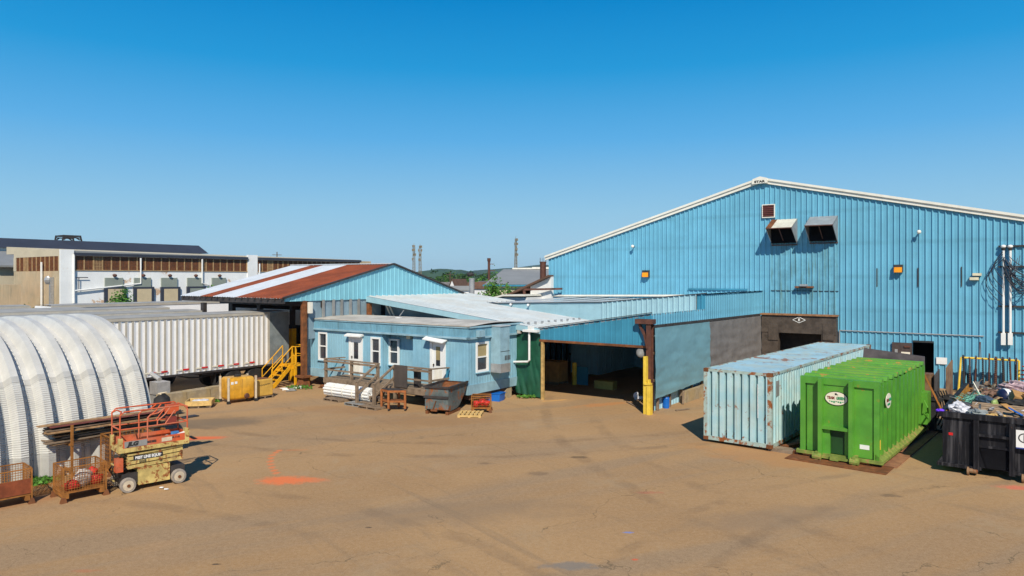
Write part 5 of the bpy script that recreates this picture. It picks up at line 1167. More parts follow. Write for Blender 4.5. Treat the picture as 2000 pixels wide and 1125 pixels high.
for k in range(26): z = 1.0 + k * .045; mb.box(CW - .485, -.004 - .0, z, CW - .485 + .045 * rnd.uniform(.5, 1), -.001, z + .028)
mb.build('stencil', M['white'], T)
o = MB().box(-.2, -.02, 0, .6, .5, .1).build('timber_block', M['wood'], loc=(*gp(1512, 882), 0), rz=-TCN); tag(o, 'thick timber block under right front corner of blue container', 'block')
# ground timbers between container and dumpster
for k, (px, py, L_, lab) in enumerate(((1528, 877, 1.6, 'rusty steel skid beam by right corner of blue container'), (1552, 888, 1.3, 'shorter rusty skid beam left of green dumpster'))):
    o = MB().box(-.06, 0, 0, .12, L_, .13).build('skid_beam', M['rust'], loc=gp(px, py), rz=-R(60)); tag(o, lab, 'beam')

# ------------------------------------------------------------------ green closed dumpster
TG = R(40.5); gn = Vector((11.40 - 2.4 * math.cos(TG), 22.05 + 2.4 * math.sin(TG), 0))
T = thing('green_dumpster', 'bright green closed roll-off dumpster with ribbed sides and oval signs', 'dumpster', gn, -TG)
GL, GW, GH, GZ = 6.95, 2.4, 2.66, .22
mb = MB(); mb.box(.20, .06, GZ, GW - .20, GL, GH - .07)
mb.build('body', M['green'], T)
for x0, x1 in ((GW - .202, GW - .0), (0, .202)):
  mb = MB()
  for k in range(12):
    y = .42 + k * (GL - .7) / 11
    mb.hexa([(x0, y - .07, GZ + .12), (x1, y - .07, GZ + .12), (x1, y + .12, GZ + .12), (x0, y + .12, GZ + .12), (x0, y - .07, GH - .1), (x1, y - .07, GH - .1), (x1, y + .12, GH - .1), (x0, y + .12, GH - .1)])
  mb.build('side_rib', M['green'], T)

mb = MB()
for k in range(10):
    y = .5 + k * (GL - .8) / 9; mb.prism([(.02, y - .22, GH - .075), (.02, y - .08, GH + .05), (.02, y + .08, GH + .05), (.02, y + .14, GH - .075)], (GW - .04, 0, 0))
mb.build('roof_rib', M['greentop'], T)
mb = MB(); mb.box(0, -.0, GH - .22, GW, .16, GH); mb.box(0, 0, GZ, .16, .1, GH - .22); mb.box(GW - .16, 0, GZ, GW, .1, GH - .22)
mb.build('front_frame', M['green'], T)
for x in (.62, 1.55): MB().box(x, -.2, GZ - .05, x + .12, .058, GH - .02).build('channel', M['green'], T)
mb = MB(); mb.box(.74, -.16, 1.02, 1.55, .058, 1.12); mb.box(.74, .03, 1.12, 1.55, .058, GH - .22); mb.box(.74, -.04, GZ, .95, .058, 1.02); mb.box(1.40, -.04, GZ, 1.55, .058, 1.02); mb.build('cross_bar', M['green'], T)
MB().box(.96, .045, GZ + .02, 1.39, .058, 1.0).build('recess', M_('shaded_green_recess', (.012, .055, .012), .6), T)  # darker copy of the green: recess shade put into the colour
mb = MB(); mb.box(-.1, -.09, .12, GW + .12, .0, .22); mb.box(GW - .005, .0, .14, GW + .12, GL, .22); mb.box(-.12, .0, .14, .005, GL, .22); mb.hexa([(GW - .13, 0, .221), (GW + .1, 0, .221), (GW + .1, GL, .221), (GW - .13, GL, .221), (GW - .13, 0, .40), (GW - .1, 0, .40), (GW - .1, GL, .40), (GW - .13, GL, .40)]); mb.build('bottom_ledge', M['greenlip'], T)
mb = MB()
for x in (.55, 1.68): mb.box(x, -.3, .03, x + .1, .25, .28); mb.lathe((x + .05, -.22, .13), [(.06, -.14), (.12, -.12), (.12, .12), (.06, .14)], 12, 'x')
mb.box(.66, -.18, .08, 1.68, -.1, .16); mb.box(1.0, -.24, .06, 1.25, -.14, .2); mb.box(.6, .3, .04, .72, GL, .14); mb.box(1.66, .3, .04, 1.78, GL, .14)
mb.build('rail_and_hook', M['greenlip'], T)
def oval(c, xd, yd, rx, ry, nm, par, mt):
    xd, yd = Vector(xd), Vector(yd); n = xd.cross(yd).normalized(); c = Vector(c)
    return MB().prism([c + xd * rx * math.cos(t * .19635) + yd * ry * math.sin(t * .19635) for t in range(32)], -n * .02).build(nm, mt, par)
cx_, cz_ = 1.13, 2.02
oval((cx_, .005, cz_), (1, 0, 0), (0, 0, 1), .355, .225, 'sign_rim', T, M['darksteel'])
sg = oval((cx_, -.0, cz_), (1, 0, 0), (0, 0, 1), .335, .21, 'oval_sign', T, M['sign'])
text('TEAM', .125, M['inkred'], sg, axes((cx_ - .165, -.003, cz_ + .01), (1, 0, 0), (0, 0, 1)), bold=.006, wide=.72); text('GREEN', .125, M['inkgreen'], sg, axes((cx_ + .135, -.003, cz_ + .01), (1, 0, 0), (0, 0, 1)), bold=.006, wide=.66)
mb = MB()
for k in range(7): mb.box(cx_ - .22 + k * .066, -.004, cz_ - .11 - (k % 3) * .018, cx_ - .17 + k * .066, -.001, cz_ - .085)
mb.build('green_swoosh', M['inkgreen'], sg); mb = MB(); mb.box(cx_ - .04, -.004, cz_ + .11, cx_ + .02, -.001, cz_ + .17); mb.box(cx_, -.004, cz_ + .11, cx_ + .06, -.001, cz_ + .135); mb.build('emblem', M['ink'], sg)
sg = oval((GW + .012, 1.12, 1.95), (0, 1, 0), (0, 0, 1), .33, .24, 'oval_sign', T, M['sign'])
text('TEAM', .13, M['inkred'], sg, axes((GW + .016, .97, 1.97), (0, 1, 0), (0, 0, 1)), bold=.006, wide=.8); text('GREEN', .13, M['inkgreen'], sg, axes((GW + .016, 1.27, 1.97), (0, 1, 0), (0, 0, 1)), bold=.006, wide=.74)
MB().box(GW + .014, .95, 1.80, GW + .018, 1.3, 1.87).build('green_swoosh', M['inkgreen'], sg)
MB().box(GW - .58, .052, .50, GW - .3, .056, .64).build('sticker', M['white'], T); MB().box(GW + .001, .05, .55, GW + .005, .15, .85).build('sticker', M['yellow'], T, label='yellow sticker at right corner')
mb = MB()

mb = MB(); mb.tube([(GW + .1, 6.1, 1.3), (GW + .25, 5.9, 1.1), (GW + .2, 6.3, .8), (GW + .28, 5.8, .7), (GW + .2, 5.6, .9)], .03, 6); mb.box(GW + .0, 6.2, .4, GW + .2, 6.8, 1.6); mb.build('latch', M['green'], T)
o = thing('steel_plate', 'flat rusty steel plate lying under green dumpster front', 'plate', gn, -TG)
MB().box(-.25, -.75, .004, GW + .35, .3, .03).build('plate', M['rust'], o)
o = thing('steel_runner', 'long rusty ground runner along right side of green dumpster', 'beam', gn, -TG); MB().box(GW + .02, .3, .005, GW + .42, GL + .2, .05).build('runner', M_('dusty_rust', (.30, .14, .07), .85, 0, .25, 3), o)

# ------------------------------------------------------------------ compactor behind the green dumpster
T = thing('trash_compactor', 'dark steel trash compactor hopper behind green dumpster, before warehouse door', 'compactor', gn, -TG)
mb = MB(); mb.box(.2, 7.1, .1, 2.3, 10.0, 1.5); mb.box(2.2, 7.4, 1.5, 2.5, 8.0, 2.15); mb.build('body', M['rustplate'], T)
MB().hexa([(.05, 7.25, 2.32), (2.35, 7.05, 2.28), (2.35, 7.08, 2.28), (.05, 7.28, 2.32), (.0, 7.75, 2.98), (2.25, 7.55, 2.80), (2.25, 7.60, 2.82), (.0, 7.80, 3.0)]).build('hopper_plate', M['steelplate'], T)
mb = MB(); mb.box(.05, 7.8, 1.5, .1, 9.8, 2.4); mb.build('hopper_wall', M['rustplate'], T)
mb = MB(); mb.hexa([(2.62, 7.3, .5), (2.66, 7.3, .5), (2.66, 8.2, .5), (2.62, 8.2, .5), (2.62, 7.3, 2.15), (2.66, 7.3, 2.15), (2.66, 8.2, 2.3), (2.62, 8.2, 2.3)]); mb.build('guide_plate', M['steelplate'], T)
mb = MB(); mb.hexa([(2.85, 8.3, .5), (2.89, 8.3, .5), (2.89, 9.6, .5), (2.85, 9.6, .5), (2.85, 8.3, 2.35), (2.89, 8.3, 2.35), (2.89, 9.6, 2.55), (2.85, 9.6, 2.55)]); mb.build('guide_plate', M['rustplate'], T)
mb = MB(); mb.box(2.5, 7.0, 0, 2.72, 7.25, 1.2); mb.box(2.4, 6.95, 1.2, 2.95, 7.3, 1.3); mb.box(2.7, 7.0, .0, 3.5, 7.15, .1)
mb.build('support_arm', M['black'], T)
mb = MB()
for k in range(6): mb.tube([(2.6 + .07 * k + .2 * math.sin(t * 3.14), 7.15 + .1 * k, 1.55 - t * (1.1 + .12 * k)) for t in [i / 6 for i in range(7)]], .03, 5)
mb.build('hydraulic_hose', M['black'], T)
o = thing('leaning_rod', 'long rusty orange rod leaning behind right end of green dumpster', 'rod', gn, -TG); MB().bar((2.35, 6.95, 2.2), (3.3, 7.0, .05), .05).build('rod', M_('orange_rust', (.40, .15, .03), .7), o)
mb = MB(); mb.blob((3.1, 7.6, 1.25), (.28, .3, .16), 8, 6, .4, 2); o = mb.build('worn_tyre', M['black'], loc=gn, rz=-TG); o.name = 'rubber_flap'; tag(o, 'black rubber flap hanging off compactor beside leaning rod', 'rubber')

# ------------------------------------------------------------------ black open dumpster with junk
TK = R(37.5); kx, ky = gp(1841, 910.5, .14)
kn = Vector((kx, ky, 0))
T = thing('black_dumpster', 'black open-top dumpster full of junk at the right edge', 'dumpster', kn, -TK)
KW, KL, KH, KZ = 2.5, 7.3, 1.83, .25
mb = MB(); mb.box(0, 0, KZ, KW, .06, KH - .16); mb.box(0, .06, KZ, .06, KL, KH - .16); mb.box(KW - .06, .06, KZ, KW, KL, KH - .16); mb.box(.06, KL - .06, KZ, KW - .06, KL, KH - .16); mb.box(.06, .06, KZ, KW - .06, KL - .06, KZ + .1); mb.build('body', M['bk'], T)
mb = MB(); mb.box(.062, .062, KZ + .1, .075, KL - .07, KH - .02); mb.box(.075, KL - .078, KZ + .1, KW - .07, KL - .062, KH - .02); mb.build('inner_lining', M['bkin'], T)
mb = MB(); mb.box(-.08, -.08, KH - .16, KW + .08, .08, KH); mb.box(-.08, .08, KH - .16, .06, KL, KH); mb.box(KW - .06, .08, KH - .16, KW + .08, KL, KH); mb.box(.06, KL - .08, KH - .16, KW - .06, KL + .05, KH); mb.build('top_rim', M['bk'], T)
mb = MB(); mb.box(-.14, -.12, KZ - .06, 1.0, .0, KZ + .03); mb.box(1.65, -.1, KZ - .06, KW + .1, 0, KZ + .03); mb.hexa([(-.14, -.12, KZ + .03), (-.0, -.12, KZ + .03), (0, KL, KZ + .03), (-.14, KL, KZ + .03), (-.02, 0, KZ + .2), (-.001, 0, KZ + .2), (-.001, KL, KZ + .2), (-.02, KL, KZ + .2)]); mb.build('bottom_rail', M['bk'], T)
for x in (.80, 1.68): MB().box(x, -.14, KZ - .1, x + .14, -.001, KH - .165).build('channel', M['bk'], T)
mb = MB(); mb.box(.94, -.12, 1.20, 1.68, -.001, 1.27); mb.box(.94, -.05, .86, 1.68, -.001, .93); mb.box(.94, -.02, .93, 1.68, -.001, 1.2); mb.build('cross_bar', M['bk'], T)
MB().hexa([(1.12, -.03, KZ + .02), (1.66, -.03, KZ + .02), (1.66, -.002, KZ + .02), (1.12, -.002, KZ + .02), (.95, -.03, .85), (1.67, -.03, .85), (1.67, -.002, .85), (.95, -.002, .85)]).build('recess', M['dark'], T)  # recess shade painted as a near-black plate
mb = MB()
for x in (.62, 1.95): MB().lathe((x + .05, -.1, .13), [(.05, -.03), (.13, -.025), (.13, .025), (.05, .03)], 14, 'x').lathe((x + .17, -.1, .15), [(.07, -.12), (.07, .12)], 10, 'x').build('roller', M['rustplate'], T)
MB().box(.16, -.006, 1.12, .27, -.001, 1.20).build('red_reflector', M['red'], T)
sg = MB().box(1.84, -.155, 1.02, KW + .05, -.145, 1.52).build('company_sign', M['white'], T)
MB().box(1.84, -.157, .985, KW + .05, -.146, 1.02).build('sign_stripe', M['inkblue'], sg)
mb = MB(); pr = None
for t in range(19):
    q = (2.04 + .135 * math.cos(t * .35), -.158, 1.30 + .125 * math.sin(t * .35))
    if pr: mb.bar(pr, q, .03, .004, up=(0, 1, 0))
    pr = q
mb.build('ring_logo', M['ink'], sg); text('i', .25, M['ink'], sg, axes((2.05, -.157, 1.30), (1, 0, 0), (0, 0, 1)), bold=.02)
text('FOR', .17, M['ink'], sg, axes((2.24, -.157, 1.42), (1, 0, 0), (0, 0, 1)), bold=.012, align='LEFT', wide=.8)
mb = MB(); mb.box(2.24, -.158, 1.325, 2.55, -.156, 1.335); mb.build('line', M['inkblue'], sg)
mb = MB()
for k in range(4): mb.box(2.30 + k * .06, -.158, 1.22, 2.34 + k * .06, -.156, 1.25); mb.box(2.30 + k * .06, -.158, 1.13, 2.34 + k * .06, -.156, 1.16)
mb.build('small_print', M['ink'], sg)
# junk: every piece its own thing, in the dumpster frame
KR = Matrix.Translation(kn) @ Matrix.Rotation(-TK, 4, 'Z')
def junk(mb, name, mt, label, cat, at, rz=0, smooth=False, group='junk in the black dumpster'):
    p = KR @ Vector(at); o = mb.build(name, mt, loc=p, rz=-TK + rz, smooth=smooth); tag(o, label, cat, group); return o
def lump(c, rad, n, m, amp, seed, fq=2.2):      # angular crumpled heap
    mb = MB(); c = Vector(c); base = 0
    for j in range(m + 1):
        ph = math.pi * j / m
        for k in range(n):
            t = 2 * math.pi * k / n; d = Vector((math.sin(ph) * math.cos(t), math.sin(ph) * math.sin(t), math.cos(ph)))
            q = 1 + amp * noise.noise(d * fq + Vector((seed * 3.1, seed, -seed))) + amp * .6 * noise.noise(d * fq * 3.3 + Vector((seed, 5, seed)))
            mb.v.append((c.x + d.x * rad[0] * q, c.y + d.y * rad[1] * q, c.z + d.z * rad[2] * q))
    for j in range(m):
        for k in range(n):
            a = j * n + k; b = j * n + (k + 1) % n; mb.f.append((a, a + n, b + n, b))
    return mb
rub = MB(); rnd = random.Random(4)
rub.sheet(lambda u, v: (.1 + 2.3 * u, .1 + 7.1 * v, 1.26 + .12 * v + .28 * math.sin(3.14 * u) * math.sin(3.14 * min(1, v * 1.3)) + .22 * noise.noise(Vector((u * 5, v * 14, 2))) + .10 * noise.noise(Vector((u * 17, v * 44, 3)))), 26, 70)
for k in range(240):
    x, y = rnd.uniform(.25, 2.25), rnd.uniform(.2, 6.9); z = 1.48 + .02 * y + .26 * math.sin(3.14 * x / 2.5) + rnd.uniform(-.05, .16)
    d = Vector((rnd.gauss(0, 1), rnd.gauss(0, 1), rnd.gauss(0, .35))).normalized() * rnd.uniform(.08, .3); rub.bar(Vector((x, y, z)) - d, Vector((x, y, z)) + d, rnd.uniform(.02, .14), rnd.uniform(.01, .05))
def patchmat(name, cols, sc):
    m = bpy.data.materials.new(name); m.use_nodes = True; nt = m.node_tree; p = nt.nodes['Principled BSDF']; p.inputs['Roughness'].default_value = .75
    tc = nt.nodes.new('ShaderNodeTexCoord').outputs['Object']; vo = nt.nodes.new('ShaderNodeTexVoronoi'); vo.inputs['Scale'].default_value = sc; nt.links.new(tc, vo.inputs['Vector'])
    sp_ = nt.nodes.new('ShaderNodeSeparateColor'); nt.links.new(vo.outputs['Color'], sp_.inputs[0]); cr = nt.nodes.new('ShaderNodeValToRGB'); cr.color_ramp.interpolation = 'CONSTANT'; nt.links.new(sp_.outputs[0], cr.inputs[0])
    for i, c in enumerate(cols):
        e = cr.color_ramp.elements[i] if i < 2 else cr.color_ramp.elements.new(i / len(cols))
        e.position = i / len(cols); e.color = (*c, 1)
    nt.links.new(mixc(nt, ramp(nt, noi(nt, tc, 9, 4), .3, .7), cr.outputs[0], (.05, .04, .03)), p.inputs['Base Color']); return m
junk(rub, 'rubble', patchmat('mixed_rubble', [(.38, .26, .15), (.16, .12, .09), (.52, .36, .19), (.24, .18, .13), (.50, .47, .44), (.07, .06, .06), (.35, .22, .12), (.22, .06, .04), (.12, .17, .22), (.40, .34, .25)], 3.2), 'mixed wood and scrap rubble filling the black dumpster', 'rubble', (0, 0, 0)).__setitem__('kind', 'stuff')
mb = MB()
for k in range(6): mb.box(-.85, -.5 + k * .175, -.02, .85, -.385 + k * .175, .015)
for x in (-.8, 0, .72): mb.box(x, -.5, -.11, x + .09, .49, -.02)
o = junk(mb, 'wooden_pallet', M_('grey_tan_pallet', (.34, .24, .15), .85, 0, .25, 5), 'flat grey-tan slatted pallet lying on top of junk near dumpster front', 'pallet', (1.45, 1.15, 1.84), -.08); o.rotation_euler.x = .20
mb = MB(); rnd = random.Random(9)
for k in range(110):
    a = Vector((rnd.gauss(0, .2), rnd.gauss(0, .3), rnd.uniform(-.05, .28))); a.z *= max(.2, 1 - a.xy.length * 1.4); pts = [a + Vector((math.sin(i * .9 + k) * .11, math.cos(i * 1.1 + k * 2) * .11, .03 * i * (-1) ** k)) for i in range(6)]; mb.tube(pts, .009, 3)
junk(mb, 'net', M['clutter'], 'tangled pale teal netting heap at left of dumpster junk', 'net', (.6, 2.5, 1.80)).__setitem__('kind', 'stuff')
junk(lump((0, 0, 0), (.36, .17, .17), 18, 10, .25, 2), 'canister', M_('grey_blue_plastic', (.06, .09, .13), .4), 'dark blue-grey canister lying right of the netting', 'canister', (.95, 1.95, 1.98), -.7)
junk(MB().lathe((0, 0, 0), [(.11, -.02), (.12, .05), (.07, .1)], 12, 'x'), 'lime_lid', M_('lime_plastic', (.28, .38, .12), .5), 'lime green end lid of the dark canister', 'lid', (1.21, 1.73, 1.96), -.7)
junk(MB().lathe((0, 0, 0), [(.1, -.24), (.24, -.16), (.27, 0), (.24, .16), (.1, .24)], 14, 'x'), 'helmet', M_('navy_plastic', (.012, .018, .06), .4), 'round navy helmet-like shell on the junk', 'shell', (1.45, 2.9, 2.02), .6, True)
junk(MB().lathe((0, 0, 0), [(.272, -.07), (.285, 0), (.272, .07)], 14, 'x'), 'white_band', M['white'], 'white band around the navy shell', 'band', (1.45, 2.9, 2.02), .6)
o = junk(MB().box(-.42, -.3, -.2, .42, .3, .2), 'carton', M['card'], 'tan cardboard carton with blue tape tilted on the junk', 'box', (2.0, 2.5, 1.95), .25); o.rotation_euler.y = .3; o.rotation_euler.x = .25
o = junk(MB().box(-.06, -.305, -.205, .06, .305, .205), 'tape', M_('blue_tape', (.08, .22, .45), .5), 'blue tape stripe around tilted carton', 'tape', (2.0, 2.5, 1.95), .25); o.rotation_euler.y = .3; o.rotation_euler.x = .25
mb = MB(); mb.box(-.75, -.4, -.28, .75, -.38, .28); mb.box(-.75, .38, -.28, .75, .4, .28); mb.box(-.75, -.38, -.28, -.73, .38, .28); mb.box(.73, -.38, -.28, .75, .38, .28)
junk(mb, 'open_carton', M_('bright_cardboard', (.55, .30, .09), .8), 'large open orange-tan carton at right picture edge', 'box', (2.75, 2.2, 1.98), .35)
junk(lump((0, 0, 0), (.85, .6, .3), 30, 18, .5, 5), 'plastic_bag', M_('pinkish_plastic', (.42, .30, .31), .3, 0, .6, 9), 'pinkish clear plastic bag sprawled on far junk', 'bag', (2.0, 4.6, 2.05), .2)
junk(lump((0, 0, 0), (.7, .45, .2), 26, 14, .7, 8), 'red_bag', M_('dull_red_cloth', (.35, .04, .03), .7, 0, .5, 9), 'red cloth bag under the pinkish plastic bag', 'bag', (2.6, 3.8, 1.95), -.2)
junk(MB().bar((0, 0, 0), (1.3, 1.1, .75), .16, .03), 'plank', M['card'], 'wide tan plank angled up from far junk', 'plank', (.95, 3.8, 1.75))
junk(MB().bar((0, 0, 0), (1.0, .1, .5), .1, .04), 'plank', M['wood'], 'narrow brown plank rising to right edge above red bag', 'plank', (2.1, 2.9, 2.05))
junk(MB().bar((0, 0, 0), (-.25, .3, .45), .03, .03), 'stick', M['sign'], 'thin pale stick poking up from netting', 'stick', (.78, 2.9, 1.95))
junk(MB().bar((0, 0, 0), (-.3, -.45, .1), .07, .025), 'slat', M['palletwood'], 'pale slat leaning on right end of pallet', 'slat', (2.3, .85, 1.85))
junk(lump((0, 0, 0), (.28, .24, .2), 20, 12, .6, 11), 'clear_bag', M['bag'], 'small clear plastic bag in left front corner of dumpster', 'bag', (.40, .5, 1.84), 0)
junk(lump((0, 0, 0), (.26, .2, .12), 16, 10, .6, 13), 'grey_cloth', M['trg'], 'grey cloth lump right of small clear bag', 'cloth', (.85, .35, 1.80), 0)
junk(lump((0, 0, 0), (.3, .3, .16), 16, 10, .6, 15), 'grey_foam', M_('dark_grey_foam', (.05, .055, .065), .8), 'dark grey foam lump behind small clear bag', 'foam', (.38, 1.3, 1.80), 0)
junk(lump((0, 0, 0), (.26, .16, .06), 16, 8, .8, 17), 'crumpled_paper', M['palletwood'], 'crumpled tan paper at pallet front edge', 'paper', (1.35, .3, 1.78), 0)
junk(lump((0, 0, 0), (.6, .22, .12), 20, 8, .7, 19), 'dark_sheet', M['black'], 'black crumpled sheet behind pallet', 'sheet', (1.9, 1.9, 1.98), 0)
junk(lump((0, 0, 0), (.4, .35, .16), 20, 10, .8, 21), 'white_wrap', M['bag'], 'white crumpled wrap at right of pallet', 'wrap', (2.45, 1.35, 1.88), 0)
junk(lump((0, 0, 0), (.35, .3, .18), 20, 10, .7, 25), 'brown_rag', M_('brown_cloth', (.22, .13, .09), .9, 0, .4, 6), 'brown cloth heap between netting and navy shell', 'cloth', (1.1, 3.3, 1.95), 0)
junk(MB().bar((0, 0, 0), (.5, .3, .14), .35, .01), 'white_board', M['white'], 'small white board in front of far plank', 'board', (1.0, 3.7, 1.98))
junk(lump((0, 0, 0), (.11, .08, .05), 12, 8, .6, 23), 'violet_cloth', M['purple'], 'violet cloth tied on left front rim corner', 'cloth', (-.06, .0, 1.84), 0)
for k in range(15):
    rd = random.Random(40 + k)
    cn_, mt = [('brown wood', M['wood']), ('tan cardboard', M['card']), ('grey', M['grayp']), ('blue', M['bluep']), ('cream', M['sign']), ('orange-brown', M['plank'])][k % 6]; y = (1.2, 3.1, 5.4)[k // 5] + rd.uniform(-.5, .5); x = (.55, 1.9)[k % 2] + rd.uniform(-.2, .2)
    lb_ = cn_ + ' scrap piece at ' + ('front', 'middle', 'far')[k // 5] + (' left' if k % 2 == 0 else ' right') + ' of junk in black dumpster'
    junk(MB().bar((0, 0, 0), (rd.uniform(-.5, .5), rd.uniform(-.4, .4), rd.uniform(0, .3)), rd.uniform(.06, .3), .02), 'scrap_piece', mt, lb_, 'scrap', (x, y, 1.72 + rd.uniform(0, .2)), group='small scraps in black dumpster')

# ------------------------------------------------------------------ yellow rack with hanging chains
r0 = pk(1871, 762, z=0); rb = FB - 1.0
ra = pk(1872, 760, b=rb)[0]; re = pk(1990, 760, b=rb)[0]
T = gthing('chain_rack', 'yellow steel rack with brown chains hanging against blue wall', 'rack', ra, rb)
mb = MB(); zt = pk(1900, 700, b=rb)[2]
for a in (ra, re):
    for s, q in ((-1, -.02), (1, .45)): mb.tube([(a, rb + q - .1, 0), (a + .1 * (1 if a == ra else 0), rb + .15, zt)], .05, 8)
mb.tube([(ra + .1, rb + .15, zt), (re, rb + .15, zt)], .05, 8); mb.bar((ra, rb + .1, .2), (re, rb + .1, .2), .08); mb.build('frame', M['yellow'], T)
n = 9
for k in range(n):
    a = ra + .2 + (re - ra - .3) * k / (n - 1); mb = MB(); rd = random.Random(k); wd_ = rd.choice((.035, .045, .06)); lean = rd.uniform(-.04, .04)
    z = zt + rd.choice((.05, .15, .3)); zb_ = rd.uniform(.25, .6); q = 0
    while z > zb_: q += lean * .1; mb.box(a + q - wd_, rb + .08, z - .09, a + q + wd_ * .6, rb + .2, z - .012); mb.box(a + q - wd_ * .4, rb + .04, z - .13, a + q + wd_, rb + .26, z - .06); z -= .1
    mb.build('chain', M['brownsteel'] if k % 3 else M['darksteel'], T)
mb = MB(); rd = random.Random(77)
for k in range(11): a = rd.uniform(ra + .15, re - .15); mb.bar((a, rb + .3, .15), (a + rd.uniform(-.1, .1), rb + .32, rd.uniform(zt * .5, zt)), rd.uniform(.02, .045))
mb.build('hanging_bars', M['darksteel'], T).__setitem__('kind', 'stuff')
for a in (pk(1912, 700, b=rb)[0],): mb = MB(); mb.bar((a, rb + .15, zt), (a + .03, rb + .1, zt + .85), .03); mb.bar((a + .08, rb + .15, zt), (a + .06, rb + .1, zt + .85), .03); mb.build('tall_rod', M['brownsteel'], T)
p = pk(1996, 770, b=FB - 1.3); o = thing('coil_spring', 'dark red coiled spring standing at right edge by blue wall', 'spring', (*gw(p[0], FB - 1.3), 0), -TH); mb = MB(); mb.tube([(.22 * math.cos(t * .6) + t * .003, .22 * math.sin(t * .6), .02 * t) for t in range(80)], .03, 5); mb.build('coil', M['inkred'], o)

# ------------------------------------------------------------------ scissor lift
fx, fy = gp(249, 962); gx, gy = gp(348, 943)
LT = math.atan2(gy - fy, gx - fx); LR = LT
T = thing('scissor_lift', 'worn orange and cream scissor lift parked before the arched hut', 'lift', (fx, fy), LR)
# local: x along lift (front wheel at 0 -> rear wheel at LW), y to the left/away
LW = math.hypot(gx - fx, gy - fy); wd = .80
E0, E1 = -.22, LW + .30
mb = MB(); mb.box(.28, .02, .14, LW - .22, wd - .02, .62); mb.build('base_box', M['cream'], T)
mb = MB(); mb.box(E0 + .1, .06, .22, .3, wd - .06, .5); mb.box(LW - .2, .06, .22, LW + .2, wd - .06, .5); mb.build('axle_frame', M['darksteel'], T)
for x in (0, LW):
    for y in (-.03, wd + .03):
        mb = MB(); wheel(mb, (x, y, .205), .205, .13, 'y', 20); w_ = mb.build('wheel', M_('pale_worn_tyre', (.30, .26, .22), .8, 0, .2, 6) if 'pt' not in M else M['pt'], T)
        M['pt'] = w_.data.materials[0]
        s = -1 if y < .3 else 1
        MB().lathe((x, y + s * .03, .205), [(.135, -.035 * 1), (.14, .0), (.14, .03), (.04, .04)] if s > 0 else [(.04, -.05), (.14, -.04), (.14, .03)], 16, 'y').build('rim', M['totew'], w_)
        MB().lathe((x, y + s * .085, .205), [(.045, -.01), (.045, .01)], 10, 'y').build('hub', M['rust'], w_)
# folded scissor arms
mb = MB(); x0, x1 = .02, LW + .14
for y in (.04, wd - .10):
    for (za, zb_) in ((.62, .73), (.74, .85), (.86, .97), (.98, 1.05)):
        s = 1 if int(za * 100) % 2 else -1
        mb.hexa([(x0, y, za), (x1, y, za + .045), (x1, y + .06, za + .045), (x0, y + .06, za), (x0, y, zb_ - .02), (x1, y, zb_ + .025), (x1, y + .06, zb_ + .025), (x0, y + .06, zb_ - .02)])
for k in range(5): mb.tube([(x0 + .02, .05, .66 + k * .09), (x0 + .02, wd - .05, .66 + k * .09)], .035, 8); mb.tube([(x1 - .02, .05, .70 + k * .09), (x1 - .02, wd - .05, .70 + k * .09)], .03, 8)
mb.build('scissor_arm', M['cream'], T)
mb = MB(); mb.tube([((x0 + x1) / 2 + .1, .02, .78), ((x0 + x1) / 2 + .1, -.005, .78)], .04, 8); mb.tube([((x0 + x1) / 2 + .1, .02, 1.0), ((x0 + x1) / 2 + .1, -.005, 1.0)], .04, 8); mb.tube([(x1 - .05, .02, .9), (x1 - .05, -.005, .9)], .04, 8); mb.build('pivot_pin', M['rust'], T)
mb = MB(); mb.box(E0 + .06, .12, .55, E0 + .12, wd - .12, .95); mb.build('end_bracket', M['darksteel'], T)
MB().box(E0 - .06, .02, .58, E0 + .12, .22, .95).build('control_box', M['orange'], T)
sgn = MB().box(.16, .034, .84, .93, .039, .965).build('name_plate', M['ink'], T); text('BEST LINE EQUIP', .105, M['white'], sgn, axes((.545, .031, .902), (1, 0, 0), (0, 0, 1)), bold=.005, wide=.86)
text('5XX5', .085, M['ink'], T, axes((.40, .034, .79), (1, 0, 0), (0, 0, 1)), bold=.003, wide=.9)
for k, pts in enumerate(([(E0 + .1, .15, .9), (E0 - .1, .2, .7), (E0 - .05, .3, .4), (E0 + .2, .35, .35)], [(E0 + .12, .4, .95), (E0 - .12, .45, .6), (E0 + .05, .5, .3)], [(E0 + .1, .6, .85), (E0 - .06, .62, .55), (E0 + .15, .6, .4)])): MB().tube(pts, .018, 6).build('hydraulic_hose', M['black'], T)
MB().tube([(.3, .3, .7), (LW - .3, .34, .98)], .05, 8).build('lift_cylinder', M['darksteel'], T)
for k in range(3): MB().bar((E0 - .04, .28, .3 + k * .22), (E0 - .04, .55, .3 + k * .22), .03).build('ladder_rung', M['cream'], T)
# cream deck, orange toe board
mb = MB(); mb.box(E0, -.02, 1.10, E1, wd + .02, 1.22); mb.box(E0, -.02, 1.22, E0 + .10, .10, 1.5); mb.box(E1 - .12, -.02, 1.22, E1, .12, 1.55); mb.box(E0, wd - .08, 1.22, E0 + .08, wd + .02, 1.5); mb.build('deck', M['cream'], T)
tb_ = MB().box(E0 + .10, -.015, 1.222, E1 - .12, .005, 1.42).box(E0 + .08, wd - .005, 1.222, E1, wd + .015, 1.42).box(E1 - .02, .12, 1.222, E1, wd - .005, 1.42).build('toe_board', M['orange'], T)
MB().box(E0 + .14, -.022, 1.235, E0 + .72, -.016, 1.40).build('logo_panel', M['grayp'], tb_); text('JLG', .15, M['ink'], tb_, axes((E0 + .36, -.026, 1.32), (1, 0, .0), (.25, 0, 1)), bold=.01, wide=1.15); text('2033E2', .085, M['ink'], tb_, axes((E0 + .83, -.018, 1.31), (1, 0, 0), (.1, 0, 1)), bold=.004)
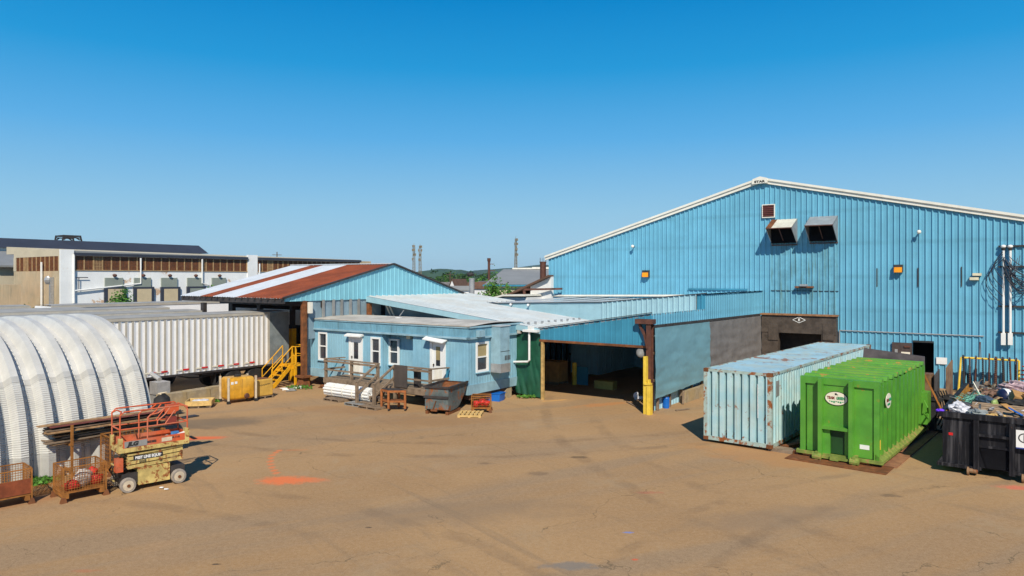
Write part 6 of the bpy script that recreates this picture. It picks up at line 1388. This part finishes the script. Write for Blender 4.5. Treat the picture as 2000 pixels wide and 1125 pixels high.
MB().box(E0 + 1.1, -.022, 1.26, E0 + 1.38, -.017, 1.37).build('white_label', M['totew'], tb_); text('3A 11-2', .07, M['ink'], tb_, axes((E1 - .38, -.018, 1.34), (1, 0, 0), (0, 0, 1)), bold=.003)
# guard rails
mb = MB(); zr = 2.22; r_ = .021
for y in (.02, wd - .02):
    mb.tube([(E0 + .04, y, 1.25), (E0 + .04, y, zr - .1), (E0 + .14, y, zr), (LW * .52, y, zr), (LW * .62, y, zr), (E1 - .15, y, zr), (E1 - .04, y, zr - .1), (E1 - .04, y, 1.25)], r_, 8)
    mb.tube([(E0 + .04, y, 1.74), (E1 - .04, y, 1.74)], r_ * .9, 8)
    mb.tube([(.52, y, 1.25), (.52, y, 1.98), (.60, y, 2.06), (.80, y, 2.08), (.98, y, 2.2)], r_, 8)
    mb.tube([(.78, y, 1.74), (.78, y, 1.86), (.98, y, 2.02), (1.12, y, 2.2)], r_ * .9, 8); mb.tube([(.98, y, 1.74), (1.25, y, 2.1)], r_ * .8, 6)
mb.tube([(E0 + .04, .02, zr - .1), (E0 + .12, .2, zr - .02), (E0 + .12, wd - .2, zr - .02), (E0 + .04, wd - .02, zr - .1)], r_, 8); mb.tube([(E0 + .04, .02, 1.74), (E0 + .04, wd - .02, 1.74)], r_, 8)
mb.tube([(E1 - .04, .02, zr - .05), (E1 - .04, wd - .02, zr - .05)], r_, 8); mb.tube([(E1 - .04, .02, 1.74), (E1 - .04, wd - .02, 1.74)], r_, 8)
mb.build('guard_rail', M['orange'], T)
o = MB().box(E1 - .42, wd - .28, 1.92, E1 - .1, wd - .04, 2.18).build('control_panel', M['orange'], T); MB().bar((E1 - .3, wd - .16, 1.92), (E1 - .3, wd - .16, 1.7), .05).bar((E1 - .36, wd - .16, 1.82), (E1 - .05, wd - .3, 1.98), .08).build('lever', M['black'], o)
def lj(mb, name, mt, label, cat, at, rz=0):
    p = Matrix.Translation((fx, fy, 0)) @ Matrix.Rotation(LR, 4, 'Z') @ Vector(at); o = mb.build(name, mt, loc=p, rz=LR + rz); tag(o, label, cat); return o
lj(MB().blob((0, 0, 0), (.28, .12, .08), 8, 6, .6, 2), 'rag_heap', M['grayp'], 'grey rag heap on the scissor lift deck', 'rags', (LW - .25, .18, 1.3))
lj(MB().box(-.09, -.06, -.04, .09, .06, .04), 'blue_box', M_('blue_carton', (.06, .22, .5), .6), 'small blue box on the scissor lift deck', 'box', (LW - .02, .2, 1.42), .3)
lj(MB().bar((-.15, 0, 0), (.15, 0, .08), .09, .03), 'white_offcut', M['white'], 'white offcut piece at right of lift deck', 'board', (LW + .05, .05, 1.36))
lj(MB().lathe((0, 0, 0), [(.06, 0), (.06, .16), (.03, .2)], 10), 'red_can', M['red'], 'small red can in right corner of lift deck', 'can', (LW + .22, .15, 1.24))
lj(MB().box(-.13, -.08, -.12, .13, .08, .12), 'red_toolbox', M['inkred'], 'dark red box hung on lift rail below control panel', 'box', (E1 - .3, wd - .22, 1.72))

# ------------------------------------------------------------------ wire baskets and stacked planks
def basket(name, label, p0, th_, Lx, Ly, H0, H1, filled, pitch=.06, hi=None, floor=.28):
    T = thing(name, label, 'basket', p0, th_, 'rusty wire baskets'); w_ = .0055
    def mesh_side(mb, a, b, z0, z1):
        a, b = Vector(a), Vector(b); L = (b - a).length; n = max(1, int(L / pitch))
        for i in range(n + 1): p = a + (b - a) * i / n; mb.bar((p.x, p.y, z0), (p.x, p.y, z1), w_ * 1.6)
        m = int((z1 - z0) / pitch)
        for j in range(m + 1): z = z0 + (z1 - z0) * j / m; mb.bar((a.x, a.y, z), (b.x, b.y, z), w_ * 1.6)
    for nm, a, b, h in (('front_mesh', (0, 0, 0), (Lx, 0, 0), H1), ('rear_mesh', (0, Ly, 0), (Lx, Ly, 0), H1), ('side_mesh', (0, 0, 0), (0, Ly, 0), H1), ('side_mesh', (Lx, 0, 0), (Lx, Ly, 0), H1)):
        mb = MB(); mesh_side(mb, a, b, floor, h); mb.build(nm, M['rustmesh'], T)
    mb = MB()
    for x in (0, Lx):
        for y in (0, Ly): mb.bar((x, y, .1), (x, y, H1), .035)
    mb.box(-.02, -.02, floor - .05, Lx + .02, Ly + .02, floor - .02)
    for x in (.06, Lx - .1): mb.box(x - .05, -.03, .1, x + .06, Ly + .03, floor - .055)
    for a, b in (((0, 0), (Lx, 0)), ((0, Ly), (Lx, Ly)), ((0, 0), (0, Ly)), ((Lx, 0), (Lx, Ly))): mb.bar((*a, H1), (*b, H1), .03)
    mb.build('frame', M['rustmesh'], T)
    for x in (.0, Lx):
        for y in (0, Ly): MB().hexa([(x-.08, y-.06, 0), (x+.08, y-.06, 0), (x+.08, y+.06, 0), (x-.08, y+.06, 0), (x-.04, y-.03, .14), (x+.04, y-.03, .14), (x+.04, y+.03, .14), (x-.04, y+.03, .14)]).build('foot', M['rust'], T)
    if filled: MB().box(.0, -.012, floor, Lx, .0, floor + .38).build('lower_panel', M_('red_rust_panel', (.22, .055, .02), .8, 0, .3, 3), T)
    return T
bx, by = gp(124, 983); b2 = gp(207, 966)
BT = math.atan2(b2[1] - by, b2[0] - bx); BLx = math.hypot(b2[0] - bx, b2[1] - by)
basket('wire_basket', 'rusty brown wire basket on feet holding red and pale bags', (bx, by), BT, BLx, .85, 0, .90, False)
cx, cy = gp(62, 983)
basket('wire_basket', 'rusty wire basket with solid red-brown lower panel at left edge', (cx - 1.5 * math.cos(BT), cy - 1.5 * math.sin(BT)), BT, 1.5, .8, 0, .92, True)
b3 = gp(218, 948)
basket('wire_basket', 'rusty wire basket partly hidden behind the scissor lift, under planks', (b3[0] - .55, b3[1] + .9), BT, 1.2, .8, 0, 1.15, False, .11)
def inb(mb, name, mt, label, cat, at, rz=0, smooth=True):
    p = Matrix.Translation((bx, by, 0)) @ Matrix.Rotation(BT, 4, 'Z') @ Vector(at); o = mb.build(name, mt, loc=p, rz=BT + rz, smooth=smooth); tag(o, label, cat); return o
inb(MB().blob((0, 0, 0), (.26, .16, .24), 10, 8, .4, 3), 'pale_sack', M['greycloth'], 'pale netted sack leaning inside the middle wire basket', 'sack', (BLx * .55, .3, .5), .3)
inb(MB().blob((0, 0, 0), (.22, .16, .14), 10, 8, .5, 4), 'red_bag', M['redcloth'], 'red bag at left inside the middle wire basket', 'bag', (BLx * .25, .22, .38))
inb(MB().blob((0, 0, 0), (.18, .16, .15), 10, 8, .5, 5), 'red_bag', M['redcloth'], 'red bag at right inside the middle wire basket', 'bag', (BLx * .86, .3, .42))
inb(MB().blob((0, 0, 0), (.12, .1, .12), 10, 8, .5, 6), 'red_bag', M['redcloth'], 'small red bag on top at right in the middle basket', 'bag', (BLx * .83, .5, .58))
# planks: laid roughly along the hut
pb = Vector((*gp(105, 960), 0)); PD = Vector((ST, CT, 0)); PU = Vector((CT, -ST, 0))
rnd = random.Random(12); base = Vector((-13.05, 21.55, 0))
names = ['topmost pale plank of stack beside the hut, sticking out left', 'reddish plank second from top of stack', 'dark warped plank in upper middle of stack', 'grey plank in middle of stack', 'pale split plank in middle of stack', 'brown plank below middle of stack', 'pale plank near bottom of stack', 'short pale plank near bottom of stack', 'dark plank near bottom, far side of stack', 'bottom grey plank of stack', 'bottom brown plank of stack', 'lowest pale plank resting on basket rim']
for k, lab in enumerate(names):
    z = 1.62 - k * .052; L_ = rnd.uniform(3.2, 4.3); s0_ = -1.25 + (0 if k == 0 else rnd.uniform(.15, .6)); off = rnd.uniform(-.05, .3)
    p = base + PD * s0_ + PU * off; q = PD * L_ + PU * rnd.uniform(-.15, .15) + Vector((0, 0, rnd.uniform(-.05, .04)))
    o = MB().bar((0, 0, z), (q.x, q.y, z + q.z), rnd.uniform(.2, .34), .035).build('plank', (M['plank'], M_('red_plank', (.20, .06, .05), .8), M['darksteel'], M['wood'])[0 if k in (0, 4, 6, 7, 11) else 1 if k == 1 else 2 if k in (2, 8) else 3], loc=p)
    tag(o, lab, 'plank', 'planks stacked beside the hut')
for k, s in enumerate((-.45, 1.0, 2.3)):
    p = base + PD * s + PU * .1; o = thing('timber_rack', ('left', 'middle', 'right')[k] + ' rusty rack frame holding the stacked planks by the hut', 'rack', p, -TH, 'rack frames under the planks'); mb = MB()
    for x in (-.35, .35): mb.box(x - .03, -.03, 0, x + .03, .03, 1.02 + (.55 if k == 0 else 0))
    mb.box(-.4, -.03, .95, .4, .03, 1.01); mb.box(-.38, -.03, .2, .38, .03, .26); mb.build('frame', M['rustmesh'], o)
x, y = gp(86, 938); o = MB().blob((0, 0, .22), (.22, .22, .24), 10, 8, .3, 7).build('white_sack', M['white'], loc=(x + .1, y + .3), smooth=True); tag(o, 'white lumpy sack at foot of the arched hut', 'sack')
x, y = gp(88, 968); T = thing('wire_coil', 'rusty corrugated mesh roll lying between the two front wire baskets', 'mesh roll', (x, y), BT)
mb = MB()
for k in range(26): mb.tube([(-.4 + k * .034, .42 * math.sin(t * .32) + .1, .02 + .17 * (1 - math.cos(t * .5)) * .5) for t in range(0, 9)], .008, 4)
mb.build('mesh', M['rustmesh'], T)
x, y = gp(228, 950); T = thing('wire_coil', 'dark mesh mat on the ground under front of scissor lift', 'mesh roll', (x - .2, y + .1), BT); mb = MB()
for k in range(22): mb.tube([(-.5 + k * .05, -.3, .01), (-.45 + k * .05, .3, .06), (-.4 + k * .05, .6, .02)], .01, 4)
mb.build('mesh', M['darksteel'], T)

# ------------------------------------------------------------------ things by the hut end and concrete blocks
k = 0
pL, pR = gp(318, 798), gp(456, 774); v_ = Vector((pR[0] - pL[0], pR[1] - pL[1], 0)); n_ = 3
for k in range(n_):
    q = v_ / n_; th_ = math.atan2(q.y, q.x); L_ = q.length - .02; mb = MB(); rd = random.Random(k)
    mb.hexa([(0, 0, 0), (L_, 0, 0), (L_, .55, 0), (0, .55, 0), (.02, .05, .58 + rd.uniform(-.02, .03)), (L_ - .02, .05, .58), (L_ - .02, .5, .6), (.02, .5, .6)])
    o = mb.build('concrete_block', M['concrete'], loc=(pL[0] + q.x * k, pL[1] + q.y * k), rz=th_); tag(o, ('left', 'middle', 'right')[k] + ' weathered concrete block in low row before the ribbed trailer', 'block', 'concrete blocks before the trailer')
def pallet_mb(mb, w_=1.2, d_=1.0, z=0):
    for k in range(6): mb.box(0, k * (d_ - .1) / 5, z + .10, w_, k * (d_ - .1) / 5 + .1, z + .12)
    for x in (0, w_ / 2 - .03, w_ - .06): mb.box(x, 0, z + .02, x + .06, d_, z + .10)
    for y in (0, d_ / 2 - .05, d_ - .1): mb.box(0, y, z, w_, y + .1, z + .02)
    return mb
x, y = gp(363, 799); o = thing('pallet', 'pallet with low tan tray of pale scrap before concrete blocks', 'pallet', (x, y), R(14)); pallet_mb(MB(), 1.05, .9).build('base', M['wood'], o)
mb = MB(); mb.box(-.03, -.03, .12, 1.08, .01, .34); mb.box(-.03, .9, .12, 1.08, .94, .34); mb.box(-.03, .01, .12, .0, .9, .34); mb.box(1.05, .01, .12, 1.08, .9, .34); o2 = mb.build('tray', M['palletwood'], None, loc=(x, y), rz=R(14)); tag(o2, 'shallow tan open tray sitting on pallet before concrete blocks', 'tray')
o2 = MB().blob((.5, .45, .26), (.4, .34, .1), 10, 6, .6, 5).build('scrap', M['bag'], loc=(x, y), rz=R(14)); tag(o2, 'pale scrap inside the shallow tan tray', 'scrap')
x, y = gp(300, 815); x += .1; o = thing('stand_heap', 'black tarp-covered lump beside hut end', 'tarp', (x, y), 0); MB().blob((.1, .3, .42), (.42, .4, .46), 12, 8, .4, 6).build('cover', M['black'], o, smooth=True)
x, y = gp(316, 812); o = thing('trailer_jack', 'pale rusty upright jack with small wheel beside hut end', 'jack', (x, y), .3); mb = MB(); mb.tube([(.1, 0, .25), (-.05, 0, .95)], .035, 6); mb.tube([(-.15, 0, .95), (.2, .0, 1.0)], .03, 6); mb.build('post', M['totew'], o); mb = MB(); wheel(mb, (-.12, -.02, .17), .17, .08, 'y', 14); mb.build('wheel', M['totew'], o); MB().bar((.25, 0, .2), (.45, .1, .28), .1, .03).build('foot_plate', M['white'], o)
x, y = gp(306, 800); o = thing('grey_crate', 'pale grey weathered crate standing between hut end and trailer', 'crate', (x - .35, y + 1.0), -TH); mb = MB(); mb.box(-.35, -.3, .55, .35, .3, 1.12); mb.build('box', M['galv'], o); MB().box(-.38, -.33, 0, .38, .33, .5).build('base', M['grayp'], o)

# totes
x, y = gp(446, 790); x += .44 * math.cos(R(44)); y += .44 * math.sin(R(44)); TT_ = thing('liquid_tote', 'large dirty yellow plastic liquid tote beside concrete blocks', 'tank', (x, y), R(44))
def rbox(mb, x0, y0, z0, x1, y1, z1, r=.08):
    def ring(z, i):
        pts = []
        for cx_, cy_, a0 in ((x1 - r, y0 + r, -90), (x1 - r, y1 - r, 0), (x0 + r, y1 - r, 90), (x0 + r, y0 + r, 180)):
            for k in range(5): t = R(a0 + k * 22.5); pts.append((cx_ + (r - i) * math.cos(t), cy_ + (r - i) * math.sin(t), z))
        return pts
    rs = [ring(z0, r * .6), ring(z0 + r * .5, .01), ring(z0 + r, 0), ring(z1 - r, 0), ring(z1 - r * .4, r * .25), ring(z1, r * .8)]; b = len(mb.v)
    for q in rs: mb.v += q
    n = len(rs[0])
    for j in range(len(rs) - 1):
        for k in range(n): mb.f.append((b + j*n + k, b + j*n + (k+1) % n, b + (j+1)*n + (k+1) % n, b + (j+1)*n + k))
    mb.f.append(tuple(b + k for k in reversed(range(n)))); mb.f.append(tuple(b + (len(rs)-1)*n + k for k in range(n))); return mb
rbox(MB(), -.42, .04, .16, .92 - .06, .98, 1.20, .12).build('tank', M['tote'], TT_, smooth=True)
mb = MB()
for (a, b) in ((-.46, 0), (.86, 0), (-.46, .96), (.86, .96)): MB().box(a - .0, b, .141, a + .08, b + .08, 1.22).build('corner_post', M['totew'], TT_)
for (a, b) in ((-.48, -.02), (.84, -.02), (-.48, .94), (.84, .94)): MB().box(a, b, 0, a + .13, b + .13, .14).build('foot', M['black'], TT_)
MB().lathe((.2, .5, 1.19), [(.16, 0), (.16, .06), (.1, .1)], 14).build('lid', M['black'], TT_)
mb = MB().lathe((.45, .02, .3), [(.13, -.01), (.1, -.05), (.05, -.06)], 14, 'y'); mb.build('outlet', M['brownsteel'], TT_)
mb = MB(); mb.box(-.3, .028, .9, -.18, .036, 1.02); mb.box(-.12, .028, .92, .0, .036, 1.03); mb.build('label', M['white'], TT_)
x, y = gp(502, 781); T = thing('yellow_crate', 'smaller mustard yellow crate on pallet right of the tote', 'crate', (x, y), R(52))
pallet_mb(MB(), .9, .8).build('base', M['wood'], T); o = rbox(MB(), .0, .02, .13, .9, .7, .95, .05).build('box', M_('mustard_board', (.60, .36, .07), .7, 0, .15, 2, streak=.3, rust=.2), T)
mb = MB(); mb.box(.06, .08, .951, .84, .74, .955); mb.build('lid_dust', M['rust'], T)
mb = MB(); pr = None
for t in range(30):
    q = (.15 + t * .02, .013, .66 + .035 * math.sin(t * 1.3) + .002 * t)
    if pr: mb.bar(pr, q, .012, .01, up=(0, 1, 0))
    pr = q
mb.build('scrawl', M['ink'], T)

# ------------------------------------------------------------------ yellow stairs
sa, sb = -32.7, 23.0
T = gthing('yellow_stairs', 'yellow steel stair with handrails and platform beside trailer tail', 'stairs', sa, sb)
zpl = 1.15; pa0, pa1, bpl = -33.55, -32.42, 25.2
mb = MB(); mb.box(pa0, bpl - .9, zpl - .07, pa1, bpl, zpl); mb.box(sa, bpl - .95, zpl - .2, pa1, bpl - .9, zpl); mb.build('platform', M['yellow2'], T)
f1 = Vector((sa, sb, 0)); f0 = Vector((pa0, sb, 0)); top1 = Vector((sa, bpl - .9, zpl)); top0 = Vector((pa0, bpl - .9, zpl))
mb = MB()
for f_0, t_0 in ((f0, top0), (f1, top1)): mb.bar(f_0, t_0, .05, .2)
mb.build('stringer', M['yellow2'], T)
for k in range(5):
    t = (k + .7) / 5.2; a = f0 + (top0 - f0) * t; b = f1 + (top1 - f1) * t; d = (top0 - f0); d.z = 0; d.normalize()
    mb = MB(); mb.hexa([a - d * .13, b - d * .13, b + d * .13, a + d * .13] + [v + Vector((0, 0, .04)) for v in (a - d * .13, b - d * .13, b + d * .13, a + d * .13)]); mb.build('step', M['yellow2'], T)
mb = MB(); U = Vector((0, 0, 1))
for f_0, t_0 in ((f0, top0), (f1, top1)):
    mb.tube([f_0 + U * .1, f_0 + U * 1.0, t_0 + U * 1.0], .03, 6); mb.tube([f_0 + U * .55, t_0 + U * .5], .022, 6); mb.tube([t_0, t_0 + U * 1.0], .03, 6); m_ = (f_0 + t_0) / 2; mb.tube([m_, m_ + U * 1.0], .025, 6)
c_ = [Vector((sa - .02, bpl - .9, zpl)), Vector((pa1, bpl - .9, zpl)), Vector((pa1, bpl, zpl)), Vector((pa0, bpl, zpl))]
for a, b in ((c_[0], c_[1]), (c_[1], c_[2]), (c_[2], c_[3])):
    mb.tube([a + U, b + U], .03, 6); mb.tube([a + U * .5, b + U * .5], .022, 6)
for a in c_[1:]: mb.tube([a, a + U], .03, 6)
mb.build('handrail', M['yellow2'], T)
for a in c_[1:]: MB().box(a.x - .05, a.y - .05, 0, a.x + .05, a.y + .05, zpl - .08).build('leg', M['yellow2'], T)
for k, (px, py, lab, mt) in enumerate(((578, 757, 'tan torn carton piece near stair foot', M['card']), (583, 759, 'white flat scrap in weeds near stairs', M['white']), (556, 762, 'white offcut on ground beside yellow stair foot', M['white']), (570, 764, 'grey flat scrap beside yellow stair foot', M['grayp']), (630, 757, 'brown lump of debris near deck corner', M['rust']))):
    rd = random.Random(k); o = MB().blob((0, 0, .06), (.25, .14, .08), 6, 5, .7, k + 3).build('debris', mt, loc=gp(px, py), rz=rd.random() * 3); tag(o, lab, 'debris', 'debris by the yellow stairs')

# ------------------------------------------------------------------ things before the deck
p0 = pk(629, 778, z=0); T = thing('pipe_bundle', 'long white bundle of pipes lying under deck front on pallets', 'pipes', (*gw(p0[0], p0[1]), 0), -TH)
Ls = 3.0
for s0_, L_ in ((0, 1.35), (1.4, 1.75)):
    for (dy, dz) in [(0, 0)] + [(.14 * math.cos(k * 1.047), .14 * math.sin(k * 1.047)) for k in range(6)] + [(.26 * math.cos(k * .5236 + .26), .26 * math.sin(k * .5236 + .26)) for k in range(12)]:
        rd = random.Random(int(dy * 1000 + dz * 77)); e = rd.uniform(0, .1)
        MB().tube([(s0_ + e, .35 + dy, .42 + dz), (s0_ + L_ + e, .35 + dy, .42 + dz)], .068, 8).build('pipe', M['white'], T)
mb = MB()
for x in (.65, 1.4, 2.1, 2.8): mb.lathe((x, .35, .42), [(.335, -.02), (.34, .0), (.335, .02)], 18, 'x')
mb.build('strap', M['trimwhite'], T)
for k, (px, py, lab) in enumerate(((631, 782, 'grey pallet under left end of white pipe bundle'), (672, 791, 'dark grey pallet before the deck, left of steps'), (699, 797, 'brown pallet used as landing before deck steps'))):
    o = thing('pallet', lab, 'pallet', gp(px, py), -TH, 'pallets before the timber deck'); pallet_mb(MB(), 1.15, .8).build('boards', M['grayp'] if k == 1 else M['wood'], o)
a_, b_ = pk(759, 803, z=0)[:2]
T = thing('work_table', 'rusty orange steel work table on casters beside deck steps', 'table', (*gw(a_, b_), 0), -R(8))
om = M_('orange_rust_steel', (.33, .11, .03), .75, 0, .25, 4); tw, td = .95, .85
M2 = [(0, 0), (tw, .12), (-.45, .45), (.5, .62)]
mb = MB()
for (x, y) in ((0, 0), (.72, .12), (-.46, .42), (.3, .55)): mb.bar((x, y, .1), (x, y, .88), .09)
cs = [(0, 0), (.72, .12), (.3, .55), (-.46, .42)]
for p, q in zip(cs, cs[1:] + cs[:1]): mb.bar((*p, .87), (*q, .87), .07, .09); mb.bar((*p, .42), (*q, .42), .05, .08)
mb.build('frame', om, T); MB().prism([(c[0], c[1], .915) for c in cs], (0, 0, .03)).build('top', M['darksteel'], T); MB().prism([(c[0] * .98, c[1] * .98, .45) for c in cs], (0, 0, .02)).build('shelf', M['rust'], T)
for c in cs: mb = MB(); wheel(mb, (c[0], c[1], .07), .07, .05, 'x', 10); mb.build('caster', M['darksteel'], T)
# self-dumping hopper
pA = pk(830, 808, z=0); pB = pk(871, 811, z=0); xA, yA = gw(*pA[:2]); xB, yB = gw(*pB[:2]); th_ = math.atan2(yB - yA, xB - xA); W_ = math.hypot(xB - xA, yB - yA)
T = thing('dump_hopper', 'worn grey and rusty self-dumping steel hopper below office corner', 'hopper', (xA, yA), th_)
W_ = 1.12
S = [(0, .22), (0, 1.18), (2.0, 1.18), (2.08, 1.05), (1.62, .62), (1.2, .28), (.9, .18), (.2, .14)]    # side profile (y along, z)
mb = MB(); n = len(S)
for x in (0, W_):
    pts = [(x, y, z) for y, z in S]; mb.face(*(pts if x else pts[::-1]))
for i in range(n):
    if i == 1: continue
    (y0, z0), (y1, z1) = S[i], S[(i + 1) % n]; mb.face((0, y0, z0), (W_, y0, z0), (W_, y1, z1), (0, y1, z1))
mb.build('tub', M['hop'], T)
mb = MB(); mb.bar((-.03, -.03, 1.18), (W_ + .03, -.03, 1.18), .08, .08); mb.bar((W_ + .03, -.03, 1.18), (W_ + .03, 2.0, 1.18), .08, .08); mb.bar((-.03, -.03, 1.18), (-.03, 2.0, 1.18), .08, .08); mb.bar((-.04, -.03, .75), (W_, -.03, .75), .06, .1); mb.build('rim', M['darksteel'], T)
mb = MB(); mb.face((0, 1.15, .6), (W_, 1.15, .6), (W_, 2.0, 1.12), (0, 2.0, 1.12)); mb.build('inner_face', M['rust'], T)
mb = MB(); mb.box(.02, -.0, .0, .14, 1.3, .13); mb.box(W_ - .14, 0, 0, W_ - .02, 1.3, .13); mb.bar((.4, -.04, .2), (.55, -.04, .6), .04); mb.box(.3, -.06, .14, .6, 0, .22); mb.build('base_rail', M['rust'], T)
# small basket with red bags, pallet
x, y = gp(921, 806); bk = basket('small_wire_basket', 'small rusty wire basket of red bags before office end wall', (x, y), -R(2), .82, .6, 0, .72, False, .09, floor=.22)
for k, (dx, dz, lab) in enumerate(((.2, .36, 'left glossy red bag in the small basket'), (.45, .42, 'middle orange-red bag in the small basket'), (.65, .38, 'right glossy red bag in the small basket'))):
    o = MB().blob((0, 0, 0), (.17, .2, .15), 9, 7, .5, 30 + k).build('red_bag', M['redcloth'], loc=(x + dx, y + .3, dz), smooth=True); tag(o, lab, 'bag')
x, y = gp(893, 815); o = thing('yellow_pallet', 'fresh yellow wooden pallet lying on asphalt near small red basket', 'pallet', (x + .1, y + 1.0), R(-95)); pallet_mb(MB(), 1.05, 1.0).build('boards', M['palletwood'], o)
# small litter on asphalt
for k, (px, py, mt, lab) in enumerate(((316, 954, 'white', 'left tiny white scrap right of scissor lift'), (325, 957, 'white', 'right tiny white scrap right of scissor lift'), (1765, 875, 'white', 'white scrap on runner right of green dumpster'))):
    o = MB().blob((0, 0, .03 + (.03 if k == 2 else 0)), (.07, .05, .02), 6, 4, .5, k).build('litter', M[mt], loc=gp(px, py)); tag(o, lab, 'litter')

# ------------------------------------------------------------------ air
hz_m = bpy.data.materials.new('thin_haze'); hz_m.use_nodes = True; nt = hz_m.node_tree; nt.nodes.remove(nt.nodes['Principled BSDF'])
pv = nt.nodes.new('ShaderNodeVolumePrincipled'); pv.inputs['Density'].default_value = .00009; pv.inputs['Color'].default_value = (.62, .80, 1, 1); pv.inputs['Anisotropy'].default_value = .2
nt.links.new(pv.outputs[0], nt.nodes['Material Output'].inputs['Volume'])
o = MB().box(-3600, -320, -2, 3600, 4000, 75).build('haze', hz_m); tag(o, 'thin pale blue haze over the distant hills', 'haze', kind='stuff')
